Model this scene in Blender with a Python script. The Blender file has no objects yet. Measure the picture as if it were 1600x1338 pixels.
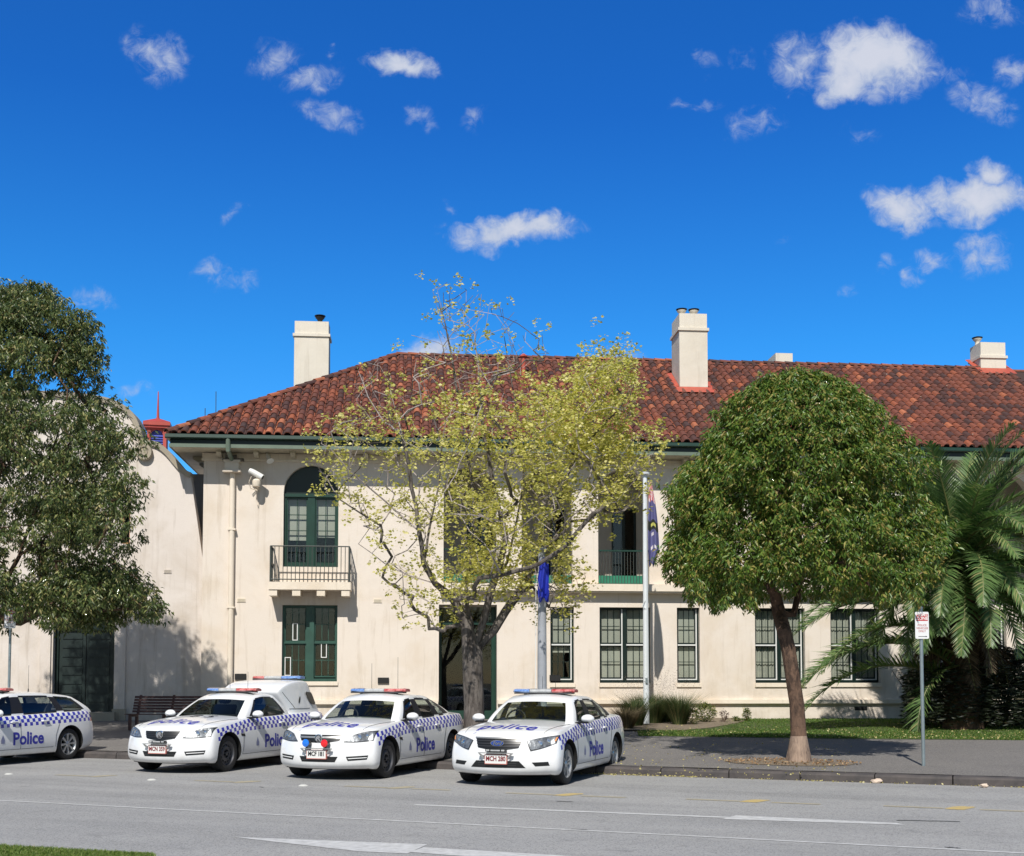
import bpy, bmesh, math, random
import numpy as np
from mathutils import Vector, Matrix, noise
from mathutils.bvhtree import BVHTree
from mathutils.geometry import tessellate_polygon

random.seed(7)
R = math.radians
SC = bpy.context.scene
COL = SC.collection

# ------------------------------------------------------------------ camera
EYE = 1.66
FPX = 1800.0
PITCH = R(3.0)
cam_d = bpy.data.cameras.new('camera')
cam = bpy.data.objects.new('camera', cam_d)
COL.objects.link(cam)
cam.location = (0, 0, EYE)
cam.rotation_euler = (math.pi / 2 + PITCH, 0, 0)
cam_d.sensor_width = 36.0
cam_d.sensor_fit = 'HORIZONTAL'
cam_d.lens = 36.0 * FPX / 1600.0
cam_d.shift_y = 302.0 / 1600.0
cam_d.clip_end = 4000
SC.camera = cam

# ------------------------------------------------------------------ sun and sky
SHADOW = Vector((0.17, 1.0, -1.08)).normalized()
SUN_EL = math.asin(-SHADOW.z)
sun_d = bpy.data.lights.new('sun', 'SUN')
sun_d.energy = 4.9
sun_d.angle = R(0.53)
sun_d.color = (1.0, 0.955, 0.88)
sun = bpy.data.objects.new('sun', sun_d)
COL.objects.link(sun)
sun.rotation_euler = SHADOW.to_track_quat('-Z', 'Y').to_euler()
sun.location = (-10, -40, 40)

SC.view_settings.view_transform = 'Standard'
SC.view_settings.look = 'None'
SC.view_settings.gamma = 1.0
SC.view_settings.use_curve_mapping = False
SC.view_settings.exposure = 0.0
SC.cycles.max_bounces = 8
SC.cycles.transparent_max_bounces = 16
SC.cycles.diffuse_bounces = 3
SC.cycles.glossy_bounces = 3
SC.cycles.transmission_bounces = 6
SC.cycles.caustics_reflective = False
SC.cycles.caustics_refractive = False


def ray(px, py):
    """direction through a pixel of the 1600 x 1338 photograph"""
    a = (px - 800.0) / FPX
    b = -(py - 971.0) / FPX
    return Vector((a, math.cos(PITCH) - b * math.sin(PITCH), math.sin(PITCH) + b * math.cos(PITCH)))


def at_y(px, py, Y):
    d = ray(px, py)
    return Vector((0, 0, EYE)) + d * (Y / d.y)


def at_z(px, py, z):
    d = ray(px, py)
    return Vector((0, 0, EYE)) + d * ((z - EYE) / d.z)


class NT:
    """small helper for node trees"""
    def __init__(s, tree):
        s.t = tree
        s.n = tree.nodes
        s.l = tree.links

    def node(s, kind, **kw):
        n = s.n.new(kind)
        for k, v in kw.items():
            if k.startswith('i_'):
                key = k[2:]
                key = int(key) if key.isdigit() else key.replace('_', ' ')
                if isinstance(v, bpy.types.NodeSocket):
                    s.l.new(v, n.inputs[key])
                else:
                    n.inputs[key].default_value = v
            else:
                setattr(n, k, v)
        return n

    def math(s, op, a, b=0.0, c=None, clamp=False):
        n = s.n.new('ShaderNodeMath')
        n.operation = op
        n.use_clamp = clamp
        for i, v in enumerate((a, b, c)):
            if v is None:
                continue
            if isinstance(v, bpy.types.NodeSocket):
                s.l.new(v, n.inputs[i])
            else:
                n.inputs[i].default_value = v
        return n.outputs[0]

    def mix(s, fac, a, b, mode='MIX'):
        n = s.n.new('ShaderNodeMix')
        n.data_type = 'RGBA'
        n.blend_type = mode
        n.clamp_factor = True
        for sock, v in ((n.inputs[0], fac), (n.inputs[6], a), (n.inputs[7], b)):
            if isinstance(v, bpy.types.NodeSocket):
                s.l.new(v, sock)
            else:
                sock.default_value = v if not isinstance(v, tuple) or len(v) == 4 else (*v, 1)
        return n.outputs[2]

    def noise(s, scale, detail=4, rough=0.55, vec=None, dist=0.0):
        n = s.n.new('ShaderNodeTexNoise')
        n.inputs['Scale'].default_value = scale
        n.inputs['Detail'].default_value = detail
        n.inputs['Roughness'].default_value = rough
        n.inputs['Distortion'].default_value = dist
        if vec is not None:
            s.l.new(vec, n.inputs['Vector'])
        return n.outputs['Fac']

    def ramp(s, fac, stops, interp='LINEAR'):
        n = s.n.new('ShaderNodeValToRGB')
        n.color_ramp.interpolation = interp
        cr = n.color_ramp
        while len(cr.elements) < len(stops):
            cr.elements.new(0.5)
        for e, (p, c) in zip(cr.elements, stops):
            e.position = p
            e.color = c if len(c) == 4 else (*c, 1)
        s.l.new(fac, n.inputs[0])
        return n.outputs[0]

    def mapr(s, v, a, b, c=0.0, d=1.0, smooth=False):
        n = s.n.new('ShaderNodeMapRange')
        n.interpolation_type = 'SMOOTHSTEP' if smooth else 'LINEAR'
        n.clamp = True
        s.l.new(v, n.inputs[0])
        for i, x in enumerate((a, b, c, d)):
            n.inputs[i + 1].default_value = x
        return n.outputs[0]


# ------------------------------------------------------------------ world
CLOUDS = [  # photo px centre, radii, tilt (deg), density
    (246, 92, 50, 36, 25, .75), (425, 92, 42, 27, -20, .7), (490, 122, 48, 20, -6, .72), (518, 84, 10, 12, 30, .6),
    (515, 178, 58, 17, 20, .7), (631, 111, 58, 24, 4, 1.35), (662, 188, 20, 17, 20, .55), (735, 184, 16, 24, 20, .42),
    (1368, 102, 98, 64, 3, 1.75), (1322, 128, 60, 34, 0, 1.6), (1252, 92, 48, 34, -25, .9), (1538, 158, 52, 24, 20, .75), (1585, 106, 40, 22, -10, .75),
    (1563, 20, 45, 24, 0, .6), (1100, 98, 22, 20, -30, .42), (1160, 96, 20, 20, 0, .42), (1088, 168, 36, 14, 0, .5),
    (1180, 190, 46, 22, -8, .6), (1345, 210, 30, 15, 0, .45), (1448, 118, 60, 20, -10, .7),
    (795, 364, 102, 26, -4, 1.45), (845, 357, 48, 23, 0, 1.4), (702, 330, 18, 14, 10, .65),
    (1415, 326, 62, 32, 12, 1.25), (1535, 312, 100, 36, -6, 1.6), (1545, 272, 34, 26, 30, 1.3), (1412, 350, 24, 22, 0, .9),
    (1532, 398, 46, 36, -20, .95), (1460, 408, 34, 16, 0, .7), (1425, 434, 14, 14, 0, .75), (1388, 413, 20, 13, 0, .5),
    (330, 428, 26, 22, 20, .62), (365, 437, 30, 13, 0, .5), (137, 476, 42, 17, 5, .62), (668, 542, 52, 26, -8, 1.25),
    (1330, 459, 20, 10, 0, .4), (370, 336, 26, 10, -15, .35), (1222, 378, 22, 8, -20, .3), (945, 560, 60, 16, 0, .9),
    (215, 604, 34, 10, 0, .35), (300, 690, 40, 14, 0, .5),
]
world = bpy.data.worlds.new('World')
SC.world = world
world.use_nodes = True
W = NT(world.node_tree)
W.n.clear()
sky = W.node('ShaderNodeTexSky', sky_type='NISHITA')
sky.sun_disc = False
sky.sun_elevation = SUN_EL
sky.sun_rotation = math.atan2(-SHADOW.x, -SHADOW.y)
sky.air_density = 1.0
sky.dust_density = 0.15
sky.ozone_density = 2.2
geo = W.node('ShaderNodeTexCoord')
sep = W.node('ShaderNodeSeparateXYZ', i_0=geo.outputs['Generated'])
el = W.mapr(sep.outputs[2], 0.0, 0.45)
tint = W.ramp(el, [(0.0, (0.42, 0.66, 0.84)), (0.35, (0.19, 0.64, 1.02)), (0.62, (0.115, 0.60, 1.04)), (1.0, (0.068, 0.435, 0.98))])
sund = W.node('ShaderNodeVectorMath', operation='DOT_PRODUCT', i_0=geo.outputs['Generated'], i_1=tuple(-SHADOW))
pale = W.mapr(sund.outputs['Value'], -0.2, 0.7, 0.0, 0.9, smooth=True)
tint = W.mix(pale, tint, (0.50, 0.44, 0.37))
skyc = W.mix(1.0, sky.outputs[0], tint, 'MULTIPLY')
skyc = W.node('ShaderNodeVectorMath', operation='SCALE', i_0=skyc, i_Scale=1.66).outputs[0]
# clouds: soft noisy shapes standing at fixed directions in the sky
ysafe = W.math('MAXIMUM', sep.outputs[1], 0.05)
u = W.math('DIVIDE', sep.outputs[0], ysafe)
v = W.math('DIVIDE', sep.outputs[2], ysafe)
uv = W.node('ShaderNodeCombineXYZ', i_0=u, i_1=v)
n1 = W.node('ShaderNodeTexNoise', i_Vector=uv.outputs[0], i_Scale=16.0, i_Detail=2.0)
sh = W.node('ShaderNodeVectorMath', operation='SUBTRACT', i_0=n1.outputs['Color'], i_1=(0.5, 0.5, 0.5))
sh2 = W.node('ShaderNodeVectorMath', operation='SCALE', i_0=sh.outputs[0], i_Scale=0.040)
n1b = W.node('ShaderNodeTexNoise', i_Vector=uv.outputs[0], i_Scale=60.0, i_Detail=3.0)
shb = W.node('ShaderNodeVectorMath', operation='SUBTRACT', i_0=n1b.outputs['Color'], i_1=(0.5, 0.5, 0.5))
shb2 = W.node('ShaderNodeVectorMath', operation='SCALE', i_0=shb.outputs[0], i_Scale=0.020)
uva = W.node('ShaderNodeVectorMath', operation='ADD', i_0=uv.outputs[0], i_1=sh2.outputs[0])
uvd = W.node('ShaderNodeVectorMath', operation='ADD', i_0=uva.outputs[0], i_1=shb2.outputs[0])
field = None
for (cx, cy, rx, ry, rot, den) in CLOUDS:
    if den < 1:
        den, rx, ry = den * .86, rx * 1.12, ry * 1.15
    d = ray(cx, cy)
    c = (d.x / d.y, d.z / d.y, 0)
    mp = W.node('ShaderNodeMapping', vector_type='TEXTURE', i_Vector=uvd.outputs[0], i_Location=c,
                i_Rotation=(0, 0, R(-rot)), i_Scale=(rx * 1.25 / FPX, ry * 1.25 / FPX, 1))
    ln = W.node('ShaderNodeVectorMath', operation='LENGTH', i_0=mp.outputs[0])
    f = W.math('MULTIPLY', W.math('SUBTRACT', 1.0, ln.outputs['Value'], clamp=True), den)
    field = f if field is None else W.math('MAXIMUM', field, f)
n2 = W.noise(60.0, 9, 0.68, uv.outputs[0], 0.6)
n3 = W.noise(22.0, 3, 0.6, uv.outputs[0])
wisp = W.math('ADD', W.math('MULTIPLY', W.math('SUBTRACT', n2, 0.5), 1.9), W.math('MULTIPLY', W.math('SUBTRACT', n3, 0.5), 0.7))
gate = W.mapr(field, 0.0, 0.18)
f2 = W.math('ADD', field, W.math('MULTIPLY', wisp, W.math('MULTIPLY', gate, 0.85)))
alpha = W.mapr(f2, 0.03, 1.12, 0.0, 0.96, smooth=True)
front = W.math('GREATER_THAN', sep.outputs[1], 0.05)
alpha = W.math('MULTIPLY', alpha, front)
ccol = W.mix(W.mapr(W.math('ADD', f2, W.math('MULTIPLY', W.math('SUBTRACT', n3, 0.5), 1.2)), 0.2, 1.5), (4.4, 5.3, 7.0), (6.6, 6.9, 7.9))
skyc = W.mix(alpha, skyc, ccol)
bg = W.node('ShaderNodeBackground', i_Color=skyc, i_Strength=0.10)
out = W.node('ShaderNodeOutputWorld', i_Surface=bg.outputs[0])


# ------------------------------------------------------------------ materials
def _c(c):
    return c if len(c) == 4 else (*c, 1)


def M(name, col, rough=0.6, metal=0.0, var=0.0, scale=4.0, bump=0.0, bscale=60.0, col2=None, spec=0.5, coat=0.0, coords='Object', trans=0.0, sheen=0.0, stretch=None):
    m = bpy.data.materials.new(name)
    m.use_nodes = True
    t = NT(m.node_tree)
    p = t.n['Principled BSDF']
    p.inputs['Roughness'].default_value = rough
    p.inputs['Metallic'].default_value = metal
    p.inputs['Specular IOR Level'].default_value = spec
    p.inputs['Coat Weight'].default_value = coat
    p.inputs['Coat Roughness'].default_value = 0.04
    tc = t.node('ShaderNodeTexCoord').outputs[coords]
    if stretch:
        tc = t.node('ShaderNodeMapping', i_Vector=tc, i_Scale=stretch).outputs[0]
    if var > 0 or col2 is not None:
        f = t.noise(scale, 6, 0.6, tc)
        b = _c(col2) if col2 is not None else tuple(x * (1 - var) for x in col[:3]) + (1,)
        t.l.new(t.mix(t.mapr(f, 0.3, 0.7), _c(col), b), p.inputs['Base Color'])
    else:
        p.inputs['Base Color'].default_value = _c(col)
    if bump > 0:
        f = t.noise(bscale, 5, 0.65, tc)
        b = t.node('ShaderNodeBump', i_Strength=0.9, i_Distance=bump, i_Height=f)
        t.l.new(b.outputs[0], p.inputs['Normal'])
    m.diffuse_color = _c(col)
    return m


def stucco(name, base, stain, k=1.0, trim=False):
    """painted render: blotches, rain streaks, grime near the ground"""
    m = bpy.data.materials.new(name)
    m.use_nodes = True
    t = NT(m.node_tree)
    p = t.n['Principled BSDF']
    p.inputs['Roughness'].default_value = 0.88
    p.inputs['Specular IOR Level'].default_value = 0.25
    tc = t.node('ShaderNodeTexCoord').outputs['Object']
    blot = t.noise(0.55, 6, 0.62, tc, 0.4)
    fine = t.noise(7.0, 6, 0.7, tc)
    st = t.node('ShaderNodeMapping', i_Vector=tc, i_Scale=(3.0, 3.0, 0.22))
    streak = t.noise(1.6, 6, 0.7, st.outputs[0], 0.3)
    c = t.mix(t.math('MULTIPLY', t.mapr(blot, 0.48, 0.72), 0.55 * k), _c(base), _c(stain))
    c = t.mix(t.math('MULTIPLY', t.mapr(streak, 0.54, 0.76), 0.50 * k), c, _c(tuple(x * 0.72 for x in stain)))
    c = t.mix(t.math('MULTIPLY', t.mapr(fine, 0.35, 0.75), 0.10), c, _c(tuple(x * 0.8 for x in base)))
    if not trim:
        sp = t.node('ShaderNodeSeparateXYZ', i_0=tc)
        low = t.mapr(sp.outputs[2], 0.4, 2.6, 1.0, 0.0)
        dirt = t.math('MULTIPLY', t.math('MULTIPLY', low, t.mapr(t.noise(1.3, 6, 0.7, tc), 0.42, 0.75)), 0.55)
        c = t.mix(dirt, c, (0.36, 0.29, 0.19, 1))
    t.l.new(c, p.inputs['Base Color'])
    h = t.math('ADD', t.noise(35.0, 5, 0.7, tc), t.math('MULTIPLY', t.noise(2.2, 3, 0.5, tc), 1.4))
    b = t.node('ShaderNodeBump', i_Strength=0.6, i_Distance=0.012, i_Height=h)
    t.l.new(b.outputs[0], p.inputs['Normal'])
    return m


def leaf_mat(name, stops, rough=0.4, trans=0.25, coat=0.0):
    m = bpy.data.materials.new(name)
    m.use_nodes = True
    t = NT(m.node_tree)
    p = t.n['Principled BSDF']
    g = t.node('ShaderNodeNewGeometry')
    c = t.ramp(g.outputs['Random Per Island'], stops)
    t.l.new(c, p.inputs['Base Color'])
    p.inputs['Roughness'].default_value = rough
    p.inputs['Coat Weight'].default_value = coat
    tr = t.node('ShaderNodeBsdfTranslucent')
    hs = t.node('ShaderNodeHueSaturation', i_Saturation=1.15, i_Value=1.5, i_Color=c)
    t.l.new(hs.outputs[0], tr.inputs[0])
    ms = t.node('ShaderNodeMixShader', i_0=trans, i_1=p.outputs[0], i_2=tr.outputs[0])
    t.l.new(ms.outputs[0], t.n['Material Output'].inputs[0])
    return m


def glass_mat(name, tint=(0.75, 0.8, 0.78), rough=0.01, base=0.06):
    m = bpy.data.materials.new(name)
    m.use_nodes = True
    t = NT(m.node_tree)
    for n in list(t.n):
        if n.type == 'BSDF_PRINCIPLED':
            t.n.remove(n)
    tr = t.node('ShaderNodeBsdfTransparent', i_Color=_c(tint))
    gl = t.node('ShaderNodeBsdfGlossy', i_Roughness=rough, i_Color=(1, 1, 1, 1))
    lw = t.node('ShaderNodeLayerWeight', i_Blend=0.5)
    f = t.math('ADD', t.math('MULTIPLY', t.math('POWER', lw.outputs['Facing'], 4.0), 0.75), base, clamp=True)
    ms = t.node('ShaderNodeMixShader', i_0=f, i_1=tr.outputs[0], i_2=gl.outputs[0])
    t.l.new(ms.outputs[0], t.n['Material Output'].inputs[0])
    return m


STUCCO = stucco('cream_render', (0.76, 0.682, 0.598), (0.60, 0.48, 0.34))
STUCCO_L = stucco('pale_render', (0.72, 0.655, 0.60), (0.50, 0.42, 0.33), 1.2)
TRIMC = stucco('cream_trim', (0.80, 0.71, 0.59), (0.62, 0.50, 0.36), 0.8, True)
CHIM = stucco('chimney_render', (0.70, 0.65, 0.56), (0.54, 0.47, 0.37), 0.9, True)
COPING = stucco('stone_coping', (0.42, 0.37, 0.29), (0.26, 0.22, 0.17), 1.0, True)
LOGGIA = stucco('shaded_loggia_render', (0.50, 0.455, 0.39), (0.38, 0.34, 0.28), 0.7, True)  # darker than the outer walls: shade inside the loggia put into the colour
GREEN = M('dark_green_paint', (0.012, 0.05, 0.034), 0.38, var=0.3, scale=3)
GREEN_D = M('bottle_green_paint', (0.005, 0.018, 0.014), 0.4, var=0.3, scale=3)
GREEN_W = M('lighter_green_sash', (0.035, 0.10, 0.075), 0.45, var=0.3, scale=3)  # lighter than the other sashes so the glazing bars stand out
GREEN_L = M('faded_green_paint', (0.16, 0.21, 0.16), 0.5, var=0.25, scale=2)
GREEN_P = M('balcony_green_board', (0.03, 0.22, 0.13), 0.45, var=0.3, scale=5)
WHITE_P = M('white_window_paint', (0.75, 0.76, 0.74), 0.45, var=0.08)
SOFFIT = M('cream_soffit', (0.55, 0.50, 0.38), 0.6, var=0.2, scale=3)
IRON = M('iron_rail', (0.045, 0.055, 0.05), 0.5)
PANE = glass_mat('window_pane', (0.90, 0.93, 0.91), 0.015, 0.035)
BLIND = M('roller_blind', (0.50, 0.475, 0.43), 0.8, var=0.1, scale=2)
BLIND_G = M('grey_blind', (0.30, 0.30, 0.29), 0.8, var=0.15, scale=2)
DARK = M('dark_room', (0.012, 0.012, 0.013), 0.8)  # near-black colour stands in for the unlit rooms behind the windows
BLACK = M('black_iron', (0.01, 0.01, 0.01), 0.6)
RED_FL = M('red_lead_flashing', (0.50, 0.10, 0.06), 0.55, var=0.3, scale=6)
RED_T = M('red_turret_paint', (0.48, 0.075, 0.055), 0.5, var=0.25, scale=2)
BLUE_LV = M('blue_louvre', (0.10, 0.13, 0.50), 0.5)
ROOF_DECK = M('roof_underlay', (0.05, 0.03, 0.025), 0.9)
GALV = M('galvanised_steel', (0.30, 0.36, 0.38), 0.45, metal=0.5, var=0.2, scale=8)
POLE_W = M('white_pole_paint', (0.72, 0.76, 0.78), 0.35, var=0.1, scale=2)
POLE_G = M('grey_pole', (0.36, 0.38, 0.42), 0.5, var=0.3, scale=3)
CCTV = M('camera_housing', (0.75, 0.75, 0.72), 0.35)


def tile_mat(name, shift):
    m = bpy.data.materials.new(name)
    m.use_nodes = True
    t = NT(m.node_tree)
    p = t.n['Principled BSDF']
    g = t.node('ShaderNodeNewGeometry')
    oi = t.node('ShaderNodeObjectInfo')
    r = t.math('FRACT', t.math('ADD', t.math('ADD', g.outputs['Random Per Island'], oi.outputs['Random']), shift))
    c = t.ramp(r, [(0.0, (0.062, 0.034, 0.032)), (0.2, (0.085, 0.038, 0.032)), (0.38, (0.155, 0.054, 0.036)), (0.66, (0.205, 0.066, 0.042)),
                   (0.85, (0.245, 0.076, 0.044)), (0.95, (0.36, 0.105, 0.048)), (0.985, (0.46, 0.16, 0.08))])
    tc = t.node('ShaderNodeTexCoord').outputs['Object']
    oc = t.node('ShaderNodeNewGeometry').outputs['Position']
    f = t.noise(14.0, 5, 0.7, oc)
    c = t.mix(t.math('MULTIPLY', t.mapr(f, 0.42, 0.72), 0.5), c, (0.085, 0.055, 0.045, 1))
    big = t.noise(0.9, 5, 0.65, t.node('ShaderNodeMapping', i_Vector=oc, i_Scale=(1.6, .35, .35)).outputs[0], .5)
    c = t.mix(t.math('MULTIPLY', t.mapr(big, 0.46, 0.70), 0.36), c, (0.075, 0.05, 0.045, 1))
    lich = t.noise(5.0, 6, 0.75, oc)
    c = t.mix(t.math('MULTIPLY', t.mapr(lich, 0.60, 0.76), 0.4), c, (0.26, 0.21, 0.15, 1))
    t.l.new(c, p.inputs['Base Color'])
    p.inputs['Roughness'].default_value = 0.75
    p.inputs['Specular IOR Level'].default_value = 0.3
    b = t.node('ShaderNodeBump', i_Strength=0.5, i_Distance=0.006, i_Height=t.noise(60.0, 4, 0.7, oc))
    t.l.new(b.outputs[0], p.inputs['Normal'])
    return m


TILE = tile_mat('terracotta_tile', 0.0)
RIDGE = M('ridge_terracotta', (0.34, 0.10, 0.06), 0.7, col2=(0.16, 0.07, 0.05), scale=2.5, coords='Object')


# ------------------------------------------------------------------ object helpers
def link(o, parent=None):
    COL.objects.link(o)
    if parent is not None:
        o.parent = parent
    return o


def thing(name, label, cat, loc=(0, 0, 0), rz=0.0, group=None):
    o = bpy.data.objects.new(name, None)
    o.empty_display_size = 0.3
    link(o)
    o.location = loc
    o.rotation_euler = (0, 0, rz)
    return tag(o, label, cat, group)


def tag(o, label=None, cat=None, group=None, kind=None):
    if label:
        o['label'] = label
    if cat:
        o['category'] = cat
    if group:
        o['group'] = group
    if kind:
        o['kind'] = kind
    return o


def mesh_obj(name, me, parent=None, loc=None, rot=None, kind=None):
    o = bpy.data.objects.new(name, me)
    link(o, parent)
    if loc is not None:
        o.location = loc
    if rot is not None:
        o.rotation_euler = rot
    if kind:
        o['kind'] = kind
    return o


class MB:
    def __init__(s):
        s.v, s.f, s.m = [], [], []

    def add(s, vs, fs, mat=0):
        b = len(s.v)
        s.v.extend([tuple(p) for p in vs])
        for f in fs:
            s.f.append(tuple(b + i for i in f))
            s.m.append(mat)
        return s

    def box(s, x0, x1, y0, y1, z0, z1, mat=0):
        return s.add([(x0, y0, z0), (x1, y0, z0), (x1, y1, z0), (x0, y1, z0), (x0, y0, z1), (x1, y0, z1), (x1, y1, z1), (x0, y1, z1)],
                     [(0, 3, 2, 1), (4, 5, 6, 7), (0, 1, 5, 4), (1, 2, 6, 5), (2, 3, 7, 6), (3, 0, 4, 7)], mat)

    def prism(s, poly, y0, y1, mat=0):
        """polygon in (x, z) pushed from y0 to y1"""
        n = len(poly)
        vs = [(x, y0, z) for x, z in poly] + [(x, y1, z) for x, z in poly]
        fs = [tuple(range(n)), tuple(range(2 * n - 1, n - 1, -1))]
        fs += [(i, i + n, (i + 1) % n + n, (i + 1) % n) for i in range(n)]
        return s.add(vs, fs, mat)

    def prism_z(s, poly, z0, z1, mat=0):
        n = len(poly)
        vs = [(x, y, z0) for x, y in poly] + [(x, y, z1) for x, y in poly]
        fs = [tuple(range(n - 1, -1, -1)), tuple(range(n, 2 * n))]
        fs += [(i, (i + 1) % n, (i + 1) % n + n, i + n) for i in range(n)]
        return s.add(vs, fs, mat)

    def tube(s, pts, rad, n=8, mat=0, cap=True):
        pts = [Vector(p) for p in pts]
        if not hasattr(rad, '__len__'):
            rad = [rad] * len(pts)
        b = len(s.v)
        up = None
        for i, p in enumerate(pts):
            t = (pts[min(i + 1, len(pts) - 1)] - pts[max(i - 1, 0)])
            if t.length < 1e-9:
                t = Vector((0, 0, 1))
            t.normalize()
            if up is None:
                up = Vector((1, 0, 0)) if abs(t.x) < 0.8 else Vector((0, 1, 0))
            a = (up - t * up.dot(t))
            if a.length < 1e-6:
                a = t.orthogonal()
            a.normalize()
            up = a
            c = t.cross(a)
            for k in range(n):
                an = 2 * math.pi * k / n
                q = p + (a * math.cos(an) + c * math.sin(an)) * rad[i]
                s.v.append(tuple(q))
        for i in range(len(pts) - 1):
            for k in range(n):
                s.f.append((b + i * n + k, b + i * n + (k + 1) % n, b + (i + 1) * n + (k + 1) % n, b + (i + 1) * n + k))
                s.m.append(mat)
        if cap:
            s.f.append(tuple(b + k for k in range(n - 1, -1, -1)))
            s.m.append(mat)
            e = b + (len(pts) - 1) * n
            s.f.append(tuple(e + k for k in range(n)))
            s.m.append(mat)
        return s

    def lathe(s, prof, c=(0, 0, 0), axis='z', n=16, mat=0):
        """profile of (radius, height) round an axis through c"""
        b = len(s.v)
        c = Vector(c)
        for (r, h) in prof:
            for k in range(n):
                a = 2 * math.pi * k / n
                x, y = r * math.cos(a), r * math.sin(a)
                p = {'z': (x, y, h), 'y': (x, h, y), 'x': (h, x, y)}[axis]
                s.v.append(tuple(c + Vector(p)))
        for i in range(len(prof) - 1):
            for k in range(n):
                s.f.append((b + i * n + k, b + i * n + (k + 1) % n, b + (i + 1) * n + (k + 1) % n, b + (i + 1) * n + k))
                s.m.append(mat)
        return s

    def mesh(s, name, mats, smooth=False):
        me = bpy.data.meshes.new(name)
        me.from_pydata(s.v, [], s.f)
        for m in (mats if isinstance(mats, (list, tuple)) else [mats]):
            me.materials.append(m)
        if any(s.m):
            me.polygons.foreach_set('material_index', s.m)
        if smooth:
            me.polygons.foreach_set('use_smooth', [True] * len(me.polygons))
            if hasattr(me, 'set_sharp_from_angle'):
                me.set_sharp_from_angle(angle=R(40))
        me.update()
        return me

    def build(s, name, mats, parent=None, loc=None, rot=None, smooth=False, kind=None):
        return mesh_obj(name, s.mesh(name, mats, smooth), parent, loc, rot, kind)


def fix_normals(me):
    bm = bmesh.new()
    bm.from_mesh(me)
    bmesh.ops.recalc_face_normals(bm, faces=bm.faces)
    bm.to_mesh(me)
    bm.free()


def baked(o, mods):
    """apply modifiers given as (type, {settings}) and return the new mesh"""
    for t, kw in mods:
        md = o.modifiers.new(t, t)
        for k, v in kw.items():
            setattr(md, k, v)
    dg = bpy.context.evaluated_depsgraph_get()
    dg.update()
    me = bpy.data.meshes.new_from_object(o.evaluated_get(dg))
    o.modifiers.clear()
    return me


def text_mesh(body, size, bold=0.0, shear=0.0, align='CENTER', space=1.0):
    cu = bpy.data.curves.new('lettering', 'FONT')
    cu.body = body
    cu.size = size
    cu.offset = bold
    cu.shear = shear
    cu.align_x = align
    cu.align_y = 'CENTER'
    cu.space_character = space
    cu.resolution_u = 3
    o = bpy.data.objects.new('lettering', cu)
    COL.objects.link(o)
    dg = bpy.context.evaluated_depsgraph_get()
    me = bpy.data.meshes.new_from_object(o.evaluated_get(dg))
    bpy.data.objects.remove(o)
    bpy.data.curves.remove(cu)
    return me


def panel_with_holes(name, outer, holes, y0, thick, mats, parent):
    """a wall slab in the x-z plane with openings and their reveals"""
    mb = MB()
    loops = [outer] + holes
    flat = [p for lp in loops for p in lp]
    tris = tessellate_polygon([[Vector((x, z, 0)) for x, z in lp] for lp in loops])
    mb.add([(x, y0, z) for x, z in flat], [tuple(t) for t in tris])
    mb.add([(x, y0 + thick, z) for x, z in flat], [tuple(reversed(t)) for t in tris])
    for lp in loops:
        n = len(lp)
        mb.add([(x, y0, z) for x, z in lp] + [(x, y0 + thick, z) for x, z in lp], [(i, (i + 1) % n, (i + 1) % n + n, i + n) for i in range(n)])
    o = mb.build(name, mats, parent)
    fix_normals(o.data)
    return o

# ================================================================== GROUND FRAME
KERB0 = Vector((2.06, 20.6, 0))          # a point on the foot of the kerb
RU = Vector((math.cos(R(22)), -math.sin(R(22)), 0))   # along the road, to the right
RV = Vector((math.sin(R(22)), math.cos(R(22)), 0))    # from the road towards the building
BTH = math.atan(0.085)
BO = Vector((0, 36.0, 0))
BX = Vector((math.cos(BTH), math.sin(BTH), 0))
BY = Vector((-math.sin(BTH), math.cos(BTH), 0))


def uv_of(p):
    q = Vector((p[0], p[1], 0)) - KERB0
    return q.dot(RU), q.dot(RV)


def ground_z(x, y):
    """height of the pavement and lawn"""
    p = Vector((x, y, 0))
    dk = (p - KERB0).dot(RV)
    dw = (BO - p).dot(BY)
    t = dk / max(dk + max(dw, 0), 0.5)
    return 0.14 + 0.34 * min(max(t, 0), 1)


def on_ground(px, py):
    z = 0.3
    for _ in range(8):
        p = at_z(px, py, z)
        z = ground_z(p.x, p.y)
    return at_z(px, py, z)


def P(px, py, ly=0.0):
    """photo pixel -> (x, z) in the building's frame on the plane y = ly"""
    d = ray(px, py)
    o = Vector((0, 0, EYE)) - BO
    t = (ly - o.dot(BY)) / d.dot(BY)
    q = o + d * t
    return q.dot(BX), q.z


def PX(px, py=900, ly=0.0):
    return P(px, py, ly)[0]


def PZ(py, px=1000, ly=0.0):
    return P(px, py, ly)[1]


def in_bld(mb_name_obj):
    return mb_name_obj


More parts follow.
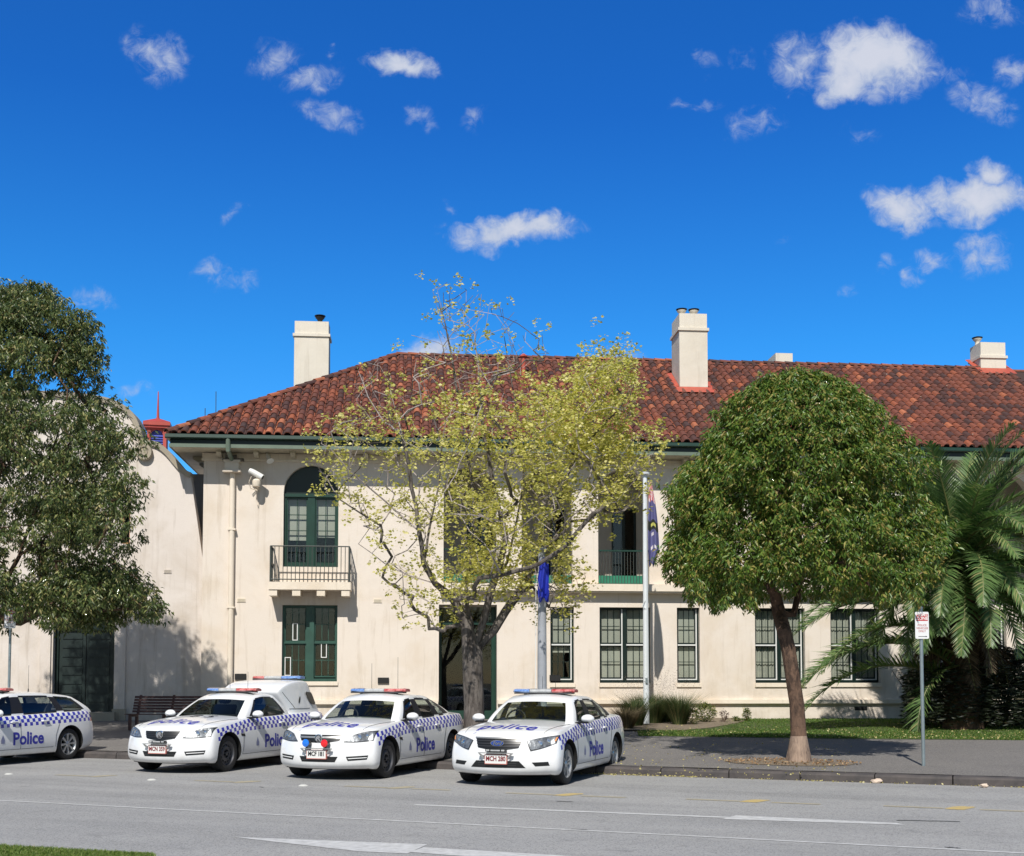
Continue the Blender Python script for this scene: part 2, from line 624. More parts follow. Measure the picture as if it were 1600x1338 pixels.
# ------------------------------------------------------------------ ground, road, kerb
def asphalt(name, c1, c2, specks, streaky=True):
    m = bpy.data.materials.new(name)
    m.use_nodes = True
    t = NT(m.node_tree)
    p = t.n['Principled BSDF']
    p.inputs['Roughness'].default_value = 0.85
    p.inputs['Specular IOR Level'].default_value = 0.3
    pos = t.node('ShaderNodeNewGeometry').outputs['Position']
    rot = t.node('ShaderNodeMapping', i_Vector=pos, i_Rotation=(0, 0, R(22))).outputs[0]
    st = t.node('ShaderNodeMapping', i_Vector=rot, i_Scale=(0.12, 1.0, 1.0)).outputs[0]
    big = t.noise(0.35, 5, 0.6, pos)
    lane = t.noise(0.9, 4, 0.6, st, 0.2)
    c = t.mix(t.mapr(big, 0.35, 0.68), _c(c1), _c(c2))
    if streaky:
        c = t.mix(t.math('MULTIPLY', t.mapr(lane, 0.45, 0.68), 0.52), c, _c(tuple(x * 0.68 for x in c1)))
    g1 = t.node('ShaderNodeTexVoronoi', i_Vector=pos, i_Scale=75.0)
    gr = t.node('ShaderNodeSeparateColor', i_0=g1.outputs['Color'])
    c = t.mix(t.math('MULTIPLY', t.mapr(gr.outputs[0], 0.72, 0.80), 0.5), c, _c(specks))
    c = t.mix(t.math('MULTIPLY', t.mapr(gr.outputs[1], 0.74, 0.80), 0.5), c, (c1[0] * 0.35, c1[1] * 0.35, c1[2] * 0.35, 1))
    oil = t.noise(2.3, 5, 0.7, pos, 0.6)
    c = t.mix(t.math('MULTIPLY', t.mapr(oil, 0.58, 0.74), 0.50), c, _c(tuple(x * 0.5 for x in c1)))
    t.l.new(c, p.inputs['Base Color'])
    b = t.node('ShaderNodeBump', i_Strength=0.8, i_Distance=0.006, i_Height=t.noise(95.0, 3, 0.7, pos))
    t.l.new(b.outputs[0], p.inputs['Normal'])
    return m


ROADM = asphalt('worn_road_asphalt', (0.32, 0.32, 0.318), (0.38, 0.375, 0.365), (0.42, 0.41, 0.39))
PATHM = asphalt('footpath_asphalt', (0.165, 0.155, 0.148), (0.20, 0.188, 0.176), (0.34, 0.32, 0.29), False)
PAINT_W = M('worn_white_road_paint', (0.64, 0.64, 0.63), 0.7, col2=(0.42, 0.42, 0.41), scale=9, coords='Object')
PAINT_Y = M('worn_yellow_road_paint', (0.62, 0.44, 0.11), 0.7, col2=(0.40, 0.34, 0.22), scale=16, coords='Object')
PAINT_YF = M('faded_yellow_road_paint', (0.46, 0.38, 0.20), 0.7, col2=(0.34, 0.33, 0.29), scale=20, coords='Object')
BLUESTONE = M('bluestone_kerb', (0.10, 0.085, 0.080), 0.8, col2=(0.055, 0.05, 0.05), scale=5, bump=0.008, bscale=25)
SOILM = M('mulch_soil', (0.15, 0.115, 0.08), 0.95, col2=(0.26, 0.21, 0.15), scale=18, bump=0.02, bscale=40)
LAWNM = M('lawn_soil', (0.045, 0.075, 0.018), 0.9, col2=(0.085, 0.10, 0.03), scale=9, bump=0.02, bscale=60)


def grid_sheet(name, mat, u0, u1, v0, v1, nu, nv, zf, kind='structure'):
    me = bpy.data.meshes.new(name)
    vs = []
    for j in range(nv + 1):
        for i in range(nu + 1):
            q = KERB0 + RU * (u0 + (u1 - u0) * i / nu) + RV * (v0 + (v1 - v0) * j / nv)
            vs.append((q.x, q.y, zf(q.x, q.y)))
    fs = [(j * (nu + 1) + i, j * (nu + 1) + i + 1, (j + 1) * (nu + 1) + i + 1, (j + 1) * (nu + 1) + i) for j in range(nv) for i in range(nu)]
    me.from_pydata(vs, [], fs)
    me.materials.append(mat)
    return mesh_obj(name, me, kind=kind)


gm = MB()
gm.add([(-900, -900, -0.06), (900, -900, -0.06), (900, 900, -0.06), (-900, 900, -0.06)], [(0, 1, 2, 3)])
gm.build('ground', M('far_ground', (0.13, 0.13, 0.11), 0.9, var=0.3, scale=0.05), kind='structure')
rm = MB()
q = [KERB0 + RU * a + RV * b for a, b in ((-120, -40), (120, -40), (120, 0.02), (-120, 0.02))]
rm.add([(p.x, p.y, 0.0) for p in q], [(0, 1, 2, 3)])
rm.build('road', ROADM, kind='structure')
grid_sheet('pavement', PATHM, -60, 60, 0.30, 30, 60, 15, ground_z)

kp = thing('kerb', 'low bluestone kerb of worn blocks along the footpath edge', 'kerb')
del kp['category']
del kp['label']
kp['kind'] = 'structure'
KM = []
for vtx in range(3):
    mb = MB()
    rnd = random.Random(vtx)
    n = 5
    L = 1.18
    prof = [(0.0, -0.05), (0.0, 0.10), (0.022, 0.128), (0.05, 0.138), (0.30, 0.14), (0.30, -0.05)]
    vs = []
    for i in range(n + 1):
        x = -L / 2 + L * i / n
        for (a, z) in prof:
            vs.append((x, a + (rnd.uniform(-0.006, 0.006) if a < 0.06 else 0), z + (rnd.uniform(-0.005, 0.005) if z > 0.05 else 0)))
    m_ = len(prof)
    fs = [(i * m_ + k, (i + 1) * m_ + k, (i + 1) * m_ + k + 1, i * m_ + k + 1) for i in range(n) for k in range(m_ - 1)]
    fs += [tuple(range(m_)), tuple(range((n + 1) * m_ - 1, n * m_ - 1, -1))]
    mb.add(vs, fs)
    me = mb.mesh('kerb_stone', BLUESTONE)
    fix_normals(me)
    KM.append(me)
for i in range(-16, 13):
    o = mesh_obj('kerb_stone', KM[i % 3], kp)
    c = KERB0 + RU * (i * 1.2)
    o.location = (c.x, c.y, random.uniform(-0.006, 0.004))
    o.rotation_euler = (0, 0, R(-22) + random.uniform(-0.003, 0.003))


def decal(name, pts, mat, z=0.004, parent=None, kind=None, ground=False):
    mb = MB()
    vs = []
    for px, py in pts:
        p = on_ground(px, py) if ground else at_z(px, py, 0.0)
        vs.append((p.x, p.y, p.z + z))
    mb.add(vs, [tuple(range(len(vs)))])
    return mb.build(name, mat, parent, kind=kind)


def stripe(name, p0, p1, w, mat, z=0.004, n=1, label=None, cat='road marking'):
    a, b = at_z(*p0, 0.0), at_z(*p1, 0.0)
    d = (b - a).normalized()
    s = Vector((-d.y, d.x, 0)) * (w / 2)
    mb = MB()
    mb.add([(a - s)[:2] + (z,) if False else (a.x - s.x, a.y - s.y, z), (b.x - s.x, b.y - s.y, z), (b.x + s.x, b.y + s.y, z), (a.x + s.x, a.y + s.y, z)], [(0, 1, 2, 3)])
    o = mb.build(name, mat)
    return tag(o, label, cat)


stripe('lane_line', (-500, 1225.5), (1900, 1349), 0.07, PAINT_W, label='thin continuous white line running the whole width of the road', cat='road marking')
stripe('lane_line', (648, 1258), (1140, 1278), 0.13, PAINT_W, label='faint white dash on the road in front of the parked right-hand sedan', cat='road marking')
tag(decal('lane_line', [(1128, 1280.5), (1150, 1274.5), (1400, 1286.5), (1415, 1289.5)], PAINT_W), 'wider white dash at the right end of the faint dash', 'road marking')
tag(decal('lane_line', [(360, 1308), (420, 1310.5), (668, 1320), (636, 1334.5), (560, 1331)], PAINT_W), 'wide tapering white wedge painted at the lower edge of the road', 'road marking')
tag(decal('lane_line', [(640, 1332), (662, 1324.5), (840, 1335), (1120, 1352), (900, 1352)], PAINT_W), 'long white line leading right from the tapering wedge', 'road marking')
BAY = [(160, 1213, .5, 'faint yellow bay tick beside the wagon'), (385, 1222, .8, 'faded yellow bay tick in front of the ute'), (627, 1231, .9, 'yellow bay tick between the two middle sedans'),
       (888, 1242, 1., 'yellow bay tick in front of the right-hand sedan'), (1180, 1252, 1.0, 'yellow bay tick on the road before the round tree'), (1500, 1263, 1.3, 'brightest yellow bay tick near the right edge of the road')]
for (x, y, k, lab) in BAY:
    c = at_z(x, y, 0)
    t = thing('bay_marking', lab, 'road marking', (c.x, c.y, 0.004), R(-22), 'yellow parking bay ticks')
    mb = MB()
    rr = random.Random(int(x))
    ol = []
    for i in range(14):
        a = 2 * math.pi * i / 14
        sx = abs(math.cos(a)) ** 0.5 * math.copysign(1, math.cos(a)) * 0.13 * k ** 0.3
        sy = abs(math.sin(a)) ** 0.5 * math.copysign(1, math.sin(a)) * 0.22
        ol.append((sx + sy * 0.35 + rr.uniform(-.02, .02), sy + rr.uniform(-.02, .02), 0.0))
    mb.add(ol, [tuple(range(14))])
    mb.build('tick', PAINT_Y if k >= 1 else PAINT_YF, t)
    mb = MB()
    for sx0, sx1 in ((-0.95, -0.2), (0.24, 0.9)):
        mb.add([(sx0, -0.16, 0), (sx1, -0.16, 0), (sx1, -0.05, 0), (sx0, -0.05, 0)], [(0, 1, 2, 3)])
        if k < .9:
            break
    mb.build('cross_line', PAINT_YF, t, kind='stuff')
STUD = M('white_road_stud', (0.6, 0.6, 0.56), 0.4)
for i, (x, y, lab) in enumerate([(14, 1210, 'small white road stud at the left edge of the road'), (237, 1219, 'small white road stud in front of the ute'), (474, 1228, 'small white road stud in front of the middle sedan')]):
    c = at_z(x, y, 0)
    mb = MB()
    mb.lathe([(0.0, 0.022), (0.045, 0.02), (0.075, 0.004), (0.08, 0.0)], n=10)
    tag(mb.build('road_stud', STUD, None, (c.x, c.y, 0.0), smooth=True), lab, 'road stud', 'white road studs')
# hairline seal cracks
CRACK = M('tar_crack', (0.05, 0.05, 0.05), 0.6)
mb = MB()
for (x0, y0, x1, y1) in ((1476, 1324, 1500, 1326), (892, 1296, 918, 1297.5), (1400, 1282, 1500, 1284.5), (870, 1252.5, 895, 1253.5), (405, 1230, 412, 1231)):
    pts = []
    rr = random.Random(x0)
    n = 8
    for i in range(n + 1):
        p = at_z(x0 + (x1 - x0) * i / n, y0 + (y1 - y0) * i / n, 0.0)
        pts.append((p.x, p.y + rr.uniform(-0.02, 0.02)))
    for i in range(n):
        (ax, ay), (bx_, by_) = pts[i], pts[i + 1]
        mb.add([(ax, ay - .02, .005), (bx_, by_ - .02, .005), (bx_, by_ + .02, .005), (ax, ay + .02, .005)], [(0, 1, 2, 3)])
mb.build('road_crack', CRACK, kind='stuff')

# lawn and planting bed
lawn_px = [(1005, 1150.5), (1100, 1152), (1300, 1155), (1620, 1157), (1900, 1160)]
fr = [on_ground(*p) for p in lawn_px]
mb = MB()
n = len(fr)
vs = []
NB = 10
for p in fr:
    back = BO + BX * ((p - BO).dot(BX) + 0.8) + BY * 0.05
    for k in range(NB + 1):
        q_ = p.lerp(back, k / NB)
        vs.append((q_.x, q_.y, ground_z(q_.x, q_.y) + 0.006 + 0.02 * math.sin(math.pi * k / NB)))
fs = [(i * (NB + 1) + k, (i + 1) * (NB + 1) + k, (i + 1) * (NB + 1) + k + 1, i * (NB + 1) + k + 1) for i in range(n - 1) for k in range(NB)]
mb.add(vs, fs)
mb.build('lawn', LAWNM, kind='structure')


def lawn_z(x, y):
    return ground_z(x, y) + 0.012


bed = [on_ground(*p) for p in ((930, 1140), (985, 1143), (1070, 1143), (1110, 1139), (1150, 1132), (1165, 1128))]
mb = MB()
back = [BO + BX * ((p - BO).dot(BX)) + BY * 0.04 for p in bed]
vs = [(p.x, p.y, ground_z(p.x, p.y) + 0.035) for p in bed] + [(p.x, p.y, ground_z(p.x, p.y) + 0.04) for p in back]
nb = len(bed)
mb.add(vs, [(i, i + 1, nb + i + 1, nb + i) for i in range(nb - 1)])
mb.build('planting_bed', SOILM, kind='structure')
c = on_ground(1232, 1192)
mb = MB()
ol = []
for i in range(40):
    a = 2 * math.pi * i / 40
    r_ = 1 + 0.10 * noise.noise((math.cos(a) * 2, math.sin(a) * 2, 3))
    p = c + RU * (math.cos(a) * 1.15 * r_) + RV * (math.sin(a) * 0.62 * r_)
    ol.append((p.x, p.y, ground_z(p.x, p.y) + 0.008))
mb.add([(c.x, c.y, ground_z(c.x, c.y) + 0.05)] + ol, [(0, i + 1, (i + 1) % 40 + 1) for i in range(40)])
mb.build('tree_pit', SOILM, kind='structure')

# near grass verge, lower left corner
mb = MB()
vp = [(-700, 1290), (-200, 1315), (0, 1323), (120, 1328), (215, 1337), (300, 1350), (300, 1500), (-900, 1500)]
vs = [at_z(x, y, 0.10) for x, y in vp]
mb.add([tuple(v_) for v_ in vs] + [(v_.x, v_.y, -0.02) for v_ in vs], [tuple(range(len(vs)))] + [(i, (i + 1) % len(vs), (i + 1) % len(vs) + len(vs), i + len(vs)) for i in range(len(vs))])
mb.build('verge', LAWNM, kind='structure')

# ================================================================== POLICE STATION
ST = thing('police_station', 'two-storey cream rendered building with terracotta tile roof and arched balcony openings', 'building', BO, BTH)
X0 = PX(316, 900)
X1 = 27.0
XB = 14.0
Z_TOP = 8.72
Z_W0 = PZ(1067.2, 1000)     # foot of the ground floor windows
Z_W1 = PZ(949.3, 1000)
Z_LEDGE1 = PZ(913, 1000, -0.3)
Z_LEDGE0 = PZ(925, 1000, -0.3)
Z_SPR = PZ(773, 975)
OV = 0.85
ZG = 0.30


def arch_loop(xa, xb, z0, zs, n=14):
    r_ = (xb - xa) / 2
    c_ = (xa + xb) / 2
    return [(xa, z0), (xb, z0)] + [(c_ + r_ * math.cos(math.pi * i / n), zs + r_ * math.sin(math.pi * i / n)) for i in range(n + 1)]


def rect_loop(xa, xb, z0, z1):
    return [(xa, z0), (xb, z0), (xb, z1), (xa, z1)]


lw0, lw1 = PX(442, 900), PX(528, 900)
zlb = PZ(886, 485)
holes = [arch_loop(lw0, lw1, zlb, PZ(769, 485))]
lg0, lg1 = PX(440.5, 1000), PX(527, 1000)
holes.append(rect_loop(lg0, lg1, PZ(1065, 485), PZ(945.5, 485)))
de0, de1 = PX(685.5, 1050), PX(776.5, 1050)
holes.append(rect_loop(de0, de1, ZG + 0.16, PZ(945, 730)))
GW = [(860, 897, 1), (937, 1017, 2), (1058, 1093.5, 1), (1180, 1258, 2), (1298, 1375, 2), (1418, 1454, 1), (1496, 1573, 2), (1615, 1690, 2)]
gwx = []
for (a, b, k) in GW:
    xa, xb = PX(a, 1010), PX(b, 1010)
    gwx.append((xa, xb, k))
    holes.append(rect_loop(xa, xb, Z_W0, Z_W1))
LB = [(693 + 120 * i - (0 if i else 0), 774 + 120 * i) for i in range(9)]
lbx = []
for i, (a, b) in enumerate(LB):
    a2, b2 = (693, 776) if i == 0 else (815 + 119.7 * (i - 1), 894.5 + 119.7 * (i - 1))
    xa, xb = PX(a2, 850), PX(b2, 850)
    if xb > X1 - 0.6:
        break
    lbx.append((xa, xb))
    holes.append(arch_loop(xa, xb, Z_LEDGE1 + 0.0, Z_SPR))
panel_with_holes('front_wall', rect_loop(X0, X1, ZG - 0.3, Z_TOP), holes, 0.0, 0.34, STUCCO, ST)
sw = MB()
sw.box(X0, X0 + 0.34, 0.342, XB - 0.002, ZG - 0.3, Z_TOP)
sw.build('side_wall', STUCCO, ST)
sw = MB()
sw.box(X1 - 0.34, X1, 0.342, XB - 0.002, ZG - 0.3, Z_TOP)
sw.build('side_wall', STUCCO, ST)
sw = MB()
sw.box(X0, X1, XB, XB + 0.3, ZG - 0.3, Z_TOP)
sw.build('rear_wall', STUCCO, ST)
sw = MB()
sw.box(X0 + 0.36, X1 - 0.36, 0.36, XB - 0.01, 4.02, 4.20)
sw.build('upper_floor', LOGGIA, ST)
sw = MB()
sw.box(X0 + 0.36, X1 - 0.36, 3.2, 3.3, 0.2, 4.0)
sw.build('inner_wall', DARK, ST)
# loggia inside
LX0 = lbx[0][0] - 0.35
LYB = 2.25
Z_LF = 4.21
lh = []
for (xa, xb) in lbx:
    w_ = xb - xa
    lh.append(rect_loop(xa + 0.50 * w_, xa + 1.02 * w_, Z_LF + 0.02, Z_SPR - 0.1))
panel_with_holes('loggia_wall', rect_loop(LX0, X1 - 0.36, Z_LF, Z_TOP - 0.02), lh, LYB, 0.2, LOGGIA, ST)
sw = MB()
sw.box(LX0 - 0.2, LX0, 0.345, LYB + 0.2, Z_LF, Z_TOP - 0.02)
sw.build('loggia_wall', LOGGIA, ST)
sw = MB()
sw.box(X0 + 0.36, X1 - 0.36, 0.36, 4.4, Z_TOP - 0.015, Z_TOP + 0.05)
sw.build('ceiling', SOFFIT, ST)
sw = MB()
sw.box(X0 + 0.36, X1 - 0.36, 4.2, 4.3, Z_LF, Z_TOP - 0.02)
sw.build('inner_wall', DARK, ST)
PANES = {}


def pane_mesh(w, h, mat=PANE):
    k = (round(w, 3), round(h, 3), mat.name)
    if k not in PANES:
        PANES[k] = MB().box(-w / 2, w / 2, -0.003, 0.003, -h / 2, h / 2).mesh('pane', mat)
    return PANES[k]


for (xa, xb), lp in zip(lbx, lh):
    x0, x1, z0, z1 = lp[0][0], lp[1][0], lp[0][1], lp[2][1]
    f = MB()
    y = LYB + 0.05
    f.box(x0, x0 + 0.07, y, y + 0.08, z0, z1).box(x1 - 0.07, x1, y, y + 0.08, z0, z1).box(x0 + .07, x1 - .07, y, y + 0.08, z1 - 0.08, z1)
    xm = (x0 + x1) / 2
    f.box(xm - 0.05, xm + 0.05, y, y + 0.08, z0, z1 - .08).box(x0 + .07, xm - .05, y, y + .06, z0, z0 + 0.7).box(xm + .05, x1 - .07, y, y + .06, z0, z0 + 0.7)
    d = f.build('french_door', GREEN_D, ST)
    for xx in ((x0 + .07 + xm - .05) / 2, (xm + .05 + x1 - .07) / 2):
        mesh_obj('pane', pane_mesh(xm - .12 - x0, z1 - .08 - z0 - .7), d, (xx, y + 0.03, (z0 + .7 + z1 - .08) / 2))

# ledge under the loggia, water table, frieze
LG0 = lbx[0][0] - 0.12
mb = MB()
mb.box(LG0, X1, -0.32, -0.002, Z_LEDGE0 + 0.02, Z_LEDGE1)
mb.box(LG0 + .03, X1, -0.27, -0.002, Z_LEDGE0 - 0.03, Z_LEDGE0 + 0.017)
mb.build('balcony_ledge', TRIMC, ST)
zb1, zb0 = PZ(1093.5, 1150, -0.1), PZ(1099.5, 1150, -0.1)
for (xa, xb) in ((X0, de0 - 0.02), (de1 + 0.02, X1)):
    mb = MB()
    mb.prism([(xa, zb0), (xb, zb0), (xb, zb1), (xa, zb1)], -0.11, -0.002)
    mb.prism([(xa, zb0 - .03), (xb, zb0 - .03), (xb, zb0 - .002), (xa, zb0 - .002)], -0.07, -0.002)
    mb.build('water_table', TRIMC, ST)
for (xa, xb) in ((X0, X1),):
    mb = MB()
    mb.box(xa - 0.06, xb, -0.07, -0.002, Z_TOP - 0.26, Z_TOP - 0.20)
    mb.box(xa - 0.04, xb, -0.05, -0.002, Z_TOP - 0.20, Z_TOP - 0.02)
    mb.build('frieze', TRIMC, ST)
# thin sill course above the ground floor windows is the shadow of the ledge; sills
for (xa, xb, k) in gwx:
    mb = MB()
    mb.box(xa - 0.02, xb + 0.03, -0.05, 0.16, Z_W0 - 0.13, Z_W0 + 0.0)
    mb.build('window_sill', TRIMC, ST)
mb = MB()
mb.box(lg0 - .03, lg1 + .03, -0.05, .16, PZ(1065, 485) - 0.12, PZ(1065, 485))
mb.build('window_sill', TRIMC, ST)


def sash_window(x0, x1, z0, z1, units, cols, rows, blind=None, yc=0.16, trim=True, parent=ST, blind_low=0.0, mull=0.12, tall=None, green=None):
    """timber double-hung window: frame with mullion, sashes and bars; panes and blind as sub-parts"""
    f = MB()
    fr_ = 0.055
    f.box(x0, x0 + fr_, yc, yc + 0.12, z0, z1, 0).box(x1 - fr_, x1, yc, yc + 0.12, z0, z1, 0)
    f.box(x0 + fr_, x1 - fr_, yc, yc + 0.12, z1 - 0.05, z1, 0)
    f.box(x0 + fr_, x1 - fr_, yc - 0.03, yc + 0.12, z0, z0 + 0.09, 0)
    uw = (x1 - x0 - 2 * fr_ - mull * (units - 1)) / units
    zm = (z0 + z1) / 2 + 0.02
    panes = []
    for u_ in range(units):
        a = x0 + fr_ + u_ * (uw + mull)
        b = a + uw
        if u_:
            f.box(a - mull + .002, a - .002, yc - 0.02, yc + 0.12, z0 + .09, z1 - .05, 0)
        # white storm edge
        if trim:
            f.box(b - 0.035, b, yc + 0.005, yc + 0.05, z0 + 0.09, z1 - 0.052, 1)
            f.box(a, b - .037, yc + 0.005, yc + 0.05, zm - 0.03, zm + 0.012, 1)
            f.box(a, b - .037, yc + 0.005, yc + 0.05, z0 + 0.092, z0 + 0.125, 1)
            b2 = b - 0.037
        else:
            f.box(a, b, yc + 0.01, yc + 0.05, zm - 0.03, zm + 0.02, 0)
            b2 = b
        for (s0, s1, yy) in ((z0 + 0.127, zm - 0.032, yc + 0.06), (zm + 0.014, z1 - 0.052, yc + 0.045)):
            st_ = 0.035
            f.box(a, a + st_, yy, yy + 0.03, s0, s1, 0).box(b2 - st_, b2, yy, yy + 0.03, s0, s1, 0)
            f.box(a + st_, b2 - st_, yy, yy + 0.03, s0, s0 + 0.05, 0).box(a + st_, b2 - st_, yy, yy + 0.03, s1 - 0.03, s1, 0)
            gx0, gx1, gz0, gz1 = a + st_, b2 - st_, s0 + 0.05, s1 - 0.03
            cw, rh = (gx1 - gx0) / cols, (gz1 - gz0) / rows
            bar = 0.011
            for c_ in range(1, cols):
                f.box(gx0 + c_ * cw - bar, gx0 + c_ * cw + bar, yy + .004, yy + 0.026, gz0, gz1, 0)
            for r_ in range(1, rows):
                for c_ in range(cols):
                    f.box(gx0 + c_ * cw + bar, gx0 + (c_ + 1) * cw - bar, yy + .004, yy + 0.026, gz0 + r_ * rh - bar, gz0 + r_ * rh + bar, 0)
            for c_ in range(cols):
                for r_ in range(rows):
                    panes.append((gx0 + (c_ + .5) * cw, yy + 0.014, gz0 + (r_ + .5) * rh, cw - 2 * bar, rh - 2 * bar))
    w_ = f.build('window', [green or GREEN_D, WHITE_P], parent)
    for (x, y, z, pw, ph) in panes:
        mesh_obj('pane', pane_mesh(pw, ph), w_, (x, y, z), (random.uniform(-.004, .004), 0, random.uniform(-.006, .006)))
    if blind:
        for u_ in range(units):
            a = x0 + fr_ + u_ * (uw + mull)
            bm_ = MB()
            n_ = 24
            zl = z0 + 0.1 + (z1 - z0) * (blind_low if not isinstance(blind_low, (list, tuple)) else blind_low[u_])
            for i in range(n_):
                xa_, xb_ = a + uw * i / n_, a + uw * (i + 1) / n_
                ya_, yb_ = (yc + .16 + 0.02 * math.sin(i * 1.9 + u_) * (blind == 'curtain') for i in (i, i + 1))
                bm_.add([(xa_, ya_, zl), (xb_, yb_, zl), (xb_, yb_, z1), (xa_, ya_, z1)], [(0, 1, 2, 3)])
            bm_.build('blind', BLIND_G if blind == 'grey' else BLIND, w_)
    return w_


for i, (xa, xb, k) in enumerate(gwx):
    sash_window(xa, xb, Z_W0, Z_W1, k, 3, 2, blind='curtain' if i in (3, 4) else 'roller', blind_low=0.36 if i == 0 else 0.0)
lwin = sash_window(lg0, lg1, PZ(1065, 485), PZ(945.5, 485), 2, 3, 2, blind=None, trim=False, mull=0.24, green=GREEN_W)
for (x_, y0_, y1_, w_) in ((461, 974, 1001, 8), (449.5, 1027, 1056, 9.5), (506, 1005, 1028, 9)):
    cx_, z0_ = P(x_, y1_, .2)
    z1_ = PZ(y0_, x_, .2)
    hw_ = w_ / 2 / 50
    MB().box(cx_ - hw_, cx_ - hw_ + .025, .19, .198, z0_, z1_).box(cx_ + hw_ - .025, cx_ + hw_, .19, .198, z0_, z1_).box(cx_ - hw_ + .025, cx_ + hw_ - .025, .19, .198, z0_, z0_ + .025).box(cx_ - hw_ + .025, cx_ + hw_ - .025, .19, .198, z1_ - .025, z1_).build('pane_edging', WHITE_P, lwin)

# upper left french window under its arch
zt_ = PZ(776, 485)
f = MB()
yc = 0.14
f.box(lw0, lw0 + .07, yc, yc + .12, zlb, zt_).box(lw1 - .07, lw1, yc, yc + .12, zlb, zt_)
f.box(lw0, lw1, yc - .04, yc + .12, zt_, zt_ + .10)
xm = (lw0 + lw1) / 2
f.box(xm - .11, xm + .11, yc - .01, yc + .12, zlb, zt_)
r_ = (lw1 - lw0) / 2
fp = []
for (a, b) in ((lw0 + .07, xm - .11), (xm + .11, lw1 - .07)):
    s_ = .05
    f.box(a, a + s_, yc + .04, yc + .09, zlb, zt_).box(b - s_, b, yc + .04, yc + .09, zlb, zt_)
    f.box(a + s_, b - s_, yc + .04, yc + .09, zlb, zlb + .16).box(a + s_, b - s_, yc + .04, yc + .09, zt_ - .06, zt_)
    g0, g1 = zlb + .16, zt_ - .06
    rh = (g1 - g0) / 4
    xc_ = (a + b) / 2
    f.box(xc_ - .012, xc_ + .012, yc + .05, yc + .08, g0, g1)
    for q_ in range(1, 4):
        f.box(a + s_, xc_ - .012, yc + .05, yc + .08, g0 + q_ * rh - .012, g0 + q_ * rh + .012)
        f.box(xc_ + .012, b - s_, yc + .05, yc + .08, g0 + q_ * rh - .012, g0 + q_ * rh + .012)
    for q_ in range(4):
        for (c0, c1) in ((a + s_, xc_ - .012), (xc_ + .012, b - s_)):
            fp.append(((c0 + c1) / 2, g0 + (q_ + .5) * rh, c1 - c0, rh - .024))
wf = f.build('french_window', GREEN, ST)
for (x, z, w_, h_) in fp:
    mesh_obj('pane', pane_mesh(w_, h_), wf, (x, yc + .065, z), (random.uniform(-.01, .01), 0, random.uniform(-.01, .01)))
bm_ = MB()
bm_.box(lw0 + .08, xm - .05, yc + .2, yc + .21, PZ(843, 485), zt_).box(xm + .05, lw1 - .08, yc + .2, yc + .21, PZ(838, 485), zt_)
bm_.build('blind', BLIND, wf)
tp = MB()
tp.prism([(xm + (r_ - .002) * math.cos(math.pi * i / 14), PZ(769, 485) + (r_ - .002) * math.sin(math.pi * i / 14)) for i in range(15)], yc + .03, yc + .08)
tp.box(lw0, lw1, yc + .03, yc + .08, zt_ + .102, PZ(769, 485) - .002)
tp.build('arch_panel', GREEN_D, ST)

# small iron balcony
BAL = bpy.data.objects.new('balcony', None)
link(BAL, ST)
bd = 0.72
xa, xb = PX(419.5, 915, -bd), PX(548, 915, -bd)
za, zb = PZ(921.5, 485, -bd), PZ(909.5, 485, -bd)
MB().box(xa, xb, -bd, -0.002, za, zb).build('slab', TRIMC, BAL)
for px in (419.5, 456, 494.5, 533):
    c0 = PX(px, 925, -bd)
    MB().box(c0 + .005, c0 + .25, -bd + .03, -0.002, PZ(931, 485, -bd), za - .002).build('corbel', TRIMC, BAL)
zr = PZ(853.5, 485, -bd)
rl = MB()
for (p0, p1) in (((xa + .05, -bd + .04), (xb - .05, -bd + .04)), ((xa + .05, -bd + .04), (xa + .05, 0)), ((xb - .05, -bd + .04), (xb - .05, 0))):
    for zz in (zr, zb + .08):
        rl.tube([(p0[0], p0[1], zz), (p1[0], p1[1], zz)], .02, 6)
for zz in (PZ(880, 485, -bd),):
    for xx in (xa + .05, xb - .05):
        rl.box(xx - .015, xx + .015, -bd + .04, 0, zz - .04, zz + .04)
for xx in (xa + .05, xb - .05):
    rl.tube([(xx, -bd + .04, zb), (xx, -bd + .04, zr)], .028, 6)
rl.build('rail', IRON, BAL)
bal_me = MB().tube([(0, 0, 0), (0, 0, zr - zb)], .011, 6).mesh('baluster', IRON)
for i in range(1, 19):
    mesh_obj('baluster', bal_me, BAL, (xa + .05 + (xb - xa - .1) * i / 19, -bd + .04, zb))
for xx in (xa + .05, xb - .05):
    for k in range(1, 5):
        mesh_obj('baluster', bal_me, BAL, (xx, -bd + .04 + (bd - .04) * k / 5, zb))

# loggia railings
zr2 = PZ(860, 975)
zg2 = PZ(899, 975)
lbm = MB().tube([(0, 0, 0), (0, 0, zr2 - Z_LEDGE1)], .010, 5).mesh('baluster', IRON)
for (xa, xb) in lbx:
    r2 = MB()
    r2.box(xa, xb, .10, .15, zr2 - .03, zr2 + .02)
    r2.box(xa, xb, .11, .14, Z_LEDGE1 + .02, Z_LEDGE1 + .05)
    ro = r2.build('railing', GREEN, ST)
    MB().box(xa + .02, xb - .02, .16, .19, Z_LEDGE1, zg2).build('kick_board', GREEN_P, ro)
    n_ = 17
    for i in range(1, n_):
        mesh_obj('baluster', lbm, ro, (xa + (xb - xa) * i / n_, .125, Z_LEDGE1))

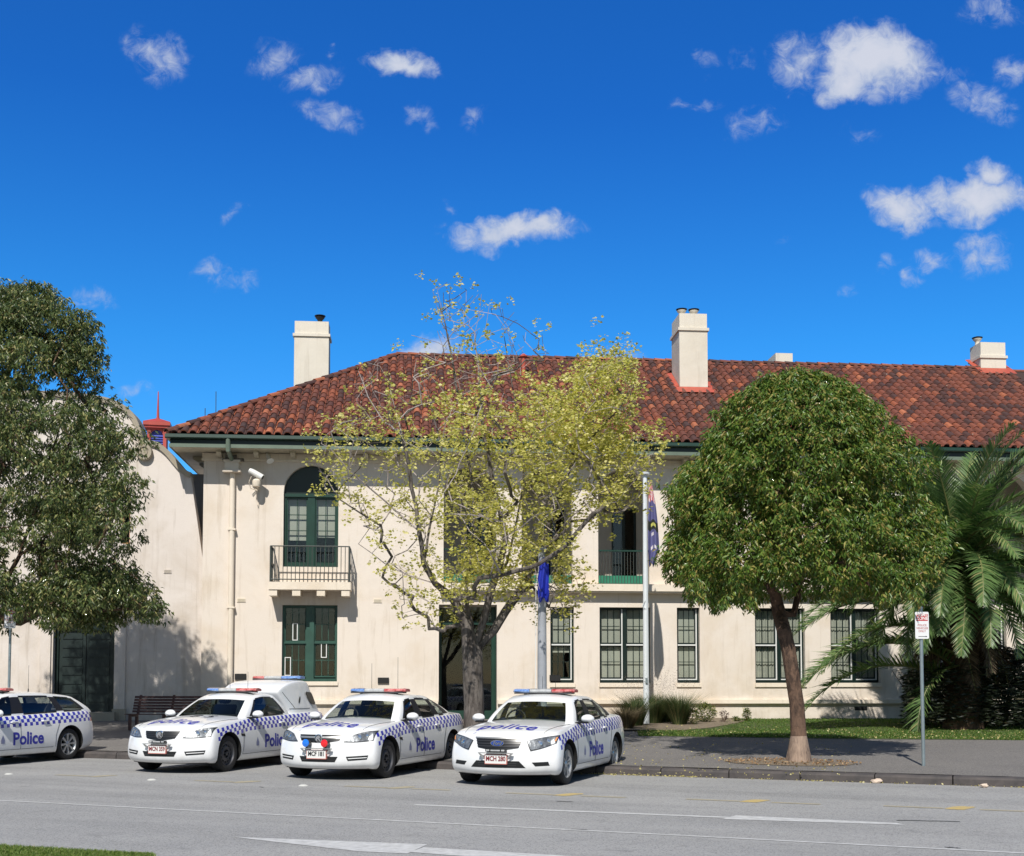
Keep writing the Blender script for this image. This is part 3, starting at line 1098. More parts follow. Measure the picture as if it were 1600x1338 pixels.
# entrance
zd1 = PZ(945, 730)
f = MB()
f.box(de0, de0 + .10, .5, .62, ZG, zd1).box(de1 - .14, de1, .5, .62, ZG, zd1).box(de0 + .1, de1 - .14, .5, .62, zd1 - .6, zd1 - .5)
f.box(de0 + .1, de1 - .14, .5, .62, ZG + .16, ZG + .45)
xm = (de0 + de1) / 2
f.box(xm - .06, xm + .06, .5, .6, ZG + .45, zd1 - .6)
eo = f.build('entrance_door', GREEN, ST)
for (a, b) in ((de0 + .1, xm - .06), (xm + .06, de1 - .14)):
    mesh_obj('pane', pane_mesh(b - a, zd1 - .6 - ZG - .45), eo, ((a + b) / 2, .56, (zd1 - .6 + ZG + .45) / 2))
mesh_obj('pane', pane_mesh(de1 - de0 - .24, .5), eo, (xm - .02, .56, zd1 - .25))
MB().box(de0, de1, -.5, .48, ZG, ZG + .15).build('door_step', TRIMC, ST)

# vents, black vents low on the wall
for (x, y) in ((377, 938), (590, 939)):
    c0, z0 = P(x, y)
    vmb = MB().box(c0 - .13, c0 + .13, -.02, -.002, z0 - .06, z0 + .06)
    vo = vmb.build('vent', TRIMC, ST)
    for k in range(3):
        MB().box(c0 - .11, c0 + .11, -.028, -.021, z0 - .04 + k * .032, z0 - .026 + k * .032).build('slat', SOFFIT, vo)
for (x, y) in ((376, 1057), (599, 1063), (867, 1059)):
    c0, z0 = P(x, y)
    MB().box(c0 - .17, c0 + .17, -.05, -.002, z0 - .10, z0 + .08).build('wall_vent', BLACK, ST)
c0, z0 = P(1345, 1107)
MB().box(c0 - .2, c0 + .2, -.015, -.002, z0 - .06, z0 + .06).build('floor_vent', BLACK, ST)

# eaves
ZE = 9.09
mb = MB()
mb.box(X0 - OV, X1 + OV, -OV, -0.004, Z_TOP, Z_TOP + 0.03)
mb.box(X0 - OV, X0 - 0.004, -0.002, XB + OV, Z_TOP, Z_TOP + 0.03)
mb.build('soffit', SOFFIT, ST)
mb = MB()
mb.box(X0 - OV - .03, X1 + OV, -OV - .03, -OV - .004, Z_TOP - .02, Z_TOP + .085)
mb.box(X0 - OV - .03, X0 - OV - .004, -OV, XB + OV, Z_TOP - .02, Z_TOP + .085)
mb.build('soffit_edge', GREEN_L, ST)
mb = MB()
mb.box(X0 - OV, X1 + OV, -OV, -OV + .03, Z_TOP + .087, ZE - .02)
mb.box(X0 - OV, X0 - OV + .03, -OV + .03, XB + OV, Z_TOP + .087, ZE - .02)
mb.build('fascia', GREEN_D, ST)
gp = [(-.13, .0), (-.14, -.10), (-.10, -.13), (-.02, -.13), (-.004, -.12), (-.004, -.105), (-.09, -.105), (-.115, -.09), (-.112, .0)]
mb = MB()
vs = []
for xx in (X0 - OV - .13, X1 + OV):
    vs += [(xx, -OV + a, ZE + b - .01) for a, b in gp]
m_ = len(gp)
mb.add(vs, [(k, (k + 1) % m_, (k + 1) % m_ + m_, k + m_) for k in range(m_)] + [tuple(range(m_ - 1, -1, -1)), tuple(range(m_, 2 * m_))])
vs = []
for yy in (-OV - .0, XB + OV):
    vs += [(X0 - OV + a, yy, ZE + b - .01) for a, b in gp]
mb.add(vs, [(k, (k + 1) % m_, (k + 1) % m_ + m_, k + m_) for k in range(m_)])
mb.build('gutter', GREEN, ST)
br_me = MB().prism([(0, 0), (0, -.12), (-.08, -.16), (-.08, 0)], 0, 1).mesh('bracket', SOFFIT)
br = MB()
br.add([(-.07, -.42, 0), (.07, -.42, 0), (.07, -.01, 0), (-.07, -.01, 0), (-.07, -.42, -.07), (.07, -.42, -.07), (.07, -.30, -.15), (-.07, -.30, -.15), (.07, -.01, -.17), (-.07, -.01, -.17)],
       [(0, 1, 5, 4), (4, 5, 6, 7), (7, 6, 8, 9), (1, 2, 8, 6, 5), (0, 4, 7, 9, 3), (0, 3, 2, 1)])
br_me = br.mesh('bracket', SOFFIT)
xx = PX(345, 715)
k = 0
while xx < X1:
    mesh_obj('bracket', br_me, ST, (xx, -.05, Z_TOP - .001))
    xx += 1.115
for k in range(8):
    mesh_obj('bracket', br_me, ST, (X0 - .05, .8 + k * 1.1, Z_TOP - .001), (0, 0, -math.pi / 2))

BARKY = M('weathered_iron_ornament', (.06, .055, .05), .8, bump=.05, bscale=14, col2=(.30, .26, .22), scale=12)
# downpipe with rainwater head, left end
xp = PX(362.5, 800, -.12)
mb = MB()
mb.tube([(xp, -.10, 0.55), (xp, -.10, PZ(740, 361))], .085, 10)
dp = mb.build('downpipe', TRIMC, ST, smooth=True)
hz = PZ(740, 361)
MB().box(xp - .27, xp + .27, -.34, -.004, hz, hz + .07).box(xp - .21, xp + .21, -.30, -.004, hz + .072, hz + .30).box(xp - .25, xp + .25, -.33, -.004, hz + .302, hz + .37).build('rain_head', TRIMC, dp)
MB().box(xp - .30, xp + .34, -.20, -.004, hz + .375, hz + .44).box(xp - .22, xp + .12, -.16, -.004, hz + .442, hz + .56).build('head_ornament', BARKY, dp)
MB().tube([(xp - .02, -OV - .06, ZE - .12), (xp - .02, -OV - .05, Z_TOP - .10), (xp, -.22, hz + .36)], .07, 8).build('gutter_pipe', GREEN_L, dp)
for zz in (1.4, 3.9, 6.3):
    MB().box(xp - .12, xp + .12, -.19, -.004, zz, zz + .05).build('pipe_bracket', TRIMC, dp)

# ---------------------------------------------------------------- roof
WR = 6.72
RISE = 4.42
AL = math.atan2(RISE, WR)
E0 = Vector((X0 - OV - .06, -OV - .06, ZE - .005))
XR1 = X1 + OV
YB2 = E0.y + 2 * WR
ridge_z = E0.z + RISE
mb = MB()
A = (E0.x, E0.y, E0.z)
B = (XR1, E0.y, E0.z)
Cc = (XR1, YB2, E0.z)
D = (E0.x, YB2, E0.z)
R0 = (E0.x + WR, E0.y + WR, ridge_z)
R1 = (XR1 - WR * .4, E0.y + WR, ridge_z)
mb.add([A, B, Cc, D, R0, R1], [(0, 1, 5, 4), (1, 2, 5), (2, 3, 4, 5), (3, 0, 4), (0, 3, 2, 1)])
mb.build('roof', ROOF_DECK, ST)
# curved clay tiles
TP = 0.279
RL = 0.402
tv = []
prof = [(-.135, .012), (-.108, .004)] + [(-.100 * math.cos(math.pi * i / 6), .012 + .088 * math.sin(math.pi * i / 6)) for i in range(0, 7)] + [(.108, .004), (.140, .016)]
npf = len(prof)
tl = MB()
vs = []
for (yy, sc, dz) in ((-.03, 1.0, .030), (RL + .03, .93, .004)):
    vs += [(x * sc, yy, z * sc + dz) for x, z in prof]
vs += [(x, -.03, z * 0.86 + .008) for x, z in prof]
fs = [(i, i + 1, npf + i + 1, npf + i) for i in range(npf - 1)] + [(2 * npf + i, 2 * npf + i + 1, i + 1, i) for i in range(npf - 1)]
tl.add(vs, fs)
tile_me = tl.mesh('roof_tile', TILE)
SL = Vector((0, math.cos(AL), math.sin(AL)))
NRM = Vector((0, -math.sin(AL), math.cos(AL)))
TM = Matrix(((1, 0, 0), (0, SL.y, NRM.y), (0, SL.z, NRM.z))).to_4x4()
nrow = int(math.hypot(WR, RISE) / RL)
ncol = int((19.5 - E0.x) / TP)
stv, stf = [], []
base_v = np.array([v_.co[:] for v_ in tile_me.vertices])
base_f = [tuple(p.vertices) for p in tile_me.polygons]
NT_TILE = 0
chim_zone = []


def roof_pt(px, py):
    """photo pixel -> point on the front roof slope, building frame"""
    d = ray(px, py)
    o = Vector((0, 0, EYE)) - BO
    dl = Vector((d.dot(BX), d.dot(BY), d.z))
    ol = Vector((o.dot(BX), o.dot(BY), o.z))
    t_ = (E0 - ol).dot(NRM) / dl.dot(NRM)
    return ol + dl * t_


cz2 = roof_pt(1084, 611)
cz4 = roof_pt(1552, 582)
for r_i in range(nrow):
    for c_i in range(ncol):
        x = E0.x + .2 + c_i * TP
        yy = r_i * RL
        if yy * math.cos(AL) + .18 > (x - E0.x):
            continue
        pos = E0 + Vector((x - E0.x, 0, 0)) + SL * yy + NRM * .02
        if any(abs(pos.x - cz.x) < hw and -0.25 < (pos.y - cz.y) < 1.3 for cz, hw in ((cz2, .52), (cz4, .50))):
            continue
        jr = Matrix.Rotation(random.gauss(0, .012), 4, 'Z') @ Matrix.Rotation(random.gauss(0, .008), 4, 'X')
        mt = Matrix.Translation(pos + Vector((random.gauss(0, .004), 0, 0)) + NRM * random.uniform(-.004, .006)) @ TM @ jr
        if r_i < 4 and NT_TILE < 298 and pos.x > PX(270, 680, -OV) and pos.x < 17.5 and (r_i < 3 or c_i % 2):
            o = mesh_obj('roof_tile', tile_me, ST)
            o.matrix_local = mt
            NT_TILE += 1
        else:
            a = np.c_[base_v, np.ones(len(base_v))] @ np.array(mt).T
            b0 = len(stv) * len(base_v)
            stv.append(a[:, :3])
            stf.extend([tuple(b0 + i for i in f_) for f_ in base_f])
me = bpy.data.meshes.new('roof_tiling')
me.from_pydata(np.concatenate(stv).tolist(), [], stf)
me.materials.append(TILE)
me.polygons.foreach_set('use_smooth', [True] * len(me.polygons))
me.set_sharp_from_angle(angle=R(35))
mesh_obj('roof_tiling', me, ST, kind='stuff')
tile_me.polygons.foreach_set('use_smooth', [True] * len(tile_me.polygons))
tile_me.set_sharp_from_angle(angle=R(35))
# ridge and hip caps
cap = MB()
cp = [(-.13 * math.cos(math.pi * i / 6), .11 * math.sin(math.pi * i / 6)) for i in range(7)]
vs = []
for (yy, sc, dz) in ((-.02, 1.0, .02), (.44, .88, 0.0)):
    vs += [(x * sc, yy, z * sc + dz) for x, z in cp]
vs += [(x * .88, -.02, z * .85 + .01) for x, z in cp]
cap.add(vs, [(i, i + 1, 8 + i, 7 + i) for i in range(6)] + [(14 + i, 15 + i, i + 1, i) for i in range(6)])
cap_me = cap.mesh('ridge_tile', TILE)


def cap_run(a, b, n_):
    a, b = Vector(a), Vector(b)
    d = (b - a).normalized()
    side = d.cross(Vector((0, 0, 1))).normalized()
    nn = side.cross(d)
    m3 = Matrix((side, d, nn)).transposed().to_4x4()
    for i in range(n_):
        o = mesh_obj('ridge_tile', cap_me, ST)
        o.matrix_local = Matrix.Translation(a.lerp(b, i / n_) + nn * (.05 + random.uniform(-.006, .006))) @ m3 @ Matrix.Rotation(random.gauss(0, .012), 4, 'Z')


hip_len = (Vector(R0) - Vector(A)).length
cap_run(A, R0, int(hip_len / .41))
cap_run(R0, (19.5, R0[1], R0[2]), int((19.5 - R0[0]) / .41))
mb = MB()
mb.box(R0[0], XR1 - WR * .4, R0[1] - .09, R0[1] + .09, ridge_z - .03, ridge_z + .045)
mb.build('ridge_mortar', RIDGE, ST)
a, b = Vector(A), Vector(R0)
mb = MB()
mb.tube([a + Vector((0, 0, .02)), b + Vector((0, 0, .02))], .085, 6)
mb.build('hip_mortar', RIDGE, ST)


# chimneys
def cowl(x, y, z, parent, r_=.13, mat=None):
    mb_ = MB()
    mb_.lathe([(r_ * .75, 0), (r_ * .62, .10), (r_ * .85, .16), (r_ * 1.2, .20), (r_ * 1.3, .24)], (x, y, z), n=12, mat=0)
    mb_.lathe([(r_ * 1.5, .27), (r_ * 1.55, .29), (r_ * .2, .345), (0.0, .35)], (x, y, z), n=12, mat=1)
    mb_.lathe([(0.0, .268), (r_ * 1.5, .27)], (x, y, z), n=12, mat=1)
    mb_.build('cowl', [mat or CHIM, BLACK], parent, smooth=True)


def chimney(x0, x1, y0, y1, z0, z1, zband, cowls, cmat=None, lab=None, flash=None):
    mb_ = MB()
    mb_.box(x0, x1, y0, y1, z0, zband - .002)
    o = mb_.build('chimney', CHIM, ST)
    if lab:
        o['label'] = lab
    mc = MB()
    e = .05
    mc.box(x0 - e, x1 + e, y0 - e, y1 + e, zband, zband + .10)
    mc.box(x0 + .01, x1 - .01, y0 + .01, y1 - .01, zband + .102, z1)
    mc.build('chimney_cap', CHIM, o)
    for (cx_, cy_) in cowls:
        cowl(x0 + (x1 - x0) * cx_, y0 + (y1 - y0) * cy_, z1, o, mat=cmat)
    if flash:
        f_ = MB()
        h_ = flash
        zz0 = E0.z + (y0 - E0.y) * math.tan(AL)
        zz1 = E0.z + (y1 - E0.y) * math.tan(AL)
        f_.add([(x0 - .02, y0 - .02, zz0 + h_), (x1 + .02, y0 - .02, zz0 + h_), (x1 + .20, y0 - .44, zz0 - .15), (x0 - .20, y0 - .44, zz0 - .15)], [(3, 2, 1, 0)])
        for xs_, xo in ((x0 - .02, x0 - .21), (x1 + .02, x1 + .21)):
            n_ = 5
            for k_ in range(n_):
                ya, yb = y0 - .02 + (y1 - y0) * k_ / n_, y0 - .02 + (y1 - y0) * (k_ + 1) / n_
                za_ = E0.z + (ya - E0.y) * math.tan(AL)
                zb_ = E0.z + (yb - E0.y) * math.tan(AL)
                f_.add([(xs_, ya, za_ + h_ + .06), (xs_, yb, za_ + h_ + .06), (xs_, yb, zb_ + .17), (xo, yb, zb_ + .15), (xo, ya, za_ + .15), (xs_, ya, za_ + .17)], [(0, 1, 2, 5), (5, 2, 3, 4)])
            f_.add([(xs_, y0 - .02, zz0 + h_), (xs_ + (xo - xs_), y0 - .02, zz0 + .15), (x0 - .20 if xo < x0 else x1 + .20, y0 - .44, zz0 - .15)], [(0, 1, 2)])
        f_.build('flashing', RED_FL, o)
    return o


ly1 = 5.2
chimney(PX(459.5, 560, ly1), PX(513.5, 560, ly1), ly1, ly1 + .75, 9.5, PZ(502, 485, ly1), PZ(526, 485, ly1), [(.72, .4)], BLACK, 'broad plain cream chimney rising behind the hip of the roof')
xa, xb = PX(1062, 600, cz2.y), PX(1106, 600, cz2.y)
chimney(xa, xb, cz2.y, cz2.y + 1.2, cz2.z - .6, PZ(490, 1084, cz2.y), PZ(517, 1084, cz2.y), [(.2, .4), (.64, .4)], None, 'tall cream chimney with twin cowls and red flashing', .14)
xa, xb = PX(1532.5, 570, cz4.y), PX(1572, 570, cz4.y)
chimney(xa, xb, cz4.y, cz4.y + .85, cz4.z - .5, PZ(535, 1552, cz4.y), PZ(560, 1552, cz4.y), [(.1, .5)], None, 'short cream chimney with one cowl near the ridge', .16)
ly3 = 7.6
MB().box(PX(1212, 560, ly3), PX(1238.5, 560, ly3), ly3, ly3 + 1.0, 11.5, PZ(552, 1225, ly3)).build('chimney', CHIM, ST)
pv = roof_pt(818, 592)
mb = MB()
mb.tube([pv, pv + Vector((0, 0, .75))], .075, 8)
mb.lathe([(.09, .75), (.14, .78), (.14, .82), (.02, .90)], pv, n=8)
mb.build('vent_pipe', RED_FL, ST)
pv = roof_pt(818, 600)
for (x, y0_, y1_, ll) in ((320.5, 638, 652, 1.0), (337.5, 612, 650, 3.2)):
    a_, b_ = P(x, y0_ + 0, ll), P(x, y1_, ll)
    MB().tube([(b_[0], ll, b_[1] - .8), (a_[0], ll, a_[1])], .013, 5).build('aerial', IRON, ST)
# mortar scraps and bird droppings on the roof
mb = MB()
rr = random.Random(4)
for i in range(60):
    x = rr.uniform(-9, 17)
    s_ = rr.uniform(.8, 7.2)
    if s_ * math.cos(AL) + .3 > x - E0.x:
        continue
    p = E0 + Vector((x - E0.x, 0, 0)) + SL * s_ + NRM * .135
    w_ = rr.uniform(.015, .035)
    a_ = rr.uniform(0, 3)
    mb.add([p + Vector((w_ * math.cos(a_), 0, 0)) + SL * w_ * math.sin(a_), p + Vector((0, 0, .01)), p - Vector((w_ * math.cos(a_ + 1), 0, 0)) - SL * w_ * 1.3, p + SL * w_ * 1.3], [(0, 1, 2), (0, 3, 1), (2, 1, 3)])
mb.build('roof_debris', M('pale_lichen', (.55, .52, .42), .9), ST, kind='stuff')

# ---------------------------------------------------------------- wall fittings
cc = thing('security_camera', 'white cylindrical security camera on a cream wall bracket beside the downpipe', 'camera')


def BW(lx, ly, lz):
    return BO + BX * lx + BY * ly + Vector((0, 0, lz))


cx_, cz_ = P(401, 756, -.35)
cc.location = BW(cx_, 0, cz_)
cc.rotation_euler = (0, 0, BTH)
mb = MB()
mb.lathe([(.02, -.13), (.11, -.12), (.13, -.05), (.13, .06), (.09, .10), (.03, .12)], (0, -.36, .03), n=12)
mb.box(-.03, .03, -.36, -.01, -.10, -.05).box(-.08, .08, -.03, -.004, -.16, .04)
mb.build('bracket', TRIMC, cc, smooth=True)
d_ = Vector((.82, -.15, -.48)).normalized()
c_ = Vector((-.02, -.36, .30))
mb = MB()
mb.tube([c_ - d_ * .24, c_ - d_ * .22, c_ + d_ * .20, c_ + d_ * .24], [.07, .095, .095, .09], 12)
mb.build('housing', CCTV, cc, smooth=True)
mb = MB()
mb.tube([c_ + d_ * .238, c_ + d_ * .246], [.07, .07], 12)
mb.build('lens', BLACK, cc)
mb = MB()
mb.tube([Vector((-.16, -.36, .22)), Vector((-.24, -.30, .05)), Vector((-.2, -.2, -.12)), Vector((-.05, -.05, -.15))], .012, 6)
mb.tube([Vector((-.02, -.02, -.16)), Vector((-.07, -.06, -.4)), Vector((0, -.08, -.62)), Vector((.04, -.02, -.5))], .010, 6)
mb.build('cable', TRIMC, cc)
fl = thing('floodlight', 'small grey floodlight under the eaves beside the security camera', 'light fitting')
cx_, cz_ = P(420, 716, -.2)
fl.location = BW(cx_, 0, cz_)
fl.rotation_euler = (0, 0, BTH)
MB().tube([(-.05, -.01, .12), (-.03, -.15, .12), (0, -.2, .02)], .02, 6).build('arm', GALV, fl)
d_ = Vector((.35, -.5, -.8)).normalized()
c_ = Vector((0, -.2, .02))
MB().tube([c_ - d_ * .18, c_ - d_ * .1, c_ + d_ * .1, c_ + d_ * .16], [.03, .06, .075, .12], 10).build('lamp_head', CCTV, fl, smooth=True)

# ================================================================== LEFT BUILDING
LH = thing('gabled_hall', 'pale rendered hall with curved scroll parapet and dark green double doors', 'building', BO, BTH)
LL = 0.25
curve = [(298, 744), (291, 741), (282, 733.5), (272, 722), (262, 710), (252, 701), (242, 695.5), (232, 694), (226, 697), (221, 697), (219, 684), (214, 667), (205, 650), (190, 637), (165, 627), (120, 620), (60, 617), (0, 617), (-140, 622), (-300, 700)]
ol = [P(318, 1128, LL), P(316.5, 872, LL)] + [P(x, y, LL) for x, y in curve] + [P(-300, 1128, LL)]
ol[0] = (ol[0][0], ZG - .2)
ol[-1] = (ol[-1][0], ZG - .2)
dx0, dx1 = PX(82, 1050, LL), PX(178, 1050, LL)
dz0, dz1 = PZ(1113, 130, LL), PZ(955, 130, LL)
wx0, wx1 = PX(190, 830, LL), PX(203, 830, LL)
panel_with_holes('front_wall', ol, [rect_loop(dx0, dx1, dz0, dz1), rect_loop(wx0, wx1, PZ(850, 200, LL), PZ(795, 200, LL))], LL, .4, STUCCO_L, LH)
# coping ribbon along the scroll
mb = MB()
cpts = [Vector(P(x, y, LL)).to_3d() for x, y in curve]
sm = []
for i in range(len(cpts) - 1):
    p0, p1, p2, p3 = cpts[max(i - 1, 0)], cpts[i], cpts[i + 1], cpts[min(i + 2, len(cpts) - 1)]
    for k in range(4):
        t_ = k / 4
        sm.append(0.5 * ((2 * p1) + (-p0 + p2) * t_ + (2 * p0 - 5 * p1 + 4 * p2 - p3) * t_ ** 2 + (-p0 + 3 * p1 - 3 * p2 + p3) * t_ ** 3))
sm.append(cpts[-1])
vs = []
th = .16
for i, p in enumerate(sm):
    t_ = (sm[min(i + 1, len(sm) - 1)] - sm[max(i - 1, 0)]).normalized()
    nn = Vector((t_.y, -t_.x, 0))
    if nn.y < 0 and abs(nn.x) < .9:
        nn = -nn
    if i and nn.dot(last) < 0:
        nn = -nn
    last = nn
    a_ = p + nn * .10
    b_ = p - nn * .06
    vs += [(b_.x, LL - .08, b_.y), (a_.x, LL - .12, a_.y), (a_.x, LL + .75, a_.y), (b_.x, LL + .70, b_.y)]
mb.add(vs, [(i * 4 + k, i * 4 + (k + 1) % 4, (i + 1) * 4 + (k + 1) % 4, (i + 1) * 4 + k) for i in range(len(sm) - 1) for k in range(4)] + [(0, 1, 2, 3), tuple(len(vs) - 4 + k for k in range(4))])
o = mb.build('coping', COPING, LH)
fix_normals(o.data)
vx, vz = P(226.5, 708, LL)
mb = MB()
mb.lathe([(0, -.16), (.10, -.16), (.11, -.13), (.15, -.13), (.16, -.17), (.23, -.17), (.25, -.13), (.25, .02)], (vx, LL, vz), 'y', 20)
mb.build('volute', COPING, LH, smooth=True)
MB().box(PX(280, 900, 1.6), X0 - .01, 1.6, 1.9, ZG - .2, PZ(741, 306, 1.6)).build('link_wall', stucco('shaded_render', (.34, .31, .28), (.22, .2, .18)), LH)  # render darkened in colour to stand in for the shade of this recess
# slanted reveal beside the edge of the gable wall
e0, e1 = P(298, 744, LL), P(316.5, 872, LL)
# doors
y = LL + .22
f = MB()
f.box(dx0, dx0 + .10, y, y + .14, dz0, dz1).box(dx1 - .10, dx1, y, y + .14, dz0, dz1).box(dx0 + .1, dx1 - .1, y, y + .14, dz1 - .12, dz1)
ztr = PZ(982, 130, LL)
f.box(dx0 + .1, dx1 - .1, y - .03, y + .14, ztr - .06, ztr + .12)
df = f.build('door_frame', GREEN_D, LH)
MB().box(dx0 + .1, dx1 - .1, y + .05, y + .09, ztr + .12, dz1 - .12).build('transom_panel', GREEN_D, df)
xm = (dx0 + dx1) / 2
DOORM = M('dark_hall_door', (.009, .022, .02), .5, var=.3, scale=3)
for (a, b) in ((dx0 + .105, xm - .01), (xm + .01, dx1 - .105)):
    dl_ = MB().box(a, b, y + .06, y + .11, dz0, ztr - .07).build('door_leaf', DOORM, LH)
    n_ = 9
    hh = (ztr - .07 - dz0) / n_
    for i in range(n_):
        MB().box(a + .1, b - .1, y + .035, y + .058, dz0 + i * hh + .03, dz0 + (i + 1) * hh - .03).build('door_board', DOORM, dl_)
for (a, b) in ((62, 79), (180, 196)):
    MB().box(PX(a, 1050, LL), PX(b, 1050, LL), LL - .06, LL - .002, ZG, PZ(948, 130, LL)).build('pilaster', STUCCO_L, LH)
    MB().box(PX(a, 1050, LL) - .05, PX(b, 1050, LL) + .05, LL - .13, LL - .062, ZG, PZ(1108, 130, LL)).build('pilaster_base', COPING, LH)
MB().box(PX(60, 950, LL), PX(198, 950, LL), LL - .22, LL - .002, PZ(951, 130, LL - .2), PZ(944, 130, LL - .2)).build('door_hood', STUCCO_L, LH)
MB().box(dx0 - .1, dx1 + .1, LL - .3, LL + .2, ZG - .1, dz0 - .002).build('door_step', COPING, LH)
ORW = M('ochre_window_frame', (.42, .20, .08), .6)
f = MB()
za, zb = PZ(850, 200, LL), PZ(795, 200, LL)
f.box(wx0, wx0 + .04, LL + .1, LL + .16, za, zb).box(wx1 - .04, wx1, LL + .1, LL + .16, za, zb).box(wx0 + .04, wx1 - .04, LL + .1, LL + .16, zb - .05, zb).box(wx0 + .04, wx1 - .04, LL + .1, LL + .16, za, za + .05)
fw = f.build('window', ORW, LH)
mesh_obj('pane', pane_mesh(wx1 - wx0 - .08, zb - za - .1), fw, ((wx0 + wx1) / 2, LL + .13, (za + zb) / 2))
vx, vz = P(262, 893, LL)
vo = MB().box(vx - .12, vx + .12, LL - .02, LL - .002, vz - .06, vz + .06).build('vent', STUCCO_L, LH)
for k in range(3):
    MB().box(vx - .1, vx + .1, LL - .028, LL - .021, vz - .04 + .032 * k, vz - .028 + .032 * k).build('slat', COPING, vo)
# body of the hall behind its front
zs = P(-300, 700, LL)[1]
MB().box(PX(-300, 900, LL), PX(275, 900, LL), LL + .41, 13, ZG, 7.2).build('hall_body', STUCCO_L, LH)
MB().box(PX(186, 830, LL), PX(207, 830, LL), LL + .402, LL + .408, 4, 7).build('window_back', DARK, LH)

# ================================================================== RED TURRET
tc_ = at_y(246, 700, 50)
TU = thing('red_turret', 'red louvred turret with a thin spire beyond the scroll parapet', 'turret', (tc_.x, tc_.y, 0), R(12))
k50 = 50 / 1800.0


def tz(py):
    return at_y(246, py, 50).z


hw = 14.5 * k50
mb = MB()
mb.box(-hw, hw, -hw, hw, 6.0, tz(716))
for sx in (-1, 1):
    for sy in (-1, 1):
        cx_, cy_ = sx * (hw - .07), sy * (hw - .07)
        mb.box(cx_ - .07, cx_ + .07, cy_ - .07, cy_ + .07, tz(716), tz(669))
mb.box(-hw + .14, hw - .14, -hw + .02, -hw + .10, tz(674), tz(669)).box(-hw + .14, hw - .14, hw - .1, hw - .02, tz(674), tz(669))
mb.build('turret_body', RED_T, TU)
mb = MB()
# arched heads over the louvres
for s_ in (-1, 1):
    n_ = 8
    rr_ = hw - .14
    top = tz(674)
    zc = top - rr_ * 1.05
    pts = [(rr_ * math.cos(math.pi * i / n_), zc + rr_ * math.sin(math.pi * i / n_)) for i in range(n_ + 1)]
    for i in range(n_):
        (ax, az), (bx_, bz_) = pts[i], pts[i + 1]
        y0_ = s_ * (hw - .06)
        mb.add([(ax, y0_, az), (bx_, y0_, bz_), (bx_, y0_, top), (ax, y0_, top)], [(0, 1, 2, 3)])
mb.build('arch_head', RED_T, TU)
lv = MB().box(-hw + .14, hw - .14, -.05, .05, 0, .035).mesh('louvre', BLUE_LV)
for i in range(9):
    o = mesh_obj('louvre', lv, TU, (0, -hw + .12, tz(714) + i * .105), (R(35), 0, 0))
    o = mesh_obj('louvre', MB().box(-.05, .05, -hw + .14, hw - .14, 0, .035).mesh('louvre', RED_T) if i == 0 else o2.data, TU, (hw - .1, 0, tz(714) + i * .105), (0, R(-35), 0))
    o2 = o
MB().box(-hw + .15, hw - .15, -hw + .25, hw - .15, tz(716), tz(674)).build('core', BLUE_LV, TU)
ew = 20.5 * k50
mb = MB()
mb.box(-ew, ew, -ew, ew, tz(668.5), tz(663))
mb.box(-ew + .06, ew - .06, -ew + .06, ew - .06, tz(672), tz(668.5) - .002)
mb.add([(-ew, -ew, tz(663) + .002), (ew, -ew, tz(663) + .002), (ew, ew, tz(663) + .002), (-ew, ew, tz(663) + .002), (0, 0, tz(653.5))], [(0, 1, 4), (1, 2, 4), (2, 3, 4), (3, 0, 4)])
mb.build('turret_roof', RED_T, TU)
MB().lathe([(.09, tz(655)), (.06, tz(652)), (.045, tz(640)), (.02, tz(613)), (0, tz(611))], n=8).build('spire', RED_T, TU, smooth=True)

# ================================================================== VEHICLES
def car_paint():
    """white police livery: three-row blue and white checker band along the flanks"""
    m = bpy.data.materials.new('white_livery_paint')
    m.use_nodes = True
    t = NT(m.node_tree)
    p = t.n['Principled BSDF']
    p.inputs['Roughness'].default_value = 0.28
    p.inputs['Coat Weight'].default_value = 0.7
    p.inputs['Coat Roughness'].default_value = 0.03
    tc = t.node('ShaderNodeTexCoord').outputs['Object']
    s = t.node('ShaderNodeSeparateXYZ', i_0=tc)
    x, y, z = s.outputs
    ay = t.math('ABSOLUTE', y)
    drop = t.math('MULTIPLY', t.math('MAXIMUM', t.math('SUBTRACT', x, 0.8), 0.0), 0.115)
    zl = t.math('SUBTRACT', t.math('SUBTRACT', 0.968, drop), t.math('MULTIPLY', x, 0.028))
    row = t.math('DIVIDE', t.math('SUBTRACT', zl, z), 0.072)
    ri = t.math('FLOOR', row)
    ci = t.math('FLOOR', t.math('DIVIDE', x, 0.078))
    par = t.math('MODULO', t.math('ADD', t.math('ADD', ri, ci), 200.0), 2.0)
    on = t.math('GREATER_THAN', par, 0.5)
    inb = t.math('MULTIPLY', t.math('GREATER_THAN', row, 0.0), t.math('LESS_THAN', row, 3.0))
    side = t.math('MULTIPLY', t.math('GREATER_THAN', ay, 0.70), t.math('LESS_THAN', x, 1.86))
    fac = t.math('MULTIPLY', t.math('MULTIPLY', on, inb), side)
    white = t.mix(t.mapr(t.noise(3.0, 4, 0.6, tc), 0.3, 0.7), (0.80, 0.81, 0.82, 1), (0.76, 0.77, 0.78, 1))
    dirt = t.math('MULTIPLY', t.mapr(z, 0.18, 0.5, 1.0, 0.0), t.mapr(t.noise(5.0, 5, 0.7, tc), 0.35, 0.75))
    white = t.mix(t.math('MULTIPLY', dirt, 0.35), white, (0.33, 0.30, 0.26, 1))
    c = t.mix(fac, white, (0.028, 0.03, 0.40, 1))
    t.l.new(c, p.inputs['Base Color'])
    return m


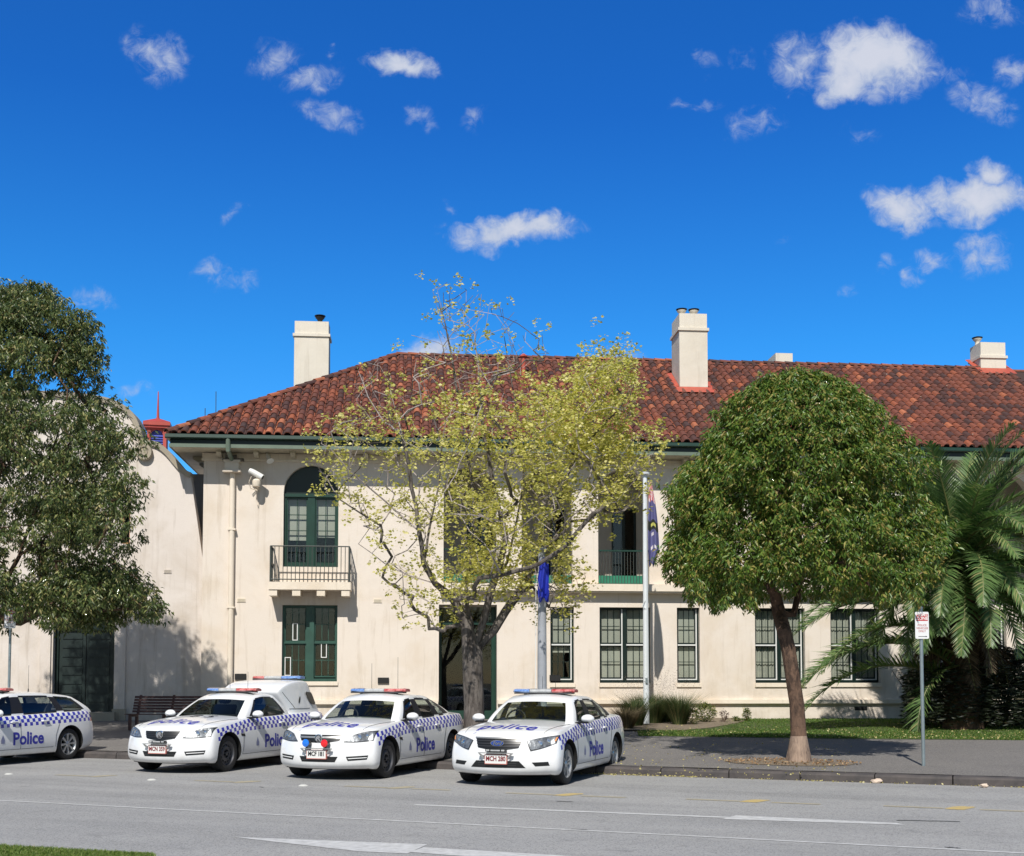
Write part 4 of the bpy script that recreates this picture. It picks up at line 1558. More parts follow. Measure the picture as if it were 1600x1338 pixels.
PAINT = car_paint()
WHITEC = M('white_car_paint', (0.80, 0.81, 0.82), 0.28, coat=0.7)
TRIMB = M('black_car_trim', (0.012, 0.012, 0.013), 0.45)
WELL = M('wheel_well_black', (0.006, 0.006, 0.006), 0.9)
CARGLASS = glass_mat('car_glass', (0.66, 0.72, 0.69), 0.0, 0.045)
TYRE = M('tyre_rubber', (0.014, 0.014, 0.015), 0.75, bump=0.004, bscale=60)
STEEL = M('dark_steel_rim', (0.10, 0.10, 0.11), 0.45, metal=0.6)
ALLOY = M('alloy_rim', (0.50, 0.51, 0.52), 0.35, metal=0.55)
CHROME = M('chrome', (0.80, 0.81, 0.83), 0.08, metal=1.0)
LAMPBASE = M('headlight_reflector', (0.26, 0.28, 0.30), 0.3, metal=0.3, col2=(0.05, 0.055, 0.065), scale=20, bump=0.004, bscale=22, coat=0.6)
AMBER = M('amber_lens', (0.75, 0.30, 0.10), 0.2, coat=1.0)
TAILRED = M('tail_lamp_red', (0.50, 0.03, 0.03), 0.15, coat=1.0)
GRILLE = M('grille_black', (0.010, 0.011, 0.012), 0.35)
GRILLE_S = M('grille_slat_grey', (0.09, 0.09, 0.095), 0.3, metal=0.5)
SEATM = M('grey_seat_cloth', (0.05, 0.052, 0.058), 0.85)
DASHM = M('dashboard_plastic', (0.018, 0.018, 0.02), 0.6)
BLUEL = M('blue_beacon_lens', (0.03, 0.11, 0.42), 0.12, coat=1.0, col2=(0.28, 0.46, 0.78), scale=14)
REDL = M('red_beacon_lens', (0.38, 0.02, 0.025), 0.12, coat=1.0, col2=(0.72, 0.30, 0.28), scale=14)
CLEARL = M('clear_beacon_lens', (0.55, 0.56, 0.56), 0.15, coat=1.0, col2=(0.35, 0.36, 0.37), scale=12)
BLUET = M('blue_lettering', (0.03, 0.035, 0.36), 0.4)
BLACKT = M('black_lettering', (0.012, 0.012, 0.016), 0.4)
REDT = M('maroon_lettering', (0.18, 0.015, 0.02), 0.5)
PLATE = M('number_plate_white', (0.72, 0.72, 0.70), 0.4)
PLATE_R = M('plate_pink_edge', (0.62, 0.22, 0.18), 0.4)
VIOLET = M('violet_livery_film', (0.17, 0.16, 0.58), 0.4)
SILVER = M('silver_bracket', (0.45, 0.45, 0.44), 0.35, metal=0.7)
BLUE_LAMP = M('blue_grille_lamp', (0.01, 0.18, 0.75), 0.25, coat=1.0)
RED_LAMP = M('red_grille_lamp', (0.75, 0.01, 0.015), 0.25, coat=1.0)
CRESTM = M('blue_grey_crest', (.20, .22, .36), .4)
FORDB = M('blue_oval_badge', (0.02, 0.06, 0.30), 0.2, coat=1.0)


def box_cage(name, NX, aj, fk, pos, matfn, mats, skip=()):
    """topological box: i along x, j across (-n..n), k up; surface points only"""
    nj, nk = len(aj) - 1, len(fk) - 1
    idx, vs, fs, ms = {}, [], [], []

    def V(i, j, k):
        key = (i, j, k)
        if key not in idx:
            idx[key] = len(vs)
            vs.append(tuple(pos(i, j, k)))
        return idx[key]

    def F(a, side, i, j, k):
        if side in skip:
            return
        fs.append(a)
        ms.append(matfn(side, i, j, k))
    for i in range(NX):
        for j in range(-nj, nj):
            F((V(i, j, nk), V(i, j + 1, nk), V(i + 1, j + 1, nk), V(i + 1, j, nk)), 'top', i, j, nk)
            F((V(i, j, 0), V(i + 1, j, 0), V(i + 1, j + 1, 0), V(i, j + 1, 0)), 'bot', i, j, 0)
        for k in range(nk):
            F((V(i, nj, k), V(i + 1, nj, k), V(i + 1, nj, k + 1), V(i, nj, k + 1)), 'left', i, nj, k)
            F((V(i, -nj, k), V(i, -nj, k + 1), V(i + 1, -nj, k + 1), V(i + 1, -nj, k)), 'right', i, -nj, k)
    for j in range(-nj, nj):
        for k in range(nk):
            F((V(0, j, k), V(0, j + 1, k), V(0, j + 1, k + 1), V(0, j, k + 1)), 'front', 0, j, k)
            F((V(NX, j, k), V(NX, j, k + 1), V(NX, j + 1, k + 1), V(NX, j + 1, k)), 'back', NX, j, k)
    me = bpy.data.meshes.new(name)
    me.from_pydata(vs, [], fs)
    for m in mats:
        me.materials.append(m)
    me.polygons.foreach_set('material_index', ms)
    me.update()
    fix_normals(me)
    return me


def interp(tab, x):
    """tab: list of (x, value) in falling x"""
    if x >= tab[0][0]:
        return tab[0][1]
    for (a, va), (b, vb) in zip(tab, tab[1:]):
        if x >= b:
            return va + (vb - va) * (x - a) / (b - a)
    return tab[-1][1]


def bvh_of(me):
    return BVHTree.FromPolygons([v_.co.copy() for v_ in me.vertices], [tuple(p.vertices) for p in me.polygons])


def patch(bvh, quad, nu, nv, direction, off, start, edge=None):
    """bilinear quad cast on to a body along a direction; returns an MB"""
    mb = MB()
    q = [Vector(p) for p in quad]
    vs = []
    last = Vector((0, 0, 0))
    for j in range(nv + 1):
        for i in range(nu + 1):
            s_, t_ = i / nu, j / nv
            p = (q[0] * (1 - s_) + q[1] * s_) * (1 - t_) + (q[3] * (1 - s_) + q[2] * s_) * t_
            if edge:
                p = edge(p, s_, t_)
            o = p - direction * start
            h = bvh.ray_cast(o, direction)
            if h[0] is None:
                h = bvh.find_nearest(p)
            pt, nrm = h[0], h[1]
            if nrm.dot(direction) > 0:
                nrm = -nrm
            vs.append(pt + nrm * off)
    mb.add(vs, [(j * (nu + 1) + i, j * (nu + 1) + i + 1, (j + 1) * (nu + 1) + i + 1, (j + 1) * (nu + 1) + i) for j in range(nv) for i in range(nu)])
    return mb


def cast_text(bvh, body, size, mat, parent, origin, xd, yd, direction, off=0.004, bold=0.0, shear=0.0, name='lettering', space=1.0, sy=1.0):
    me = text_mesh(body, size, bold, shear, space=space)
    bm = bmesh.new()
    bm.from_mesh(me)
    ext = [v_.co.x for v_ in bm.verts]
    x0, x1 = min(ext), max(ext)
    n = max(2, int((x1 - x0) / 0.06))
    for i in range(1, n):
        xx = x0 + (x1 - x0) * i / n
        bmesh.ops.bisect_plane(bm, geom=bm.verts[:] + bm.edges[:] + bm.faces[:], plane_co=(xx, 0, 0), plane_no=(1, 0, 0))
    for yy in (-.12, -.06, 0, .06, .12):
        bmesh.ops.bisect_plane(bm, geom=bm.verts[:] + bm.edges[:] + bm.faces[:], plane_co=(0, yy, 0), plane_no=(0, 1, 0))
    xd, yd, direction, origin = Vector(xd), Vector(yd), Vector(direction).normalized(), Vector(origin)
    for v_ in bm.verts:
        p = origin + xd * v_.co.x + yd * v_.co.y * sy
        if bvh is not None:
            h = bvh.ray_cast(p - direction * 1.5, direction)
            if h[0] is not None:
                p = h[0]
        v_.co = p - direction * off
    bm.to_mesh(me)
    bm.free()
    me.materials.append(mat)
    return mesh_obj(name, me, parent)


def wheel_meshes(kind):
    rr, w = 0.335, 0.215
    t = MB()
    prof = [(0.222, -w / 2 + .012), (0.245, -w / 2 - .002), (0.29, -w / 2 - .006), (0.322, -w / 2 + .008), (0.334, -w / 2 + .035), (0.335, -w / 2 + .055),
            (0.328, -w / 2 + .058), (0.328, -w / 2 + .066), (0.335, -w / 2 + .069), (0.335, -.006), (0.328, -.004), (0.328, .004), (0.335, .006),
            (0.335, w / 2 - .069), (0.328, w / 2 - .066), (0.328, w / 2 - .058), (0.335, w / 2 - .055), (0.334, w / 2 - .035), (0.322, w / 2 - .008), (0.29, w / 2 + .006), (0.245, w / 2 + .002), (0.222, w / 2 - .012)]
    t.lathe(prof, axis='y', n=40)
    tyre = t.mesh('tyre', TYRE, True)
    m = STEEL if kind == 'steel' else ALLOY
    r = MB()
    # outer side is +y
    r.lathe([(0.222, -w / 2 + .012), (0.205, -.03), (0.20, w / 2 - .05), (0.215, w / 2 - .025), (0.228, w / 2 - .006), (0.222, w / 2 - .004)], axis='y', n=40, mat=0)
    if kind == 'steel':
        r.lathe([(0.20, w / 2 - .05), (0.165, w / 2 - .055), (0.12, w / 2 - .03), (0.085, w / 2 - .035), (0.07, w / 2 - .055), (0.04, w / 2 - .05), (0.035, w / 2 - .025), (0, w / 2 - .022)], axis='y', n=40, mat=0)
        for i in range(12):
            a = 2 * math.pi * i / 12
            c = Vector((math.cos(a) * .152, 0, math.sin(a) * .152))
            e1, e2 = Vector((math.cos(a), 0, math.sin(a))), Vector((-math.sin(a), 0, math.cos(a)))
            y = w / 2 - .044
            r.add([c + e1 * .018 * math.cos(b) + e2 * .026 * math.sin(b) + Vector((0, y, 0)) for b in [math.pi * 2 * k / 10 for k in range(10)]], [tuple(range(10))], 1)
        for i in range(5):
            a = 2 * math.pi * i / 5
            r.lathe([(.012, w / 2 - .02), (.012, w / 2 - .045), ], (math.cos(a) * .055, 0, math.sin(a) * .055), 'y', 6, 1)
    else:
        r.lathe([(0.205, .0), (0.0, .0)], axis='y', n=24, mat=1)
        r.lathe([(0, w / 2 - .015), (.035, w / 2 - .018), (.06, w / 2 - .03), (.062, w / 2 - .07)], axis='y', n=20, mat=0)
        ns = 5 if kind == 'alloy5' else 8
        for i in range(ns):
            for da in ((-.13, .13) if kind == 'alloy5' else (0,)):
                a = 2 * math.pi * i / ns + .3
                e1, e2 = Vector((math.cos(a), 0, math.sin(a))), Vector((-math.sin(a), 0, math.cos(a)))
                a2 = a + da * 1.1
                o1 = Vector((math.cos(a2), 0, math.sin(a2)))
                o2 = Vector((-math.sin(a2), 0, math.cos(a2)))
                wi, wo = .016, (.014 if kind == 'alloy5' else .026)
                p0, p1 = e1 * .05 + e2 * (.022 * (1 if da > 0 else -1 if da < 0 else 0)), o1 * .212
                y0, y1 = w / 2 - .028, w / 2 - .016
                r.add([p0 - e2 * wi + Vector((0, y0, 0)), p0 + e2 * wi + Vector((0, y0, 0)), p1 + o2 * wo + Vector((0, y1, 0)), p1 - o2 * wo + Vector((0, y1, 0)),
                       p0 - e2 * wi + Vector((0, y0 - .05, 0)), p0 + e2 * wi + Vector((0, y0 - .05, 0)), p1 + o2 * wo + Vector((0, y1 - .05, 0)), p1 - o2 * wo + Vector((0, y1 - .05, 0))],
                      [(0, 1, 2, 3), (0, 4, 5, 1), (3, 2, 6, 7), (0, 3, 7, 4), (1, 5, 6, 2)], 0)
    rim = r.mesh('rim', [m, WELL], True)
    rim.set_sharp_from_angle(angle=R(30))
    return tyre, rim


WHEELS = {k: wheel_meshes(k) for k in ('steel', 'alloy5', 'alloy8')}


def split_glass(me, gi):
    """take the connected regions of glass faces out of a mesh; returns [(mesh, normal, centre)]"""
    bm = bmesh.new()
    bm.from_mesh(me)
    bm.faces.ensure_lookup_table()
    todo = {f.index for f in bm.faces if f.material_index == gi}
    groups = []
    while todo:
        st = [todo.pop()]
        g = set(st)
        while st:
            f = bm.faces[st.pop()]
            for e in f.edges:
                for f2 in e.link_faces:
                    if f2.index in todo:
                        todo.discard(f2.index)
                        g.add(f2.index)
                        st.append(f2.index)
        groups.append(g)
    out = []
    for g in groups:
        vm, vs, fs = {}, [], []
        nn, cc_ = Vector(), Vector()
        for fi in g:
            f = bm.faces[fi]
            nn += f.normal * f.calc_area()
            cc_ += f.calc_center_median()
            ff = []
            for v_ in f.verts:
                if v_.index not in vm:
                    vm[v_.index] = len(vs)
                    vs.append(tuple(v_.co - v_.normal * .004))
                ff.append(vm[v_.index])
            fs.append(tuple(ff))
        m = bpy.data.meshes.new('pane')
        m.from_pydata(vs, [], fs)
        m.materials.append(CARGLASS)
        m.polygons.foreach_set('use_smooth', [True] * len(fs))
        out.append((m, nn.normalized(), cc_ / len(g)))
    bmesh.ops.delete(bm, geom=[f for f in bm.faces if f.material_index == gi], context='FACES')
    bm.to_mesh(me)
    bm.free()
    return out


def make_car(name, label, cat, loc, rz, kind, brand, plate, wheels, hood_text='police', side_text_x=-0.10, roofnum=None, style='vee'):
    T = thing(name, label, cat, loc, rz, 'police vehicles parked side by side along the kerb')
    WB = {'sedan': 2.86, 'falcon': 2.84, 'wagon': 2.90, 'ute': 2.98}[kind]
    fa, ra = WB / 2, -WB / 2
    nose = fa + (.92 if kind != 'falcon' else .93)
    tail = ra - (1.05 if kind != 'ute' else 1.12)
    top_rear = {'sedan': 1.04, 'falcon': 1.05, 'wagon': 1.00, 'ute': 1.00}[kind]
    fal = kind == 'falcon'
    # x, centre height, edge height, half width, bottom, bow
    S = [
        (nose - .03, .775, .73, .83, .19, .29),
        (nose - .10, .845, .79, .905, .18, .275),
        (nose - .36, .915, .85, .935, .17, .13),
        (fa + .18, .965, .89, .935, .17, .03),
        (fa - .15, 1.0, .915, .935, .17, 0),
        (fa - .55, 1.03, .94, .925, .17, 0),
        (fa - .78, 1.04, .955, .92, .17, 0),
        (.20, 1.0, .97, .92, .17, 0),
        (-.40, 1.0, .982, .92, .17, 0),
        (-.95, 1.01, .995, .925, .17, 0),
        (ra + .25, 1.03, 1.01, .94, .17, 0),
        (ra - .15, top_rear + .02, 1.02, .945, .17, 0),
        (ra - .55, top_rear + .04, 1.025, .92, .19, -.05),
        (tail + .14, top_rear + .045, 1.02, .87, .22, -.14),
        (tail + .03, top_rear - .02, .96, .83, .25, -.20),
    ]
    aj = [0, .45, .80, .95, 1.0]
    fk = [0, .09, .26, .48, .70, .86, 1.0]
    wf = [.90, .975, 1.0, 1.0, .985, .965, .915]
    xo = [.10, .02, .0, .005, .03, .055, .09]
    inf = [1, .75, .25, .05] + [0] * 20
    infr = [0] * 12 + [.25, .8, 1]

    def pos(i, j, k):
        x, zt, zs, w, zb, bow = S[i]
        a = aj[abs(j)] * (1 if j >= 0 else -1)
        y = a * w * 1.012 * wf[k]
        z = zb + fk[k] * (zs - zb) + (zt - zs) * (1 - abs(a) ** 2.0) * max(0, fk[k] - .4) / .6
        if k == len(fk) - 1 and 2 <= i <= 6:      # raised bonnet edges
            z += .012 * math.exp(-((abs(a) - .8) / .14) ** 2)
        xx = x - bow * abs(a) ** 2.2 - (xo[k] * inf[i]) + ((xo[k] * .8) * infr[i] if i > 10 else 0)
        return (xx, y, z)

    xcab0 = fa - .62
    xcab1 = {'sedan': -1.50, 'falcon': -1.45, 'wagon': tail + .35, 'ute': -.55}[kind]

    def mfn(side, i, j, k):
        if side == 'bot':
            return 1
        return 0
    cage = box_cage('body', len(S) - 1, aj, fk, pos, mfn, [PAINT, WELL])
    tmp = bpy.data.objects.new('tmp', cage)
    link(tmp)
    cut = MB()
    for ax in (fa, ra):
        for s_ in (-1, 1):
            cut.tube([(ax, s_ * .58, .345), (ax, s_ * 1.3, .345)], .392, 36, mat=1)
    cme = cut.mesh('cutter', [PAINT, WELL])
    fix_normals(cme)
    co = mesh_obj('cutter', cme)
    b1 = baked(tmp, [('SUBSURF', dict(levels=2, render_levels=2))])
    tmp.data = b1
    body = baked(tmp, [('BOOLEAN', dict(operation='DIFFERENCE', object=co, solver='EXACT'))])
    solid = bvh_of(b1)
    bpy.data.objects.remove(co)
    bpy.data.objects.remove(tmp)
    body.name = 'body'
    # faces under the cabin become the dark interior deck
    for p in body.polygons:
        c = p.center
        if p.normal.z > .6 and xcab1 + .12 < c.x < xcab0 - .02 and abs(c.y) < .70 and c.z > .85:
            p.material_index = 1
    body.polygons.foreach_set('use_smooth', [True] * len(body.polygons))
    body.set_sharp_from_angle(angle=R(38))
    mesh_obj('body', body, T)

    # ---- cabin
    if kind in ('sedan', 'falcon'):
        G = [  # belt x, rail x, belt z, rail z, belt y, rail y, bow at belt, bow at rail
            (fa - .60, .26, .885, 1.345, .80, .575, .26, .12),
            (fa - .76, .15, .895, 1.375, .812, .585, .22, .10),
            (.02, -.02, .905, 1.405, .825, .60, 0, 0),
            (-.09, -.12, .905, 1.408, .825, .60, 0, 0),
            (-.93, -.72, .93, 1.392, .82, .595, 0, 0),
            (-1.00, -.79, .93, 1.385, .82, .592, 0, 0),
            (-1.30, -.93, .94, 1.365, .81, .585, -.04, -.03),
            (-1.72, -1.06, .955, 1.335, .76, .57, -.12, -.06),
            (-1.84, -1.14, .965, 1.31, .73, .555, -.16, -.08)]
        sideglass = {1: 1, 3: 1, 5: 1}
        crown = .055
    elif kind == 'wagon':
        G = [
            (fa - .60, .26, .885, 1.345, .80, .575, .26, .12),
            (fa - .76, .15, .895, 1.375, .812, .585, .22, .10),
            (.02, -.02, .905, 1.415, .825, .605, 0, 0),
            (-.10, -.13, .905, 1.418, .825, .605, 0, 0),
            (-.95, -.86, .93, 1.415, .822, .605, 0, 0),
            (-1.22, -1.06, .94, 1.405, .82, .60, 0, 0),
            (-1.28, -1.12, .94, 1.40, .82, .60, 0, 0),
            (-2.08, -1.72, .97, 1.355, .78, .585, -.05, -.05),
            (-2.32, -1.86, .985, 1.33, .75, .57, -.10, -.08)]
        sideglass = {1: 1, 3: 1, 4: 1, 6: 1}
        crown = .05
    else:
        G = [
            (fa - .66, .20, .885, 1.345, .80, .575, .26, .12),
            (fa - .82, .09, .895, 1.375, .812, .585, .22, .10),
            (-.06, -.06, .905, 1.405, .825, .60, 0, 0),
            (-.13, -.12, .905, 1.408, .825, .60, 0, 0),
            (-.72, -.40, .925, 1.40, .82, .60, 0, 0),
            (-.98, -.62, .935, 1.38, .80, .59, 0, 0)]
        sideglass = {1: 1, 2: 1, 3: 1}
        crown = .055
    gj = [0, .5, .90, 1.0]
    gk = [0, .07, .5, .90, 1.0]

    def gpos(i, j, k):
        bx_, rx, bz, rz_, by, ry, bb, rb = G[i]
        a = gj[abs(j)] * (1 if j >= 0 else -1)
        f = gk[k]
        belly = .035 * math.sin(math.pi * f)
        y = a * (by + (ry - by) * f + belly)
        z = bz + (rz_ - bz) * f
        if k == 4:
            z += crown * (1 - abs(a) ** 2.2)
        elif k == 3:
            z += crown * .8 * (1 - abs(a) ** 2.2) * (1 if (i in (0, len(G) - 1)) else 0)
        x = bx_ + (rx - bx_) * f + (bb + (rb - bb) * f) * (1 - a * a)
        if i == 0:
            x += .05 * math.sin(math.pi * f)
        if k == 0:
            z -= .05
        z += .055 * (1 - f)
        return (x, y, z)

    def gm_(side, i, j, k):
        if side == 'front' and -3 < j + (j < 0) * 0 and -len(gj) + 1 < j < len(gj) - 2 and k in (0, 1, 2):
            return 2 if k else 1
        if side == 'back' and -len(gj) + 1 < j < len(gj) - 2 and k in (1, 2) and kind != 'ute':
            return 2
        if side in ('left', 'right'):
            if i in sideglass and k in (1, 2):
                return 2
            if k == 0 and 0 < i < len(G) - 2:
                return 0
            if 0 < i < len(G) - 2 and k in (1, 2):
                return 1
        return 0
    gc = box_cage('cabin', len(G) - 1, gj, gk, gpos, gm_, [WHITEC, TRIMB, CARGLASS], skip=('bot',))
    tmp = bpy.data.objects.new('tmp', gc)
    link(tmp)
    cab = baked(tmp, [('SUBSURF', dict(levels=2, render_levels=2))])
    bpy.data.objects.remove(tmp)
    cabb = bvh_of(cab)
    # black surround: faces next to glass
    bm = bmesh.new()
    bm.from_mesh(cab)
    tr_ = set()
    for f in bm.faces:
        if f.material_index == 0 and abs(f.normal.y) > .5:
            for e in f.edges:
                if any(g.material_index == 2 for g in e.link_faces):
                    tr_.add(f)
    for f in tr_:
        if G[-1][0] + .2 < f.calc_center_median().x:
            f.material_index = 1
    bm.to_mesh(cab)
    bm.free()
    panes = split_glass(cab, 2)
    cab.name = 'cabin'
    cab.polygons.foreach_set('use_smooth', [True] * len(cab.polygons))
    mesh_obj('cabin', cab, T)
    for (m, nn, cc_) in panes:
        nm = 'side_window' if abs(nn.y) > .6 else ('windscreen' if nn.x > 0 else 'rear_window')
        m.name = nm
        mesh_obj(nm, m, T)

    # ---- interior
    ins = MB()
    ins.prism([(fa - .72, .86), (fa - .78, 1.0), (.42, 1.02), (.36, .86)], -.66, .66)
    mesh_obj('dashboard', ins.mesh('dashboard', DASHM), T)
    sw_ = MB()
    ring = [(0.45 - .06 * math.sin(a) , -.36 + .17 * math.cos(a), 1.02 + .15 * math.sin(a)) for a in [2 * math.pi * i / 18 for i in range(19)]]
    sw_.tube(ring, .016, 6)
    sw_.box(.44, .47, -.5, -.22, 1.0, 1.04)
    sw_.build('steering_wheel', DASHM, T)

    def seat(x, y, w, lean=.10, hr=True):
        sb = MB()
        prof = [(0, .70), (-.10, .70), (-.18 - lean, 1.16), (-.14 - lean, 1.20), (-.06 - lean, 1.19), (-.03 - lean * .7, 1.1)]
        n_ = len(prof)
        vs = []
        for (yy, kx) in ((y - w / 2, .02), (y - w / 2 + .05, 0), (y + w / 2 - .05, 0), (y + w / 2, .02)):
            vs += [(x + a - kx, yy, b) for a, b in prof]
        sb.add(vs, [(c_ * n_ + k, c_ * n_ + (k + 1) % n_, (c_ + 1) * n_ + (k + 1) % n_, (c_ + 1) * n_ + k) for c_ in range(3) for k in range(n_)] + [tuple(range(n_)), tuple(range(4 * n_ - 1, 3 * n_ - 1, -1))])
        so = sb.build('seat', SEATM, T, smooth=True)
        if hr:
            hb = MB()
            hb.lathe([(0, 1.21), (.10, 1.215), (.135, 1.25), (.14, 1.31), (.11, 1.35), (0, 1.36)], (0, 0, 0), n=12)
            ho = hb.mesh('headrest', SEATM, True)
            for v_ in ho.vertices:
                v_.co.x = v_.co.x * .5 + x - .14 - lean
                v_.co.y = v_.co.y + y
            mesh_obj('headrest', ho, so)
    seat(-.10, .37, .5)
    seat(-.10, -.37, .5)
    if kind != 'ute':
        seat(-.92, 0, 1.25, .12, False)
    # ---- wheels
    for ax in (fa, ra):
        for s_ in (1, -1):
            w_ = bpy.data.objects.new('wheel', None)
            link(w_, T)
            w_.location = (ax, s_ * .79, .335)
            w_.rotation_euler = (0, 0, 0 if s_ > 0 else math.pi)
            ty, ri = WHEELS[wheels]
            mesh_obj('tyre', ty, w_)
            mesh_obj('rim', ri, w_, rot=(0, random.uniform(0, 1.2), 0))
    # ---- front end, cast on to the nose along -x
    DX = Vector((-1, 0, 0))
    ST_ = 1.2

    def fpatch(nm, quad_yz, mat, off=.005, nu=12, nv=4, edge=None, parent=T):
        q_ = [(nose + .2, y, z) for y, z in quad_yz]
        mb_ = patch(solid, q_, nu, nv, DX, off, .6, edge)
        return mb_.build(nm, mat, parent, smooth=True)

    for s_ in (1, -1):
        if fal:
            quad = [(s_ * .53, .585), (s_ * .865, .69), (s_ * .875, .795), (s_ * .46, .72)]
        else:
            quad = [(s_ * .44, .655), (s_ * .86, .675), (s_ * .87, .815), (s_ * .58, .765)]

        def edg(p, a, b):
            return p + Vector((0, 0, (.012 if b > .5 else -.014) * math.sin(math.pi * a)))
        hl = fpatch('headlight', quad, LAMPBASE, .013, 26, 10, edg)
        qc = [sum(q__[0] for q__ in quad) / 4, sum(q__[1] for q__ in quad) / 4]
        fpatch('headlight_seal', [(qc[0] + (a - qc[0]) * 1.05, qc[1] + (b - qc[1]) * 1.14) for a, b in quad], TRIMB, .008, 26, 10, edg, parent=hl)
        for (ka, kb, rr_) in ((.38, .5, .052), (.66, .55, .045)):
            qv = [Vector((nose + .2, y, z)) for y, z in quad]
            p = (qv[0] * (1 - ka) + qv[1] * ka) * (1 - kb) + (qv[3] * (1 - ka) + qv[2] * ka) * kb
            h = solid.ray_cast(p, DX)
            if h[0] is not None:
                n_ = h[1]
                nn = (Vector((1, 0, 0)) * .6 + n_ * .4).normalized()
                lb = MB()
                lb.tube([h[0] + nn * .008, h[0] + nn * .024], [rr_, rr_], 16, 0, False)
                lb.add([h[0] + nn * .017] + [v_ for v_ in [Vector(q__) for q__ in lb.v[:16]]], [(0, 1 + (i + 1) % 16, 1 + i) for i in range(16)], 0)
                lb.build('lamp', CHROME, hl, smooth=False)
        am = [(quad[1][0] * .975, quad[1][1] + .02), (quad[1][0] * .998, quad[1][1] + .03), (quad[2][0] * .998, quad[2][1] - .02), (quad[2][0] * .975, quad[2][1] - .02)]
        fpatch('indicator', am, AMBER if fal else LAMPBASE, .017, 4, 4, parent=hl)
        # fog recess / brake duct
        if fal:
            fq = [(s_ * .60, .335), (s_ * .80, .345), (s_ * .78, .405), (s_ * .55, .395)]
        else:
            fq = [(s_ * .52, .335), (s_ * .80, .355), (s_ * .82, .425), (s_ * .49, .405)]
        fo = fpatch('brake_duct', fq, GRILLE, .004, 8, 3)
        if not fal:
            ql = [(s_ * .53, .366), (s_ * .80, .383), (s_ * .80, .395), (s_ * .52, .38)]
            fpatch('duct_bar', ql, WHITEC, .012, 6, 1, parent=fo)
    # grille
    if fal:
        gq = [(-.34, .615), (.34, .615), (.40, .765), (-.40, .765)]
    elif style == 'bar':
        gq = [(-.36, .665), (.36, .665), (.41, .765), (-.41, .765)]
    else:
        gq = [(-.30, .635), (.30, .635), (.37, .765), (-.37, .765)]

    def gedge(p, a, b):
        return p + Vector((0, 0, -.035 * (abs(2 * a - 1) < 1) * (1 - b) * (math.sin(math.pi * a))))
    go = fpatch('grille', gq, GRILLE, .005, 14, 5, gedge)
    if fal:
        fpatch('chrome_strip', [(-.405, .755), (.405, .755), (.415, .778), (-.415, .778)], SILVER, .014, 14, 1, parent=go)
        for zz in (.64, .68, .72):
            ww = .34 + (zz - .615) * .4
            fpatch('slat', [(-ww, zz - .006), (ww, zz - .006), (ww, zz + .004), (-ww, zz + .004)], GRILLE_S, .016, 12, 1, parent=go)
    elif style == 'bar':
        fpatch('chrome_strip', [(-.385, .705), (.385, .705), (.395, .735), (-.395, .735)], SILVER, .015, 14, 2, parent=go)
    else:
        for zz in (.665, .695, .725):
            ww = .31 + (zz - .635) * .5
            fpatch('slat', [(-ww, zz - .003), (ww, zz - .003), (ww, zz + .003), (-ww, zz + .003)], GRILLE_S, .012, 12, 1, parent=go)
    h = solid.ray_cast(Vector((nose + .5, 0, .69 if fal else .705)), DX)
    bp = h[0] + Vector((.018, 0, 0))
    if fal:
        bd_ = MB()
        n_ = 24
        bd_.add([(bp.x + .010, .105 * math.cos(2 * math.pi * i / n_), bp.z + .042 * math.sin(2 * math.pi * i / n_)) for i in range(n_)], [tuple(range(n_))], 0)
        bd_.add([(bp.x + .007, .115 * math.cos(2 * math.pi * i / n_), bp.z + .050 * math.sin(2 * math.pi * i / n_)) for i in range(n_)] + [(bp.x - .03, .115 * math.cos(2 * math.pi * i / n_), bp.z + .050 * math.sin(2 * math.pi * i / n_)) for i in range(n_)],
                [tuple(range(n_))] + [(i, (i + 1) % n_, (i + 1) % n_ + n_, i + n_) for i in range(n_)], 1)
        bo = bd_.build('badge', [FORDB, CHROME], T)
        cast_text(None, 'Ford', .075, CHROME, bo, (bp.x + .013, 0, bp.z - .002), (0, 1, 0), (0, 0, 1), (-1, 0, 0), .001, .002, .3)
    else:
        # round chrome emblem: a crouching lion with its paw on a ball
        bd_ = MB()
        r0 = .072
        bd_.lathe([(r0 * .8, .006), (r0 * .86, .014), (r0, .012), (r0 * 1.03, -.03)], bp, 'x', 28, 0)
        bd_.add([bp + Vector((.006, r0 * .8 * math.cos(2 * math.pi * i / 24), r0 * .8 * math.sin(2 * math.pi * i / 24))) for i in range(24)], [tuple(range(24))], 1)
        lion = [(-.050, -.022), (-.044, .012), (-.030, .032), (-.008, .044), (.016, .046), (.030, .034), (.030, .022), (.040, .012), (.046, -.004), (.036, -.006), (.026, .006), (.016, .002), (.020, -.014), (.030, -.026), (.020, -.034), (.006, -.026), (-.004, -.010), (-.018, -.012), (-.020, -.030), (-.006, -.042), (-.026, -.044), (-.040, -.036)]
        bd_.add([(bp.x + .016, y_ * 1.05, bp.z + z_ * 1.05) for y_, z_ in lion], [tuple(range(len(lion)))], 0)
        bd_.add([(bp.x + .017, .030 + .014 * math.cos(2 * math.pi * i / 10), bp.z - .030 + .014 * math.sin(2 * math.pi * i / 10)) for i in range(10)], [tuple(range(10))], 0)
        bd_.build('badge', [CHROME, GRILLE_S], T)
    # lower intake
    if fal:
        iq = [(-.46, .31), (.46, .31), (.36, .415), (-.36, .415)]
    else:
        iq = [(-.31, .315), (.31, .315), (.36, .405), (-.36, .405)]
    io = fpatch('lower_intake', iq, GRILLE, .005, 12, 3)
    for zz in ((.345, .38) if fal else (.35,)):
        fpatch('slat', [(-.32, zz - .004), (.32, zz - .004), (.32, zz + .003), (-.32, zz + .003)], GRILLE_S, .011, 10, 1, parent=io)
    h = solid.ray_cast(Vector((nose + .5, 0, .40)), DX)
